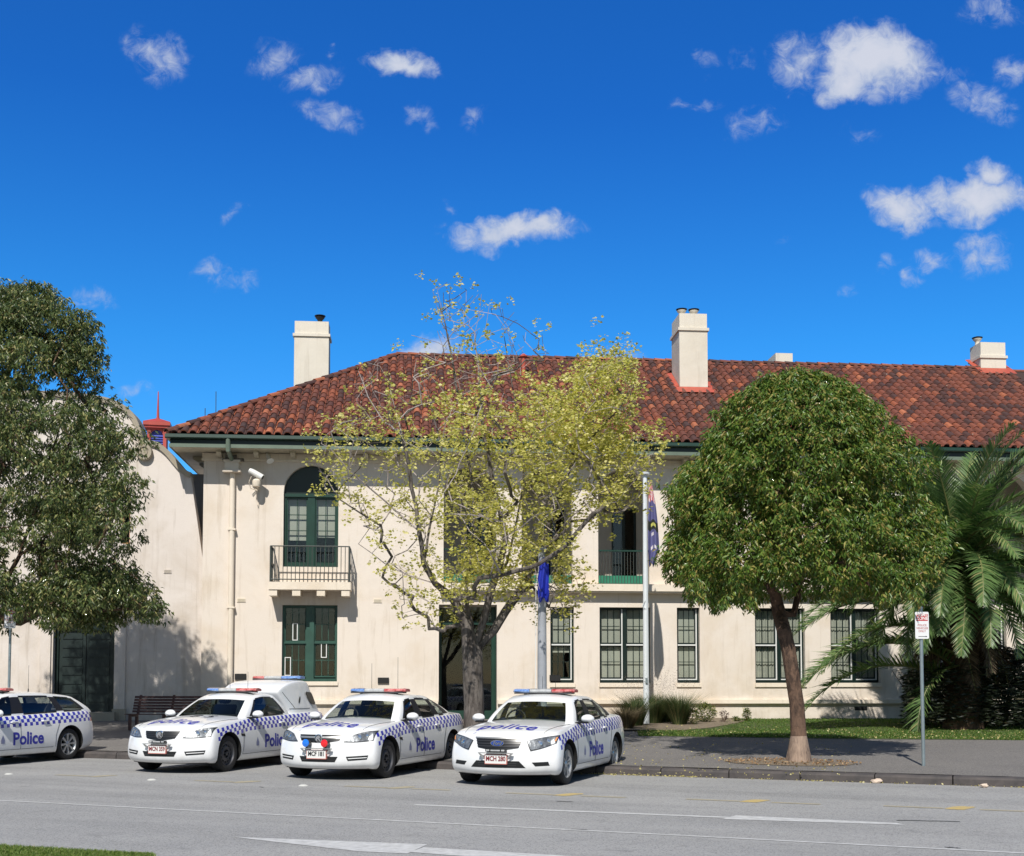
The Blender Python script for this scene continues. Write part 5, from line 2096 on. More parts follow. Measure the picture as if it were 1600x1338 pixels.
    px_ = h[0].x + .035
    pb = MB()
    pb.box(px_ - .05, px_, -.186, .186, .365, .515)
    po = pb.build('number_plate', PLATE_R, T)
    MB().box(px_ + .0005, px_ + .002, -.178, .178, .376, .509).build('plate_face', PLATE, po)
    if plate:
        cast_text(None, plate, .083, BLACKT if kind == 'sedan' else REDT, po, (px_ + .003, 0, .448), (0, 1, 0), (0, 0, 1), (-1, 0, 0), .001, .003, 0, space=1.0, sy=1.25)
    # silver radar bracket over the plate
    rb_ = MB()
    rb_.box(px_ - .02, px_ + .035, -.29, .29, .535, .547)
    rb_.add([(px_ + .02, -.285, .53), (px_ + .02, -.25, .53), (px_ + .01, -.19, .47), (px_ + .01, -.21, .45), (px_ - .04, -.285, .53), (px_ - .04, -.19, .47)], [(0, 3, 2, 1), (0, 1, 5, 4)])
    rb_.add([(px_ + .02, .285, .53), (px_ + .02, .25, .53), (px_ + .01, .19, .47), (px_ + .01, .21, .45), (px_ - .04, .285, .53), (px_ - .04, .19, .47)], [(0, 1, 2, 3), (0, 4, 5, 1)])
    rb_.build('plate_bracket', SILVER, T)
    if kind == 'sedan':
        for y_, m_, nm in ((-.175, BLUE_LAMP, 'blue'), (.175, RED_LAMP, 'red')):
            lm = MB()
            lm.tube([(px_ - .05, y_, .63), (px_ + .05, y_, .63)], [.055, .066], 16)
            lo = lm.build('grille_lamp', GRILLE, T)
            lo['label'] = nm + ' round lamp before the grille'
            MB().lathe([(.066, .05), (.06, .062), (.03, .072), (0, .074)], (px_, y_, .63), 'x', 16).build('lens', m_, lo, smooth=True)
            MB().tube([(px_ - .0, y_, .58), (px_, y_, .545)], .02, 6).build('stalk', GRILLE, lo)
    else:
        lm = MB()
        lm.box(px_ - .05, px_ + .015, -.17, .17, .56, .60)
        lo = lm.build('lamp_pod', GRILLE, T)
        MB().box(px_ + .016, px_ + .02, -.155, -.10, .57, .595).box(px_ + .016, px_ + .02, -.08, .08, .57, .592).box(px_ + .016, px_ + .02, .10, .155, .57, .595).build('lens', CLEARL, lo)
    # bonnet shut lines
    def line_on(nm, pts, w_, direction, mat=TRIMB, off=.002, parent=T):
        d_ = Vector(direction)
        out_ = []
        for p in pts:
            h_ = solid.ray_cast(Vector(p) - d_ * .8, d_)
            if h_[0] is not None:
                out_.append(h_[0] - d_ * off)
        if len(out_) > 1:
            return MB().tube(out_, w_, 4).build(nm, mat, parent)
    for s_ in (1, -1):
        line_on('panel_gap', [(nose - .30 - i * .10, s_ * (.66 + .012 * i), 1.0) for i in range(12) if nose - .3 - i * .1 > fa - .62], .004, (0, 0, -1))
    line_on('panel_gap', [(nose - .02 - .3 * abs(y_ / .8) ** 2.2, y_, .9) for y_ in [-.6 + .1 * k for k in range(13)]], .004, (0, 0, -1))
    # door gaps, handles, sill, side lettering: cast from both sides
    doors = {'sedan': (.98, -.05, -.98), 'falcon': (.96, -.05, -.98), 'wagon': (.98, -.05, -1.02), 'ute': (.98, -.62)}[kind]
    for s_ in (1, -1):
        d_ = (0, -s_, 0)
        for di, xg in enumerate(doors):
            pts = []
            for k in range(13):
                z_ = .30 + k * .054
                sh_ = 0
                if di == len(doors) - 1 and kind != 'ute':
                    sh_ = -.16 * max(0, (z_ - .55) / .35)
                pts.append((xg + sh_ + (.06 * (1 - k / 12) if di == 0 else 0), s_ * 1.2, z_))
            line_on('panel_gap', pts, .004, d_)
        line_on('panel_gap', [(doors[0] + .06 - i * .1, s_ * 1.2, .30) for i in range(int((doors[0] - doors[-1]) / .1) + 1)], .004, d_)
        for i in range(len(doors) - 1):
            hx = doors[i + 1] + (.17 if i == 0 else .30)
            if kind == 'ute':
                hx = doors[1] + .2
            h_ = solid.ray_cast(Vector((hx, s_ * 1.3, .845)), Vector(d_))
            if h_[0] is not None:
                p = h_[0]
                hb = MB()
                hb.tube([p + Vector((-.10, s_ * .0, 0)), p + Vector((-.08, s_ * .025, .004)), p + Vector((.07, s_ * .025, .004)), p + Vector((.09, 0, 0))], [.012, .017, .017, .012], 8)
                hb.build('door_handle', WHITEC, T, smooth=True)
            if kind == 'ute':
                break
        # side repeater / fender badge
        h_ = solid.ray_cast(Vector((fa - .46, s_ * 1.3, .66)), Vector(d_))
        if h_[0] is not None and not fal:
            p = h_[0]
            MB().prism([(p.x - .07, .63), (p.x + .06, .645), (p.x + .07, .69), (p.x - .05, .68)], p.y - .004, p.y + s_ * .006).build('fender_vent', GRILLE, T)
        # door mirrors
        mz = 1.035
        mo = MB()
        mo.lathe([(.0, -.045), (.06, -.042), (.092, -.01), (.09, .02), (.06, .07), (.02, .10), (0, .105)], (0, 0, 0), 'x', 14)
        me_ = mo.mesh('mirror', WHITEC, True)
        for v_ in me_.vertices:
            v_.co = Vector((v_.co.x + .62, v_.co.y * 1.25 + s_ * .99, v_.co.z * .82 + mz))
        mr = mesh_obj('mirror', me_, T)
        MB().prism([(.55, mz - .075), (.70, mz - .075), (.72, mz - .055), (.55, mz - .05)], s_ * .80, s_ * 1.02).build('mirror_base', TRIMB, mr)
        MB().lathe([(0, 0), (.075, 0)], (.573, s_ * .99, mz), 'x', 14).build('mirror_glass', CHROME, mr)
        xd = (-s_, 0, 0)
        cast_text(solid, 'Police', .35, BLUET, T, (side_text_x, s_ * .9, .50), xd, (0, 0, 1), d_, .004, .010, 0)
        # small crest beside the word
        cx__ = side_text_x + s_ * (.0) + .68 * (1 if s_ > 0 else -1)
        cr = [(0, .10), (.03, .04), (.05, 0), (.045, -.07), (-.045, -.07), (-.05, 0), (-.03, .04)]
        vs = []
        for (a, b) in cr:
            h_ = solid.ray_cast(Vector((cx__ + a, s_ * 1.4, .50 + b)), Vector(d_))
            vs.append((h_[0] if h_[0] is not None else Vector((cx__ + a, s_ * .93, .5 + b))) + Vector((0, s_ * .004, 0)))
        MB().add(vs, [tuple(range(len(vs)))]).build('crest', CRESTM, T)
    # bonnet lettering
    if hood_text:
        cast_text(solid, hood_text, .36, BLUET, T, (fa + .36, 0, 1.4), (0, 1, 0), (-1, 0, 0), (0, 0, -1), .004, .007, .2, space=1.12, sy=1.45)
    if roofnum:
        cast_text(solid, roofnum, .42, BLACKT, T, (fa - .32, .14, 1.4), (0, 1, 0), (-1, 0, 0), (0, 0, -1), .004, .006, 0, space=1.5)
    # wipers and cowl
    cw = MB()
    for y0_, y1_ in ((-.55, .02), (-.02, .55)):
        a_ = cabb.find_nearest(Vector((fa - .35, y0_, .93)))[0]
        b_ = cabb.find_nearest(Vector((fa - .42, y1_, .96)))[0]
        cw.tube([a_ + Vector((.02, 0, .02)), a_.lerp(b_, .5) + Vector((.04, 0, .02)), b_ + Vector((.02, 0, .015))], .008, 5)
    cw.build('wiper', TRIMB, T)

    # ---- light bar
    def lightbar(x, z, wid, par, flip=False):
        lb_ = MB()
        lb_.box(x - .10, x + .10, -wid + .04, wid - .04, z + .02, z + .045)
        for s_ in (-1, 1):
            lb_.tube([(x, s_ * (wid - .22), z - .04), (x, s_ * (wid - .22), z + .02)], .03, 6)
        base = lb_.build('light_bar', GRILLE_S, par)

        def lens(y0, y1, mat, nm):
            pr = [(-.13, .046), (-.15, .068), (-.13, .100), (-.05, .112), (.05, .112), (.13, .100), (.15, .068), (.13, .046)]
            lm_ = MB()
            n_ = len(pr)
            vs = []
            tips = [(y0, .72 if abs(y0) > wid - .01 else 1), (y0 + (y1 - y0) * .12, 1), (y1 - (y1 - y0) * .12, 1), (y1, .72 if abs(y1) > wid - .01 else 1)]
            for (yy, kk) in tips:
                bk = -.07 * (abs(yy) / wid) ** 2
                vs += [(x + a * kk + bk, yy, z + .046 + (b - .046) * (.85 if kk < 1 else 1)) for a, b in pr]
            lm_.add(vs, [(c_ * n_ + k, c_ * n_ + (k + 1) % n_, (c_ + 1) * n_ + (k + 1) % n_, (c_ + 1) * n_ + k) for c_ in range(3) for k in range(n_)] + [tuple(range(n_ - 1, -1, -1)), tuple(range(3 * n_, 4 * n_))])
            lm_.build(nm, mat, base)
        a_, b_ = (REDL, BLUEL) if flip else (BLUEL, REDL)
        lens(-wid, -wid * .42, a_, 'beacon_lens')
        lens(-wid * .42 + .01, wid * .30, CLEARL, 'centre_lens')
        lens(wid * .30 + .01, wid, b_, 'beacon_lens')
    lightbar(-.02, 1.425, .57, T)
    for (ax_, ay_, hh) in {'sedan': ((-.55, .15, .62), (-.3, -.28, .5)), 'falcon': ((-.65, -.25, .25), (-.35, .1, .2)), 'wagon': ((-1.2, 0, .5),), 'ute': ((-.2, .25, .35), (-.1, -.1, .25))}[kind]:
        an = MB()
        zr_ = 1.44
        an.tube([(ax_, ay_, zr_ - .03), (ax_, ay_, zr_ + .07)], [.018, .010], 6)
        an.tube([(ax_, ay_, zr_ + .07), (ax_, ay_, zr_ + .07 + hh)], [.0045, .003], 5)
        an.build('antenna', TRIMB, T)
    # tail lamps
    for s_ in (1, -1):
        mb_ = patch(solid, [(tail + .40, s_ * 1.3, .80), (tail + .12, s_ * 1.3, .80), (tail + .10, s_ * 1.3, .96), (tail + .30, s_ * 1.3, .965)], 6, 4, Vector((0, -s_, 0)), .006, .3)
        mb_.build('tail_lamp', TAILRED, T, smooth=True)
        mb_ = patch(solid, [(tail - .5, s_ * .55, .80), (tail - .5, s_ * .84, .80), (tail - .5, s_ * .84, .93), (tail - .5, s_ * .60, .93)], 6, 4, Vector((1, 0, 0)), .006, .4)
        mb_.build('tail_lamp', TAILRED, T, smooth=True)
    if kind == 'ute':
        # prisoner pod: rounded fibreglass canopy
        PC = [(-.66, .97, 1.48, .74, .66), (-.95, .97, 1.62, .80, .69), (-1.3, .98, 1.68, .82, .70), (-1.75, .98, 1.68, .82, .70), (-2.0, .99, 1.64, .80, .68), (tail + .22, .99, 1.50, .76, .64)]
        pj, pk = [0, .6, .92, 1], [0, .10, .5, .88, 1]

        def ppos(i, j, k):
            x, z0, z1, yb_, yt = PC[i]
            a = pj[abs(j)] * (1 if j >= 0 else -1)
            f = pk[k]
            lean = {0: .36, 1: .2, 2: 0, 3: .03, 4: .16, 5: .42}[i]
            return (x - lean * (1 - f) * (1 if i < 3 else -0.2) + (f * lean * .9 if i > 3 else 0), a * (yb_ + (yt - yb_) * f), z0 - .06 * (f == 0) + (z1 - z0) * f + .03 * (1 - a * a) * (f == 1))
        pc = box_cage('pod', len(PC) - 1, pj, pk, ppos, lambda *a: 0, [WHITEC])
        tmp = bpy.data.objects.new('tmp', pc)
        link(tmp)
        pod = baked(tmp, [('SUBSURF', dict(levels=2, render_levels=2))])
        bpy.data.objects.remove(tmp)
        pod.polygons.foreach_set('use_smooth', [True] * len(pod.polygons))
        pbv = bvh_of(pod)
        pobj = mesh_obj('canopy', pod, T)
        for s_ in (1, -1):
            dd = Vector((0, -s_, 0))

            def rnd(p, a, b):
                return p
            pts = [(-1.82, 1.19), (-2.0, 1.17), (-2.07, 1.21), (-2.00, 1.36), (-1.93, 1.43), (-1.66, 1.45), (-1.62, 1.40), (-1.72, 1.28)]
            vs = []
            for (a, b) in pts:
                h_ = pbv.ray_cast(Vector((a, s_ * 1.4, b)), dd)
                vs.append(h_[0] - dd * .022)
            MB().add(vs, [tuple(range(len(vs)))]).build('pod_window', CARGLASS if False else GRILLE, pobj)
            vs = []
            for i in range(12):
                a_ = 2 * math.pi * i / 12
                h_ = pbv.ray_cast(Vector((-1.36 + .03 * math.cos(a_) - .04 * math.sin(a_), s_ * 1.4, 1.28 + .075 * math.sin(a_))), dd)
                vs.append(h_[0] - dd * .006)
            MB().add(vs, [tuple(range(12))]).build('vent_slot', GRILLE, pobj)
            vs = []
            for (a, b) in ((-1.96, 1.50), (-2.10, 1.49), (-2.40, 1.18), (-2.42, 1.08), (-2.26, 1.10), (-2.10, 1.34)):
                h_ = pbv.ray_cast(Vector((a, s_ * 1.4, b)), dd)
                if h_[0] is not None:
                    vs.append(h_[0] - dd * .014)
            if len(vs) > 2:
                MB().add(vs, [tuple(range(len(vs)))]).build('violet_panel', VIOLET, pobj)
            for (z0_, x0_, x1_) in ((1.10, -1.0, -1.75),):
                pts = []
                for i in range(9):
                    h_ = pbv.ray_cast(Vector((x0_ + (x1_ - x0_) * i / 8, s_ * 1.4, z0_)), dd)
                    if h_[0] is not None:
                        pts.append(h_[0] - dd * .003)
                if len(pts) > 1:
                    MB().tube(pts, .005, 4).build('panel_gap', TRIMB, pobj)
            pts = []
            for i in range(9):
                h_ = pbv.ray_cast(Vector((-.80 - .35 * i / 8, s_ * 1.4, 1.45 - .33 * i / 8)), dd)
                if h_[0] is not None:
                    pts.append(h_[0] - dd * .003)
            if len(pts) > 1:
                MB().tube(pts, .005, 4).build('panel_gap', TRIMB, pobj)
        lightbar(-1.75, 1.675, .58, pobj, True)
    return T


CRZ = math.atan2(-math.cos(R(20.6)), -math.sin(R(20.6)))   # nose towards the road, slightly left


def car_at(px, py, kind_wb):
    """front left wheel contact pixel -> location of the car"""
    p = at_z(px, py, 0.0)
    fwd = Vector((math.cos(CRZ), math.sin(CRZ), 0))
    left = Vector((-math.sin(CRZ), math.cos(CRZ), 0))
    c = p - fwd * (kind_wb / 2) - left * .86
    return (c.x, c.y, 0.0)


make_car('police_sedan', 'white police sedan with alloy wheels and blue oval badge, rightmost of the parked cars', 'car', car_at(884, 1226, 2.84), CRZ, 'falcon', 'oval', 'MCH 280', 'alloy5')
make_car('police_sedan', 'white police sedan with a blue and a red round lamp before its grille', 'car', car_at(600, 1216, 2.86), CRZ + R(1.2), 'sedan', 'round', 'MCF 181', 'steel', style='bar')
make_car('police_ute', 'white police ute with rounded prisoner canopy and second light bar on it', 'ute', car_at(349, 1206, 2.98), CRZ + R(1.6), 'ute', 'round', 'MCN 359', 'steel', side_text_x=-.16, roofnum='85', style='mesh')
_w = at_z(105, 1187, 0.0)
_f = Vector((math.cos(CRZ), math.sin(CRZ), 0))
_l = Vector((-math.sin(CRZ), math.cos(CRZ), 0))
_c0 = _w + _f * 1.45 - _l * .86
make_car('police_wagon', 'white police station wagon with alloy wheels, cut off by the left edge', 'car', (_c0.x, _c0.y, 0), CRZ, 'wagon', 'round', '', 'alloy8', side_text_x=-.25)

# ================================================================== VEGETATION
RNG = np.random.default_rng(11)


def leaves_mesh(name, base, direc, length, width, mat, fold=0.25, droop=0.0):
    """many small two-triangle leaves folded on the midrib; all arrays of N rows"""
    N = len(base)
    d = direc / np.maximum(np.linalg.norm(direc, axis=1, keepdims=True), 1e-6)
    rnd = RNG.normal(size=(N, 3))
    s = np.cross(d, rnd)
    s /= np.maximum(np.linalg.norm(s, axis=1, keepdims=True), 1e-6)
    n = np.cross(s, d)
    L = length[:, None]
    Wd = width[:, None]
    tip = base + d * L
    mid = base + d * L * 0.45
    v = np.empty((N, 4, 3))
    v[:, 0] = base
    v[:, 1] = mid + s * Wd * 0.5 + n * Wd * fold
    v[:, 2] = tip
    v[:, 3] = mid - s * Wd * 0.5 + n * Wd * fold
    v[:, 2, 2] -= droop * length
    me = bpy.data.meshes.new(name)
    me.vertices.add(N * 4)
    me.vertices.foreach_set('co', v.reshape(-1).astype(np.float32))
    ids = np.arange(N)[:, None] * 4
    tri = np.concatenate([ids + [0, 1, 2], ids + [0, 2, 3]], axis=1).reshape(-1)
    me.loops.add(N * 6)
    me.loops.foreach_set('vertex_index', tri.astype(np.int32))
    me.polygons.add(N * 2)
    me.polygons.foreach_set('loop_start', (np.arange(N * 2) * 3).astype(np.int32))
    me.materials.append(mat)
    me.update(calc_edges=True)
    return me


def whorls(centres, outward, nper, rad, lrange, wrat, down, up=0.0):
    """a ring of leaves at each twig tip"""
    N = len(centres)
    c = np.repeat(centres, nper, axis=0)
    o = np.repeat(outward, nper, axis=0)
    M_ = len(c)
    az = RNG.uniform(0, 2 * np.pi, M_)
    h = np.stack([np.cos(az), np.sin(az), np.zeros(M_)], 1)
    d = h * RNG.uniform(.5, 1.0, (M_, 1)) + o * .45
    d[:, 2] -= down * RNG.uniform(.3, 1.3, M_)
    d[:, 2] += up
    b = c + RNG.normal(size=(M_, 3)) * rad
    L = RNG.uniform(*lrange, M_)
    return b, d, L, L * wrat * RNG.uniform(.8, 1.2, M_)


def grow(limbs, attract, tip=0.006, seg=0.35, expo=2.3, base_r=None, jitter=.06, up=.15):
    """limbs: list of polylines (first point of later ones may repeat a node); attractors reached by twigs.
    returns (nodes, parent, radius)"""
    nodes, par = [], []

    def nearest(p):
        a = np.array(nodes)
        return int(np.argmin(((a - p) ** 2).sum(1)))
    for li, pl in enumerate(limbs):
        pl = [np.array(p, float) for p in pl]
        if li == 0:
            nodes.append(pl[0])
            par.append(-1)
            cur = 0
        else:
            cur = nearest(pl[0])
        for q in pl[1:]:
            a = nodes[cur]
            n = max(1, int(np.linalg.norm(q - a) / seg))
            for k in range(1, n + 1):
                pt = a + (q - a) * k / n
                if k < n:
                    pt = pt + RNG.normal(size=3) * jitter * .25
                nodes.append(pt)
                par.append(cur)
                cur = len(nodes) - 1
    root = np.array(limbs[0][-1])
    A = sorted([np.array(a) for a in attract], key=lambda a: np.linalg.norm(a - root))
    tips = []
    for a in A:
        arr = np.array(nodes)
        d = np.linalg.norm(arr - a, axis=1)
        pen = np.maximum(arr[:, 2] - a[2] + .1, 0) * 1.2
        d = d + pen
        d[:3] += 50
        cur = int(np.argmin(d))
        p0 = nodes[cur]
        L = np.linalg.norm(a - p0)
        n = max(1, int(L / seg))
        pd = p0 - nodes[par[cur]] if par[cur] >= 0 else np.array([0, 0, 1.])
        pd = pd / max(np.linalg.norm(pd), 1e-6)
        ax_ = (a - p0) / max(L, 1e-6)
        al = float(pd @ ax_)
        pd = pd if al > .2 else (pd - ax_ * al) * .3 + ax_ * .6
        c1 = p0 + (pd * .5 + np.array([0, 0, up])) * L * .5
        for k in range(1, n + 1):
            t = k / n
            pt = p0 * (1 - t) ** 2 + c1 * 2 * t * (1 - t) + a * t * t
            if k < n:
                pt = pt + RNG.normal(size=3) * jitter * min(L, 1) * .6
            nodes.append(pt)
            par.append(cur)
            cur = len(nodes) - 1
        tips.append(cur)
    n = len(nodes)
    area = np.zeros(n)
    haschild = np.zeros(n, bool)
    for i in range(n):
        if par[i] >= 0:
            haschild[par[i]] = True
    for i in range(n - 1, -1, -1):
        if not haschild[i]:
            area[i] += tip ** expo
        if par[i] >= 0:
            area[par[i]] += area[i] * 1.0
    r = area ** (1 / expo)
    if base_r:
        k = base_r / r[0]
        dist = r / r[0]
        r = r * (1 + (k - 1) * dist ** 1.0) if k > 1 else r * k
    return nodes, par, r


def branches_mesh(name, nodes, par, r, mat, rmin=0.0, flare=None, sides=None):
    """chains of tubes following the main continuation at each fork"""
    n = len(nodes)
    kids = [[] for _ in range(n)]
    for i, p in enumerate(par):
        if p >= 0:
            kids[p].append(i)
    mb = MB()
    starts = [(0, None)]
    while starts:
        s0, prev = starts.pop()
        chain = [s0] if prev is None else [prev, s0]
        cur = s0
        while kids[cur]:
            ks = sorted(kids[cur], key=lambda k: -r[k])
            for k in ks[1:]:
                starts.append((k, cur))
            cur = ks[0]
            chain.append(cur)
        rr = [float(r[i]) for i in chain]
        if prev is not None:
            rr[0] = rr[1] * 1.05
        pts = [Vector(nodes[i]) for i in chain]
        if flare and prev is None:
            z0 = pts[0].z
            rr = [q * (1 + flare * math.exp(-(p.z - z0) / .25)) for q, p in zip(rr, pts)]
        mx = max(rr)
        mi = 1 if mx < .028 else 0
        ns = 12 if mx > .12 else 8 if mx > .04 else 5 if mx > .015 else 3
        mb.tube(pts, rr, ns, mi, cap=False)
    me = mb.mesh(name, mat, True)
    return me


def bark(name, c1, c2, stretch=(6, 6, 1.2), bump=.03):
    m = bpy.data.materials.new(name)
    m.use_nodes = True
    t = NT(m.node_tree)
    p = t.n['Principled BSDF']
    p.inputs['Roughness'].default_value = .9
    p.inputs['Specular IOR Level'].default_value = .2
    pos = t.node('ShaderNodeNewGeometry').outputs['Position']
    st = t.node('ShaderNodeMapping', i_Vector=pos, i_Scale=stretch).outputs[0]
    f = t.noise(2.5, 6, .7, st, .6)
    c = t.mix(t.mapr(f, .38, .64), _c(c1), _c(c2))
    big = t.noise(1.6, 3, .6, pos)
    c = t.mix(t.math('MULTIPLY', t.mapr(big, .5, .7), .4), c, _c(tuple(x * 1.5 for x in c1)))
    t.l.new(c, p.inputs['Base Color'])
    b = t.node('ShaderNodeBump', i_Strength=1.0, i_Distance=bump, i_Height=f)
    t.l.new(b.outputs[0], p.inputs['Normal'])
    return m


BARK_G = bark('grey_fissured_bark', (.17, .15, .135), (.05, .042, .037))
BARK_P = bark('pale_twig_bark', (.40, .35, .33), (.20, .17, .16), bump=.004)
BARK_B = bark('brown_scaly_bark', (.16, .10, .07), (.045, .032, .026), (5, 5, 2.5), .04)
BARK_B2 = bark('stripped_brown_bark', (.34, .25, .19), (.15, .11, .09), (9, 9, 1.0), .02)
BARK_L = bark('ochre_brown_bark', (.16, .10, .065), (.05, .033, .025), (3, 3, 2), .03)


def pt_in_poly(x, y, poly):
    c = False
    j = len(poly) - 1
    for i in range(len(poly)):
        xi, yi = poly[i]
        xj, yj = poly[j]
        if ((yi > y) != (yj > y)) and (x < (xj - xi) * (y - yi) / (yj - yi) + xi):
            c = not c
        j = i
    return c


def sample_poly(poly, n, Y0, dY, rnd):
    xs = [p[0] for p in poly]
    ys = [p[1] for p in poly]
    out = []
    while len(out) < n:
        x, y = rnd.uniform(min(xs), max(xs)), rnd.uniform(min(ys), max(ys))
        if pt_in_poly(x, y, poly):
            p = at_y(x, y, Y0 + rnd.gauss(0, 1) * dY)
            out.append((p.x, p.y, p.z))
    return out


# ---------------------------------------------------------------- budding deciduous tree in the middle
rnd = random.Random(21)
Y1 = 23.3
base1 = at_y(741, 1120, Y1)


def LP(pts, off=0.0):
    n = len(pts)
    return [tuple(at_y(x, y, Y1 + off * i / max(n - 1, 1))) for i, (x, y) in enumerate(pts)]


limbs = [[(base1.x, base1.y, ground_z(base1.x, base1.y) - .1)] + LP([(741, 1100), (739, 1060), (738, 1020)]),
         LP([(738, 1020), (728, 975), (708, 935), (680, 912), (662, 880), (655, 830), (650, 790), (640, 735), (628, 680), (610, 610)], -.8),
         LP([(738, 1020), (737, 975), (728, 930), (735, 880), (742, 830), (738, 760), (728, 690), (712, 600), (700, 530), (686, 465)], .5),
         LP([(741, 1010), (757, 965), (768, 920), (782, 880), (790, 840), (772, 760), (755, 680), (748, 590), (742, 520), (752, 460)], -.5),
         LP([(742, 1008), (772, 985), (790, 955), (812, 925), (838, 880), (858, 820), (880, 760), (912, 690), (945, 620), (968, 560)], .7),
         LP([(768, 920), (792, 880), (806, 820), (818, 750), (815, 680), (800, 600), (790, 540)], 1.4),
         LP([(812, 925), (850, 912), (880, 925), (905, 945)], -1.2),
         LP([(655, 830), (620, 800), (580, 765), (545, 735), (515, 700)], -1.3),
         LP([(680, 912), (640, 900), (600, 880), (560, 850)], -1.0),
         LP([(662, 880), (672, 820), (685, 760), (690, 700), (670, 620), (650, 570)], 1.0),
         LP([(838, 880), (890, 810), (940, 770), (985, 735), (1018, 690)], -1.0),
         LP([(742, 830), (722, 780), (700, 730), (668, 700), (640, 650)], 1.2),
         LP([(628, 680), (600, 660), (575, 620), (560, 580)], .6)]
REG = [  # polygon, number, depth spread, leaves per tip
    ([(880, 600), (905, 560), (960, 545), (990, 560), (985, 640), (980, 700), (930, 740), (860, 700), (850, 640)], 150, 1.0, 22),
    ([(700, 590), (790, 560), (870, 620), (880, 720), (860, 820), (760, 900), (690, 800), (680, 680)], 210, 1.3, 15),
    ([(500, 660), (560, 650), (650, 640), (690, 760), (680, 900), (640, 960), (590, 900), (560, 800), (490, 760)], 135, 1.2, 11),
    ([(870, 700), (960, 700), (1030, 660), (1035, 700), (1010, 780), (960, 810), (900, 830), (860, 800)], 95, 1.0, 13),
    ([(690, 880), (800, 860), (890, 820), (890, 900), (860, 960), (800, 930), (760, 925), (700, 960)], 105, .9, 15),
    ([(720, 950), (700, 990), (660, 990), (600, 960), (640, 930)], 14, .5, 6),
    ([(830, 900), (930, 890), (930, 985), (870, 980)], 22, .7, 10),
    ([(675, 450), (700, 440), (800, 480), (825, 540), (800, 600), (700, 600), (680, 520)], 110, .8, 2),
    ([(540, 570), (600, 560), (640, 600), (640, 660), (560, 660)], 40, .8, 1),
    ([(960, 540), (985, 520), (990, 560), (960, 570)], 8, .4, 4),
    ([(640, 520), (690, 560), (690, 640), (640, 640)], 25, .8, 3),
    ([(815, 520), (850, 500), (860, 560), (810, 590)], 16, .7, 1)]
attr, nleaf = [], {}
for poly, n_, dy, nl in REG:
    for a in sample_poly(poly, n_, Y1, dy, rnd):
        attr.append(a)
        nleaf[a] = nl
for poly, n_, dy, nl in list(REG):
    for a in sample_poly(poly, int(n_ * .45), Y1, dy * .9, rnd):
        attr.append(a)
        nleaf[a] = 1
nodes, par, rad = grow(limbs, attr, tip=.0055, seg=.3, expo=2.12, base_r=.205, up=.3)
T1 = thing('deciduous_tree', 'tall sparse tree with bare grey limbs and small yellow-green spring leaves', 'tree')
me = branches_mesh('trunk', nodes, par, rad, [BARK_G, BARK_P], flare=.5)
zlim = [p.center.z for p in me.polygons]
# thin twigs take the paler bark
cnt = 0
mesh_obj('trunk', me, T1)
cs, dense = [], []
for a in attr:
    k = nleaf[a]
    m_ = max(1, int(k * .27)) if k > 1 else (1 if rnd.random() < .5 else 0)
    for _ in range(m_):
        cs.append(np.array(a) + RNG.normal(size=3) * np.array([.20, .20, .17]))
def off_flag(c):
    x_ = 800 + FPX * c[0] / c[1]
    y_ = 1065 - FPX * (c[2] - EYE) / c[1]
    return not (832 < x_ < 866 and 868 < y_ < 950)


cs = np.array([c for c in cs if off_flag(c) and not (c[2] > 7.6 and c[0] < .6 and rnd.random() < .6)])
b, d, L, Wd = whorls(cs, np.zeros_like(cs), 12, .05, (.045, .09), .75, .25, .15)
LEAF_Y = leaf_mat('spring_leaf', [(0, (.34, .34, .07)), (.4, (.52, .50, .12)), (.75, (.66, .61, .20)), (1, (.76, .70, .34))], .5, .4)
mesh_obj('foliage', leaves_mesh('foliage', b, d, L, Wd, LEAF_Y, .2), T1, kind='stuff')

# ---------------------------------------------------------------- round evergreen on the right
Y2 = 21.9
base2 = on_ground(1248, 1192)
T2 = thing('evergreen_tree', 'dense round evergreen street tree with drooping leaves on a leaning brown trunk', 'tree')
prof2 = [  # photo y, left x, right x of the crown
    (586, 1215, 1275), (600, 1180, 1312), (625, 1150, 1345), (655, 1120, 1372), (690, 1088, 1395), (720, 1072, 1412), (750, 1048, 1425), (790, 1038, 1432), (830, 1042, 1448),
    (870, 1046, 1462), (900, 1052, 1462), (918, 1075, 1440), (930, 1110, 1395)]


def crown2(z_px):
    for (a, b) in zip(prof2, prof2[1:]):
        if a[0] <= z_px <= b[0]:
            t = (z_px - a[0]) / (b[0] - a[0])
            return a[1] + (b[1] - a[1]) * t, a[2] + (b[2] - a[2]) * t
    return prof2[-1][1:]


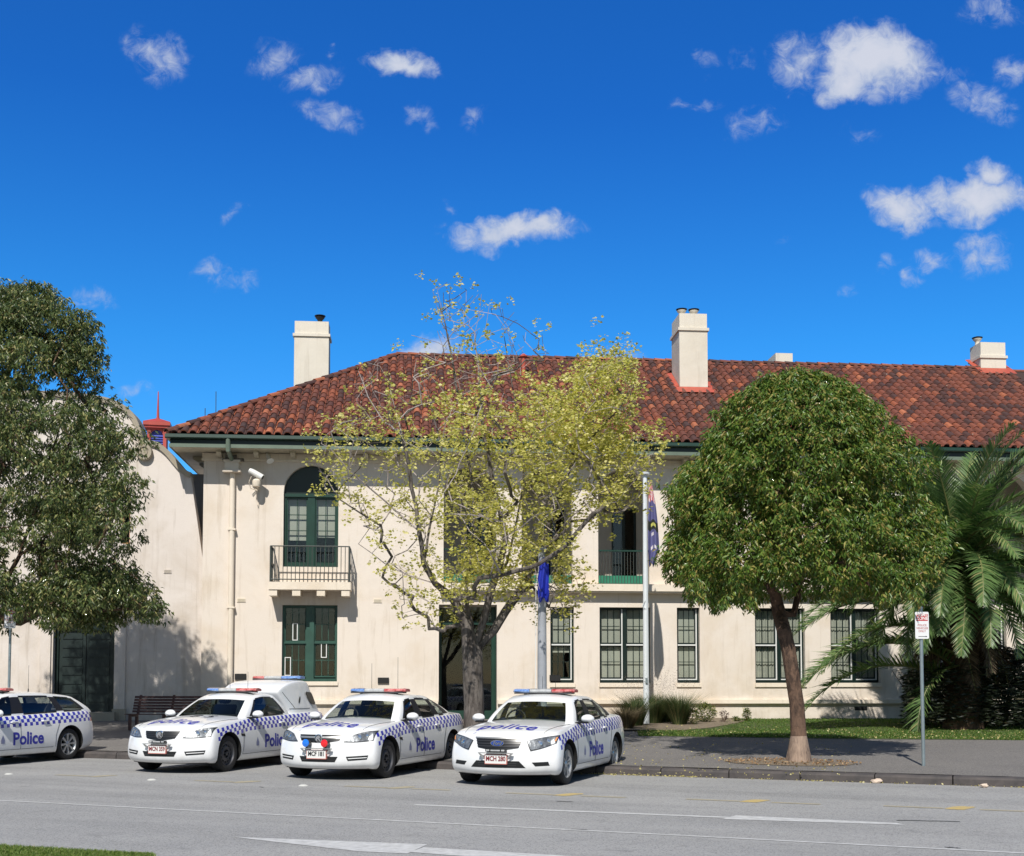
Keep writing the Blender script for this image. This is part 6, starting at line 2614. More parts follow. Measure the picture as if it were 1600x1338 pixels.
cs, outw = [], []
N2 = 8200
tries = 0
while len(cs) < N2:
    tries += 1
    zp = rnd.uniform(586, 928)
    xl, xr = crown2(zp)
    az = rnd.uniform(0, 2 * math.pi)
    pc = at_y((xl + xr) / 2, zp, Y2)
    hw = (xr - xl) / 2 * Y2 / FPX
    if rnd.random() > hw / 2.6 + .08:
        continue
    shell = (1 - abs(rnd.gauss(0, .10)) if rnd.random() < .9 else rnd.uniform(1.0, 1.07)) if rnd.random() < .82 else rnd.uniform(.35, .95)
    q = Vector((math.cos(az), math.sin(az), (zp - 780) / 190.0))
    lump = noise.noise(q * 2.4 + Vector((5, 2, 0))) * .42 + noise.noise(q * 5.5) * .24
    if lump < -.26 and rnd.random() < .6:
        continue
    if abs(noise.noise(q * 2.6 + Vector((1, 7, 3)))) < .085:
        shell = min(shell, rnd.uniform(.52, .80))
    rr_ = hw * (shell + lump * .55) * .97
    depth_k = .86
    p = pc + Vector((math.cos(az) * rr_, math.sin(az) * rr_ * depth_k, noise.noise(q * 3.3) * .16))
    # hollow on the lower left front where the limbs show
    cs.append(tuple(p))
    outw.append((math.cos(az), math.sin(az), .35))
# top cap
for _ in range(420):
    a_, r_ = rnd.uniform(0, 6.28), math.sqrt(rnd.random()) * .75
    p = at_y(1245, 600, Y2)
    cs.append((p.x + r_ * math.cos(a_), p.y + r_ * math.sin(a_), p.z + .12 - r_ * .25 + rnd.gauss(0, .06)))
    outw.append((0, 0, 1))
# ragged skirts at the bottom
for _ in range(750):
    x = rnd.uniform(1075, 1445)
    y = (932 if x < 1180 else 915) + rnd.uniform(-32, 10) + 26 * noise.noise((x / 24, 3.3, 0)) + (14 if x > 1330 else 0) - (24 if 1185 < x < 1300 else 0)
    p = at_y(x, y, Y2 + rnd.uniform(-1.9, 1.9))
    cs.append(tuple(p))
    outw.append((0, 0, -.2))
cs, outw = np.array(cs), np.array(outw)
b, d, L, Wd = whorls(cs, outw, 12, .045, (.07, .13), .34, 1.0)
LEAF_G = leaf_mat('glossy_drooping_leaf', [(0, (.050, .105, .018)), (.3, (.085, .165, .026)), (.55, (.135, .215, .036)), (.76, (.20, .245, .045)), (.92, (.28, .21, .06)), (1, (.40, .37, .11))], .40, .26, .1)
mesh_obj('foliage', leaves_mesh('foliage', b, d, L, Wd, LEAF_G, .28, .12), T2, kind='stuff')
Y2b = Y2


def LQ(pts, off=0.0, Y=21.9):
    n = len(pts)
    return [tuple(at_y(x, y, Y + off * i / max(n - 1, 1))) for i, (x, y) in enumerate(pts)]


limbs = [[(base2.x, base2.y, ground_z(base2.x, base2.y) - .05)] + LQ([(1248, 1150), (1245, 1100), (1238, 1055), (1232, 1015), (1226, 990)], 0, base2.y),
         LQ([(1226, 990), (1218, 960), (1210, 925), (1200, 880), (1180, 820)], -.3),
         LQ([(1226, 990), (1240, 960), (1247, 930), (1262, 880), (1290, 800)], .4),
         LQ([(1210, 925), (1160, 880), (1110, 840)], -.8), LQ([(1247, 930), (1300, 880), (1370, 850)], -.6), LQ([(1200, 880), (1215, 780), (1235, 680)], .5)]
attr = []
for i in rnd.sample(range(len(cs)), 240):
    c_ = np.array(at_y(1245, 800, Y2))
    attr.append(tuple(c_ + (cs[i] - c_) * .86))
nodes, par, rad = grow(limbs, attr, tip=.007, seg=.4, expo=2.3, base_r=.135)
me = branches_mesh('trunk', nodes, par, rad, [BARK_B, BARK_B, BARK_B2], flare=.95)
z1_ = ground_z(base2.x, base2.y) + .62
for p in me.polygons:
    if p.center.z < z1_ + .05 * math.sin(p.center.x * 20):
        p.material_index = 2
mesh_obj('trunk', me, T2)

# ---------------------------------------------------------------- loose evergreen on the left
Y3 = 27.4
T3 = thing('evergreen_tree', 'large loose evergreen tree overhanging the hall doors at the left edge', 'tree')
prof3 = [(452, 0, 60), (480, -60, 120), (520, -110, 150), (570, -150, 160), (620, -170, 172), (660, -180, 205), (700, -190, 222), (740, -195, 245), (790, -195, 258), (835, -190, 262), (850, -185, 225), (880, -180, 215), (905, -175, 235), (940, -150, 252), (965, -110, 235), (980, -60, 225)]


def crown3(zp):
    for (a, b) in zip(prof3, prof3[1:]):
        if a[0] <= zp <= b[0]:
            t = (zp - a[0]) / (b[0] - a[0])
            return a[1] + (b[1] - a[1]) * t, a[2] + (b[2] - a[2]) * t
    return prof3[-1][1:]


clus = []
while len(clus) < 400:
    zp = rnd.uniform(455, 968)
    xl, xr = crown3(zp)
    az = rnd.uniform(0, 2 * math.pi)
    r_ = math.sqrt(rnd.uniform(.12, 1.0)) * .97
    hw = (xr - xl) / 2
    x = (xl + xr) / 2 + math.cos(az) * r_ * hw
    dep = math.sin(az) * r_ * hw * Y3 / FPX * .75
    if zp > 850:
        if x > 215 and zp < 900:
            continue
        if x < 60 and rnd.random() < .6:
            continue
        dep *= .5
        dep -= .5
    p = at_y(x, zp, Y3 + dep)
    clus.append((tuple(p), az))
cs, outw = [], []
for (c_, az) in clus:
    r0 = rnd.uniform(.38, .66)
    for _ in range(int(34 * (r0 / .5) ** 2)):
        v_ = Vector((rnd.gauss(0, 1), rnd.gauss(0, 1), rnd.gauss(0, 1))).normalized()
        rr_ = r0 * rnd.uniform(.45, 1.0)
        cs.append((c_[0] + v_.x * rr_, c_[1] + v_.y * rr_, c_[2] + v_.z * rr_ * .62))
        outw.append((v_.x, v_.y, v_.z * .5))
# the long bough hanging before the doors and its end tuft
for (x, y, n_, s_) in ((232, 958, 40, 12), (215, 938, 45, 15), (190, 925, 50, 18), (160, 915, 50, 20), (130, 935, 50, 22), (95, 925, 50, 22), (60, 940, 40, 20), (30, 920, 30, 22), (0, 930, 30, 20), (245, 945, 22, 9), (140, 965, 25, 14), (100, 968, 25, 12)):
    for _ in range(n_):
        p = at_y(x + rnd.gauss(0, s_), y + rnd.gauss(0, s_ * .55), 27.3 + rnd.gauss(0, .4))
        cs.append(tuple(p))
        outw.append((0, 0, 0))
cs, outw = np.array(cs), np.array(outw)
b, d, L, Wd = whorls(cs, outw, 8, .04, (.08, .145), .33, .95)
LEAF_L = leaf_mat('dull_evergreen_leaf', [(0, (.045, .075, .022)), (.4, (.080, .118, .034)), (.7, (.14, .175, .052)), (.88, (.24, .25, .085)), (1, (.40, .34, .15))], .40, .2, .15)
mesh_obj('foliage', leaves_mesh('foliage', b, d, L, Wd, LEAF_L, .28, .1), T3, kind='stuff')
b3 = on_ground(-40, 1150)
b3 = Vector((b3.x, 28.0, ground_z(b3.x, 28.0)))
limbs = [[(b3.x, b3.y, b3.z - .1)] + LQ([(-35, 1080), (-30, 1010), (-25, 960)], 0, Y3),
         LQ([(-25, 960), (10, 905), (30, 870), (65, 840), (100, 815), (140, 780), (180, 740)], -.5, Y3),
         LQ([(-25, 960), (30, 968), (80, 945), (130, 905), (180, 880), (215, 905)], -.9, Y3),
         LQ([(-25, 960), (-30, 860), (-20, 760), (0, 660), (20, 560), (40, 490)], .4, Y3),
         LQ([(-30, 860), (-90, 780), (-140, 700)], .6, Y3), LQ([(30, 870), (60, 780), (90, 680), (110, 600)], .9, Y3), LQ([(80, 945), (150, 955), (225, 950)], -.9, Y3)]
attr = [c_[0] for c_ in clus]
nodes, par, rad = grow(limbs, attr, tip=.009, seg=.45, expo=2.2, base_r=.30)
mesh_obj('trunk', branches_mesh('trunk', nodes, par, rad, [BARK_L, BARK_L], flare=.4), T3)

# ---------------------------------------------------------------- palm
PALM = leaf_mat('palm_leaflet', [(0, (.055, .11, .035)), (.5, (.110, .19, .058)), (.85, (.18, .26, .09)), (1, (.34, .32, .14))], .42, .25)
PALM_D = leaf_mat('dry_palm_leaflet', [(0, (.05, .035, .02)), (.5, (.10, .07, .04)), (1, (.18, .13, .08))], .7, .1)
RACH = M('palm_rachis', (.16, .17, .06), .5)


def frond_mesh(length, curve, nleaf_, mat, seed):
    """frond along +x that arches up and then falls; leaflets in a V"""
    rg = np.random.default_rng(seed)
    n = 18
    pts = []
    p = Vector((0, 0, 0))
    ang = curve[0]
    for i in range(n + 1):
        pts.append(p.copy())
        ang = curve[0] + (curve[1] - curve[0]) * (i / n) ** curve[2]
        p = p + Vector((math.cos(ang), 0, math.sin(ang))) * (length / n)
    mb = MB()
    mb.tube(pts, [.035 * (1 - .9 * i / n) + .004 for i in range(n + 1)], 5, 1)
    for i in range(nleaf_):
        t = .10 + .90 * i / nleaf_
        f = t * n
        k = min(int(f), n - 1)
        q = pts[k].lerp(pts[k + 1], f - k)
        tg = (pts[k + 1] - pts[k]).normalized()
        up = Vector((-tg.z, 0, tg.x))
        ll = (.60 * math.sin(math.pi * min(1, .12 + t * .88)) ** .55 + .03) * (length / 3.6)
        for s_ in (-1, 1):
            dd = (tg * (.55 + .5 * t) + Vector((0, s_, 0)) * (1.0 - .25 * t) + up * (.30 + .18 * rg.normal())).normalized()
            w_ = (tg * .05)
            tip_ = q + dd * ll * (1 + .08 * rg.normal()) + Vector((0, 0, -.10 * ll))
            md = q + dd * ll * .5
            mb.add([q - w_ * .4, md - w_ * .5, tip_, md + w_ * .5 + up * .006, q + w_ * .4], [(0, 1, 4), (1, 3, 4), (1, 2, 3)], 0)
    return mb.mesh('frond', [mat, RACH])


FR = [frond_mesh(3.7, (1.25, -.35, 1.2), 84, PALM, 1), frond_mesh(3.9, (1.0, -1.0, 1.0), 88, PALM, 2), frond_mesh(3.6, (.6, -1.35, .9), 84, PALM, 3), frond_mesh(3.3, (.15, -1.5, .75), 80, PALM, 4), frond_mesh(3.9, (1.35, .55, 1.3), 84, PALM, 5)]
FRD = frond_mesh(2.6, (-.5, -1.5, .6), 46, PALM_D, 6)
pc = at_y(1500, 895, 31.0)
TPM = thing('palm_tree', 'date palm with arching feathery fronds and a shaggy base behind the parking sign', 'tree', (pc.x, pc.y, ground_z(pc.x, pc.y)))
hc = pc.z - ground_z(pc.x, pc.y)
tk = MB()
tk.lathe([(.55, -.1), (.50, .3), (.42, 1.0), (.45, hc - .8), (.55, hc - .3), (.35, hc + .1), (0, hc + .2)], n=18)
for i in range(150):
    a_ = i * 2.39996
    zz = .2 + (hc - .3) * i / 150
    r0 = .46
    e1 = Vector((math.cos(a_), math.sin(a_), 0))
    e2 = Vector((-math.sin(a_), math.cos(a_), 0))
    tk.add([e1 * r0 - e2 * .09 + Vector((0, 0, zz)), e1 * r0 + e2 * .09 + Vector((0, 0, zz)), e1 * (r0 + .16) + Vector((0, 0, zz + .16)), e1 * r0 + Vector((0, 0, zz + .06))], [(0, 1, 2), (0, 2, 3), (1, 3, 2)])
tk.build('trunk', BARK_L, TPM)
# azimuth (deg, 0 = right, -90 = towards the camera), mesh
FRS = [(100, 4), (60, 4), (130, 4), (175, 0), (150, 4), (20, 0), (-10, 1), (190, 1), (-60, 1), (-100, 0), (-120, 1), (-35, 0), (-80, 2), (-150, 1), (-170, 2), (40, 1),
       (80, 0), (-20, 2), (5, 2), (-50, 2), (-105, 2), (-135, 2), (-160, 3), (170, 3), (-75, 3), (-40, 3), (-15, 3), (-110, 3), (-90, 1), (120, 0), (150, 1), (0, 4), (-140, 3), (185, 3), (25, 3), (60, 2), (100, 2), (140, 2), (-125, 4), (-60, 4), (165, 0), (200, 0), (-30, 2), (-70, 3), (-95, 3), (-130, 3), (-55, 3), (-25, 3), (-115, 2), (-90, 2), (-45, 2), (-150, 3), (-5, 3), (-80, 1), (-145, 2), (-100, 3), (-62, 2), (10, 1), (30, 0), (-28, 1), (-165, 1), (-8, 4), (12, 4), (-30, 4), (160, 4), (185, 4), (-15, 0), (5, 0), (15, 1), (-40, 1), (-20, 4), (30, 1), (-3, 1)]
for i, (az, k) in enumerate(FRS):
    o = mesh_obj('frond', FR[k], TPM, (0, 0, hc + .05 - .09 * (k in (2, 3))), (random.uniform(-.25, .25), random.uniform(-.12, .12), R(az + random.uniform(-8, 8))))
    o.scale = (random.uniform(1.0, 1.16),) * 3
for i in range(16):
    o = mesh_obj('frond', FRD, TPM, (0, 0, hc - .5 - .5 * random.random()), (random.uniform(-.3, .3), random.uniform(-.1, .3), R(-360 / 16 * i + random.uniform(-8, 8))))
# low bough reaching far left
ov = frond_mesh(4.9, (.62, -.95, .9), 110, PALM, 9)
o = mesh_obj('frond', ov, TPM, (-.2, -.3, 1.15), (.2, 0, R(186)))
o = mesh_obj('frond', ov, TPM, (-.1, -.3, 1.9), (-.2, 0.05, R(176)))
o = mesh_obj('frond', FR[3], TPM, (-.1, -.3, 1.7), (.2, 0.1, R(205)))
for (zz, rx, ry, az) in ((2.6, .1, -.15, 178), (2.9, -.2, -.1, 190), (2.2, .15, .0, 198), (3.3, 0, -.05, 184), (1.5, -.15, -.12, 190)):
    mesh_obj('frond', ov, TPM, (-.1, -.2, zz), (rx, ry, R(az)))

# dark thicket under the palm
TK = thing('shrub', 'dark tangled shrub growing under the palm against the wall', 'shrub')
cs = []
for _ in range(5200):
    x = rnd.uniform(1418, 1650)
    top_ = 1010 + 30 * noise.noise((x / 40, 0, 0)) + (40 if x < 1445 else 0)
    y = rnd.uniform(top_, 1128)
    p = at_y(x, y, rnd.uniform(30.0, 34.0) if y > 1040 else rnd.uniform(32, 34))
    cs.append(tuple(p))
cs = np.array(cs)
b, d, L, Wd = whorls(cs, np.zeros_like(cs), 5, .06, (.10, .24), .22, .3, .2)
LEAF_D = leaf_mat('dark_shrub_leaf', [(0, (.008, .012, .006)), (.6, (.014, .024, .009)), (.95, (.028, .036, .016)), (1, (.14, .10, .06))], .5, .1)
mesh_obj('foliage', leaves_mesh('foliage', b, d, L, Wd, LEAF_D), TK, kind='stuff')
mb = MB()
for i in range(26):
    p = at_y(1430 + i * 8, 1125, 33 + rnd.uniform(-.5, .5))
    q = p + Vector((rnd.uniform(-.6, .6), rnd.uniform(-.3, .3), rnd.uniform(1.2, 2.2)))
    mb.tube([(p.x, p.y, ground_z(p.x, p.y) - .05), p.lerp(q, .5) + Vector((rnd.uniform(-.15, .15), 0, 0)), q], [.03, .02, .006], 5)
mb.build('stem', BARK_L, TK)

# ---------------------------------------------------------------- grasses and small plants in the bed
GRASS_T = leaf_mat('tufted_grass', [(0, (.03, .055, .018)), (.5, (.06, .10, .03)), (.85, (.11, .14, .05)), (1, (.26, .22, .10))], .6, .25)
GRASS_D = leaf_mat('dry_tufted_grass', [(0, (.09, .07, .035)), (.5, (.17, .13, .07)), (1, (.30, .24, .13))], .7, .2)
SEED = leaf_mat('seed_head', [(0, (.12, .09, .08)), (1, (.28, .22, .18))], .8, .3)


def blades_mesh(name, centres, n, h, spread, mat, w=.014, bend=.35, rg=None):
    rg = rg or RNG
    c = np.repeat(np.array(centres, float), n, axis=0)
    N = len(c)
    az = rg.uniform(0, 2 * np.pi, N)
    hh = h * rg.uniform(.55, 1.1, N)
    out = np.stack([np.cos(az), np.sin(az)], 1)
    sp = spread * np.sqrt(rg.uniform(0, 1, N))
    b0 = c.copy()
    b0[:, :2] += out * (sp * .35)[:, None]
    lean = bend * rg.uniform(.1, 1.3, N) * hh
    m = b0.copy()
    m[:, :2] += out * (lean * .35)[:, None]
    m[:, 2] += hh * .6
    t = b0.copy()
    t[:, :2] += out * lean[:, None]
    t[:, 2] += hh * rg.uniform(.8, 1.0, N)
    sd = np.stack([-np.sin(az + .5), np.cos(az + .5), np.zeros(N)], 1) * (w * .5)
    v = np.stack([b0 - sd, b0 + sd, m + sd * .8, m - sd * .8, t], 1)
    me = bpy.data.meshes.new(name)
    fs = []
    ids = np.arange(N)[:, None] * 5
    tri = np.concatenate([ids + [0, 1, 2], ids + [0, 2, 3], ids + [3, 2, 4]], axis=1).reshape(-1)
    me.vertices.add(N * 5)
    me.vertices.foreach_set('co', v.reshape(-1).astype(np.float32))
    me.loops.add(N * 9)
    me.loops.foreach_set('vertex_index', tri.astype(np.int32))
    me.polygons.add(N * 3)
    me.polygons.foreach_set('loop_start', (np.arange(N * 3) * 3).astype(np.int32))
    me.materials.append(mat)
    me.update(calc_edges=True)
    return me


TUFTS = [(992, 1136, .95, 0, 'brown and green grass tussock nearest the parked sedan'), (1003, 1130, 1.0, 0, 'green tussock grass left of the white flagpole'),
         (1024, 1132, 1.0, 0, 'green tussock grass just right of the white flagpole'), (1040, 1130, .95, 0, 'middle tussock of the row beside the flagpole'),
         (1062, 1134, 1.05, 0, 'tall rounded grass tussock at the right end of the row'), (978, 1140, .7, 1, 'dry brown grass tussock at the left end of the bed')]
for (x, y, h_, dry, lab) in TUFTS:
    c_ = on_ground(x, y)
    t = thing('grass_tussock', lab, 'plant', c_, 0, 'grass tussocks in the planting bed')
    mesh_obj('blades', blades_mesh('blades', [(0, 0, 0)], 1100, h_ * .95, .52, GRASS_D if dry else GRASS_T, .011, .75), t, kind='stuff')
    if dry == 0:
        mesh_obj('dry_blades', blades_mesh('dry_blades', [(0, 0, 0)], 70, h_ * .6, .45, GRASS_D, .014, .8), t, kind='stuff')
        sb, sdv = [], []
        for _ in range(60):
            a_ = rnd.uniform(0, 6.28)
            l_ = rnd.uniform(.15, .65)
            hh = h_ * rnd.uniform(1.1, 1.7)
            for k in range(5):
                sb.append((math.cos(a_) * l_ * (.8 + k * .05), math.sin(a_) * l_ * (.8 + k * .05), hh * (.75 + .06 * k)))
                sdv.append((rnd.gauss(0, 1), rnd.gauss(0, 1), .8))
        mesh_obj('seed_heads', leaves_mesh('seed_heads', np.array(sb), np.array(sdv), RNG.uniform(.02, .07, len(sb)), RNG.uniform(.006, .012, len(sb)), SEED), t, kind='stuff')
LEAF_S = leaf_mat('small_shrub_leaf', [(0, (.04, .07, .02)), (.6, (.09, .13, .03)), (.85, (.25, .26, .05)), (1, (.45, .42, .10))], .5, .3)
for (x, y, w_, h_, n_, nm, lab, lm_) in ((1102, 1130, .34, .62, 420, 'shrub', 'small rounded shrub with yellow tips at the end of the grass tussocks', LEAF_S),
                                        (1082, 1134, .16, .5, 120, 'shrub', 'pale yellow-green sprig between the tussocks and the round shrub', LEAF_S),
                                        (1166, 1128, .13, .42, 110, 'seedling', 'upright grey-green seedling against the plinth', LEAF_S),
                                        (1131, 1130, .12, .38, 50, 'seedling', 'twiggy reddish seedling beside the round shrub', SEED),
                                        (1151, 1129, .12, .16, 70, 'seedling', 'lowest green seedling between two taller ones', LEAF_S)):
    c_ = on_ground(x, y)
    t = thing(nm, lab, 'plant', c_)
    q = RNG.normal(size=(n_, 3))
    q /= np.linalg.norm(q, axis=1, keepdims=True)
    q *= (RNG.uniform(.2, 1, (n_, 1)) ** .4)
    cs = np.stack([q[:, 0] * w_, q[:, 1] * w_, h_ * .5 + q[:, 2] * h_ * .48], 1)
    b, d, L, Wd = whorls(cs, q, 4, .02, (.03, .075), .4, -.4)
    mesh_obj('foliage', leaves_mesh('foliage', b, d, L, Wd, lm_), t, kind='stuff')
    mb = MB()
    for i in range(8):
        e = cs[rnd.randrange(len(cs))]
        mb.tube([(0, 0, -.03), (e[0] * .4, e[1] * .4, e[2] * .5), tuple(e)], [.008, .006, .002], 4)
    mb.build('stem', BARK_L, t)

# ---------------------------------------------------------------- lawn blades, litter
LAWNB = leaf_mat('lawn_blade', [(0, (.05, .11, .015)), (.5, (.09, .18, .024)), (.88, (.15, .24, .04)), (1, (.30, .28, .09))], .6, .3)
pts = []
lw = [on_ground(x, y) for x, y in ((1000, 1151), (1650, 1157))]
while len(pts) < 15000:
    x = rnd.uniform(998, 1660)
    yb = 1150.5 + (x - 1000) * .011
    y = rnd.uniform(1124, yb)
    p = on_ground(x, y)
    if (BO - p).dot(BY) < .05:
        continue
    if x < 1160 and y < 1141 and rnd.random() < min(1, (1160 - x) / 50):
        continue
    pts.append((p.x, p.y, p.z))
me = blades_mesh('grass', pts, 5, .055, .10, LAWNB, .016, .6)
tag(mesh_obj('grass', me, kind='stuff'), 'short green lawn grass between the footpath and the wall', 'grass')
pts = []
while len(pts) < 5200:
    x = rnd.uniform(-30, 240)
    y = rnd.uniform(1324.5 + max(0, x) * .06, 1350)
    p = at_z(x, y, .10)
    pts.append((p.x, p.y, p.z))
LAWN2 = leaf_mat('verge_blade', [(0, (.07, .13, .02)), (.5, (.13, .21, .03)), (.85, (.20, .27, .05)), (1, (.42, .38, .16))], .6, .3)
me = blades_mesh('verge_grass', pts, 4, .05, .03, LAWN2, .007, .6)
tag(mesh_obj('verge_grass', me, kind='stuff'), 'bright green verge grass in the near left corner', 'grass')


def litter(name, n, sampler, mat, size, label, tilt=.3):
    N = n
    P_ = np.array([sampler() for _ in range(N)])
    d = np.stack([RNG.normal(size=N), RNG.normal(size=N), RNG.normal(size=N) * tilt], 1)
    L = RNG.uniform(size[0], size[1], N)
    me_ = leaves_mesh(name, P_, d, L, L * .7, mat, .1)
    return tag(mesh_obj(name, me_, kind='stuff'), label, 'leaves')


def s_lawn():
    x = rnd.uniform(990, 1620)
    y = 1152.5 + (x - 1000) * .010 - abs(rnd.gauss(0, 9))
    p = on_ground(x, max(y, 1126))
    return (p.x, p.y, p.z + .05)


def s_path():
    x = rnd.uniform(960, 1330)
    y = rnd.uniform(1150, 1212)
    p = on_ground(x, y)
    return (p.x, p.y, p.z + .012)


def s_gutter():
    u_ = rnd.uniform(-1.0, 8) if rnd.random() < .65 else rnd.uniform(-.6, 1.2)
    p = KERB0 + RU * u_ - RV * abs(rnd.gauss(0, .07))
    return (p.x, p.y, .012)


def s_pit():
    a_, r_ = rnd.uniform(0, 6.28), rnd.random() ** .5
    c_ = on_ground(1232, 1192)
    p = c_ + RU * (math.cos(a_) * 1.3 * r_) + RV * (math.sin(a_) * .7 * r_)
    return (p.x, p.y, ground_z(p.x, p.y) + .03 + .02 * (1 - r_))


LIT_Y = leaf_mat('fallen_yellow_leaf', [(0, (.30, .25, .08)), (.6, (.48, .42, .16)), (1, (.62, .56, .30))], .7, .2)
LIT_B = leaf_mat('fallen_brown_leaf', [(0, (.14, .08, .04)), (.6, (.30, .18, .09)), (1, (.45, .30, .16))], .7, .1)
litter('leaf_litter', 1100, s_lawn, LIT_Y, (.02, .055), 'fallen yellow leaves scattered along the lawn edge')
litter('leaf_litter', 420, s_path, LIT_Y, (.02, .05), 'pale specks of fallen leaf on the footpath')
litter('leaf_litter', 380, s_gutter, LIT_Y, (.02, .05), 'yellow leaves gathered in the gutter below the kerb')
litter('leaf_litter', 700, s_pit, LIT_B, (.02, .05), 'brown fallen leaves round the foot of the round evergreen')

# ================================================================== STREET FURNITURE
SIGN_W = M('sign_white', (.74, .75, .76), .35)
SIGN_R = M('sign_red', (.50, .025, .03), .35)
SIGN_T = M('sign_white_letter', (.78, .76, .75), .4)
SIGN_GT = M('sign_red_letter', (.45, .10, .10), .4)
SIGN_B = M('sign_arrow_black', (.03, .03, .035), .4)


def flat_text(body, size, mat, parent, x, y, z, bold=.002):
    return cast_text(None, body, size, mat, parent, (x, y, z), (1, 0, 0), (0, 0, 1), (0, 1, 0), .001, bold)


def parking_sign(px, py, topy, sx0, sx1, sy0, sy1, label, rz, small, arrow):
    c = on_ground(px, py)
    t = thing('parking_sign', label, 'street sign', (c.x, c.y, ground_z(c.x, c.y)), rz, 'permit zone signs on steel posts')
    Yd = c.y
    top = at_y(px, topy, Yd).z - t.location.z
    MB().tube([(0, 0, -.1), (0, 0, top)], .031, 12).build('post', GALV, t, smooth=True)
    MB().lathe([(.034, top - .03), (.036, top), (.02, top + .015), (0, top + .017)], n=12).build('post_cap', GALV, t, smooth=True)
    w = (sx1 - sx0) * Yd / FPX / 2
    z1 = at_y(px, sy0, Yd).z - t.location.z
    z0 = at_y(px, sy1, Yd).z - t.location.z
    r_ = .025
    pl = []
    for (cx_, cz_, a0) in ((w - r_, z1 - r_, 0), (-w + r_, z1 - r_, 90), (-w + r_, z0 + r_, 180), (w - r_, z0 + r_, 270)):
        for k in range(4):
            a_ = R(a0 + 30 * k)
            pl.append((cx_ + r_ * math.cos(a_), cz_ + r_ * math.sin(a_)))
    so = MB().prism(pl, -.046, -.043).build('sign_plate', SIGN_W, t)
    h = z1 - z0
    MB().box(-w + .018, w - .018, -.0475, -.0465, z1 - h * .335, z1 - .035).build('red_panel', SIGN_R, so)
    flat_text('PERMIT', .066, SIGN_T, so, 0, -.048, z1 - h * .115, .0022)
    flat_text('ZONE', .078, SIGN_T, so, 0, -.048, z1 - h * .245, .0022)
    for i, wd in enumerate(('POLICE', 'VEHICLES', 'ONLY')):
        flat_text(wd, .050, SIGN_GT, so, 0, -.048, z1 - h * (.50 + .11 * i), .0005)
    MB().box(-w * .55, w * .5, -.0475, -.0465, z0 + h * .075, z0 + h * .095).add([(w * .5, -.047, z0 + h * .055), (w * .75, -.047, z0 + h * .085), (w * .5, -.047, z0 + h * .115)], [(0, 1, 2)]).build('arrow', SIGN_B, so)
    MB().box(-.05, .05, -.042, .036, z1 - .15, z1 - .12).box(-.05, .05, -.042, .036, z0 + .12, z0 + .15).build('bracket', GALV, t)
    return t


parking_sign(1443, 1197, 949, 1431, 1453, 956.5, 998.5, 'permit zone parking sign on a grey post before the palm', R(4), False, True)
parking_sign(12, 1165, 948, 7, 23.5, 949.5, 982, 'permit zone parking sign under the left tree behind the wagon', R(10), False, True)

# flagpole with the limp flag
fp = BW(*(PX(1010, 1100, -2.6), -2.6, 0))
fp = at_y(1010, 1132, 33.4)
fz = ground_z(fp.x, fp.y)
FPT = thing('flagpole', 'slim white flagpole with a mushroom cap standing among the grasses', 'flagpole', (fp.x, fp.y, fz))
ft = at_y(1010, 742, fp.y).z - fz
MB().tube([(0, 0, -.1), (0, 0, 2.5), (0, 0, ft)], [.09, .082, .062], 16).build('pole', POLE_W, FPT, smooth=True)
MB().lathe([(.07, ft - .02), (.15, ft), (.16, ft + .04), (.10, ft + .07), (0, ft + .08)], n=16).build('cap', POLE_W, FPT, smooth=True)
MB().tube([(.0, -.10, 1.2), (.01, -.09, 3.2), (0, -.09, ft - .2)], .006, 5).tube([(-.0, -.08, 3.35), (-.12, -.1, 3.42), (-.02, -.1, 3.6)], .012, 5).build('halyard', POLE_W, FPT)
MB().box(-.03, .03, -.13, -.08, 1.2, 1.35).build('cleat', GALV, FPT)


def limp_flag(name, label, x0, zt, zb, wmax, mat, loc, stars=None, folds=5, seed=0, wtop=.1, second=None, taper=.55):
    """cloth hanging in folds beside its pole"""
    nu, nv = 22, 26
    rr = random.Random(seed)
    ph = [rr.uniform(0, 6) for _ in range(3)]
    mb = MB()
    vs = []
    for j in range(nv + 1):
        t = j / nv
        z = zt + (zb - zt) * t
        w = (wtop + (wmax - wtop) * math.sin(min(1, t * 1.25) * math.pi / 2)) * (1 - taper * max(0, t - .82) / .18)
        for i in range(nu + 1):
            u_ = i / nu
            x = x0 + u_ * w + .02 * math.sin(t * 5 + ph[0])
            y = -.05 + .055 * math.sin(u_ * math.pi * folds + t * 2 + ph[1]) * (.4 + t)
            vs.append((x, y, z - .10 * u_ * (1 - t) - .05 * math.sin(u_ * 9)))
    fs, ms = [], []
    for j in range(nv):
        for i in range(nu):
            fs.append((j * (nu + 1) + i, j * (nu + 1) + i + 1, (j + 1) * (nu + 1) + i + 1, (j + 1) * (nu + 1) + i))
    mb.add(vs, fs)
    if second:
        for k, f_ in enumerate(fs):
            j = k // nu
            i = k % nu
            mb.m[k] = second(i / nu, j / nv)
    o = mb.build(name, mat, None, loc, smooth=True)
    return tag(o, label, 'flag')


FLAG_N = M('faded_navy_flag', (.12, .12, .28), .8, var=.25, scale=3)
FLAG_R = M('flag_red_stripe', (.55, .07, .07), .8)
FLAG_W = M('flag_white_stripe', (.66, .62, .64), .8)
FLAG_B = M('bright_blue_flag', (.012, .03, .42), .75, var=.3, scale=4)
FLAG_K = M('flag_black', (.02, .025, .02), .8)
FLAG_Y = M('flag_emblem_yellow', (.5, .5, .12), .8)


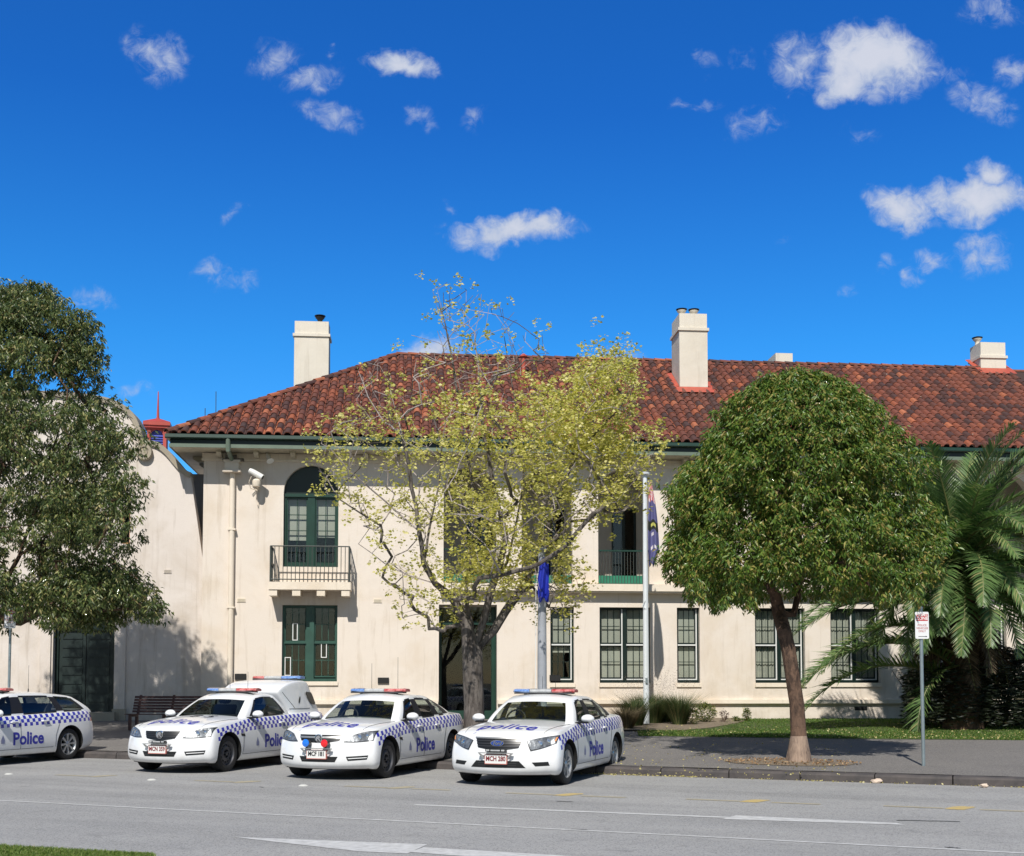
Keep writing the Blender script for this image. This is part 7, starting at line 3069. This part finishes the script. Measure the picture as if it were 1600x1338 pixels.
def nat(u_, v_):
    if v_ < .22:
        return 1 if (int(u_ * 6 + v_ * 9) % 2) else 2
    if .46 < v_ < .54:
        return 4 if abs(u_ - .5) < .2 and abs(v_ - .5) < .025 else 3
    for (a, b) in ((.45, .62), (.35, .76), (.62, .78)):
        if abs(u_ - a) < .09 and abs(v_ - b) < .022:
            return 2
    return 0


z_t, z_b = at_y(1018, 752, fp.y).z - fz, at_y(1018, 884, fp.y).z - fz
limp_flag('flag', 'faded navy flag hanging limp from the white flagpole', .085, z_t, z_b, .34, [FLAG_N, FLAG_R, FLAG_W, FLAG_K, FLAG_Y], (fp.x, fp.y, fz), folds=3, seed=3, second=nat)

# thick grey pole with a bright blue flag, its head lost in the tree
gp_ = at_y(847, 1065, 22.6)
gz = ground_z(gp_.x, gp_.y)
GP = thing('flagpole', 'thick grey pole behind the rightmost sedan with a blue flag', 'flagpole', (gp_.x, gp_.y, gz))
gt = at_y(847, 860, gp_.y).z - gz
MB().tube([(0, 0, -.1), (0, 0, 2), (0, 0, gt)], [.095, .09, .075], 16).build('pole', POLE_G, GP, smooth=True)
MB().lathe([(.085, gt - .02), (.13, gt), (.13, gt + .03), (0, gt + .08)], n=14).build('cap', POLE_G, GP, smooth=True)
MB().tube([(-.13, -.1, .9), (-.12, -.08, 3.4), (-.02, -.08, gt - .2)], .006, 5).build('halyard', POLE_W, GP)
z_t, z_b = at_y(850, 872, gp_.y).z - gz, at_y(850, 939, gp_.y).z - gz
limp_flag('flag', 'bright blue flag hanging on the thick grey pole beside the tree', -.07, z_t, z_b, .22, [FLAG_B, FLAG_N], (gp_.x, gp_.y - .12, gz), folds=3, seed=8, wtop=.17, taper=.12)

# slatted bench
WOODB = M('dark_red_brown_slats', (.060, .022, .020), .55, var=.4, scale=8, col2=(.12, .055, .045))
bl = at_y(200, 1118, 31.5)
br_ = at_y(322, 1118, 31.2)
bz = ground_z((bl.x + br_.x) / 2, 31.4)
BN = thing('park_bench', 'dark red-brown slatted park bench against the hall wall', 'bench', ((bl.x + br_.x) / 2, (bl.y + br_.y) / 2, bz), math.atan2(br_.y - bl.y, br_.x - bl.x))
hl_ = (br_ - bl).length / 2
sl = MB().box(-hl_, hl_, -.009, .009, -.03, .03).mesh('slat', WOODB)
for i in range(6):
    mesh_obj('slat', sl, BN, (0, .26 + i * .028, .50 + i * .078), (R(-18), 0, 0))
for i in range(5):
    mesh_obj('seat_slat', sl, BN, (0, -.20 + i * .085, .43), (R(90 - 4), 0, 0))
for x in (-hl_ + .15, -.0, hl_ - .15):
    MB().box(x - .035, x + .035, -.22, -.16, 0, .42).box(x - .035, x + .035, .18, .25, 0, .42).box(x - .035, x + .035, -.16, .18, .36, .42).add([(x - .03, .25, .42), (x + .03, .25, .42), (x + .03, .44, .95), (x - .03, .44, .95), (x - .03, .31, .42), (x + .03, .31, .42), (x + .03, .48, .95), (x - .03, .48, .95)],
        [(0, 1, 2, 3), (4, 7, 6, 5), (0, 3, 7, 4), (1, 5, 6, 2), (3, 2, 6, 7)]).build('leg', WOODB, BN)
# crushed scraps in the gutter
SCR = M('paper_scrap', (.62, .50, .40), .8)
for (x, y, s_, lab) in ((1370, 1221, .07, 'crumpled pale orange scrap of paper against the kerb'), (1538, 1228, .05, 'small white scrap of litter near the right end of the kerb')):
    c = at_z(x, y, .03)
    bm = bmesh.new()
    bmesh.ops.create_icosphere(bm, subdivisions=2, radius=s_)
    for v_ in bm.verts:
        v_.co *= 1 + .5 * noise.noise(v_.co * 30)
        v_.co.z *= .6
        v_.co.x *= 1.4
    me = bpy.data.meshes.new('scrap')
    bm.to_mesh(me)
    bm.free()
    me.materials.append(SCR)
    tag(mesh_obj('litter_scrap', me, None, (c.x, c.y, .035)), lab, 'litter')
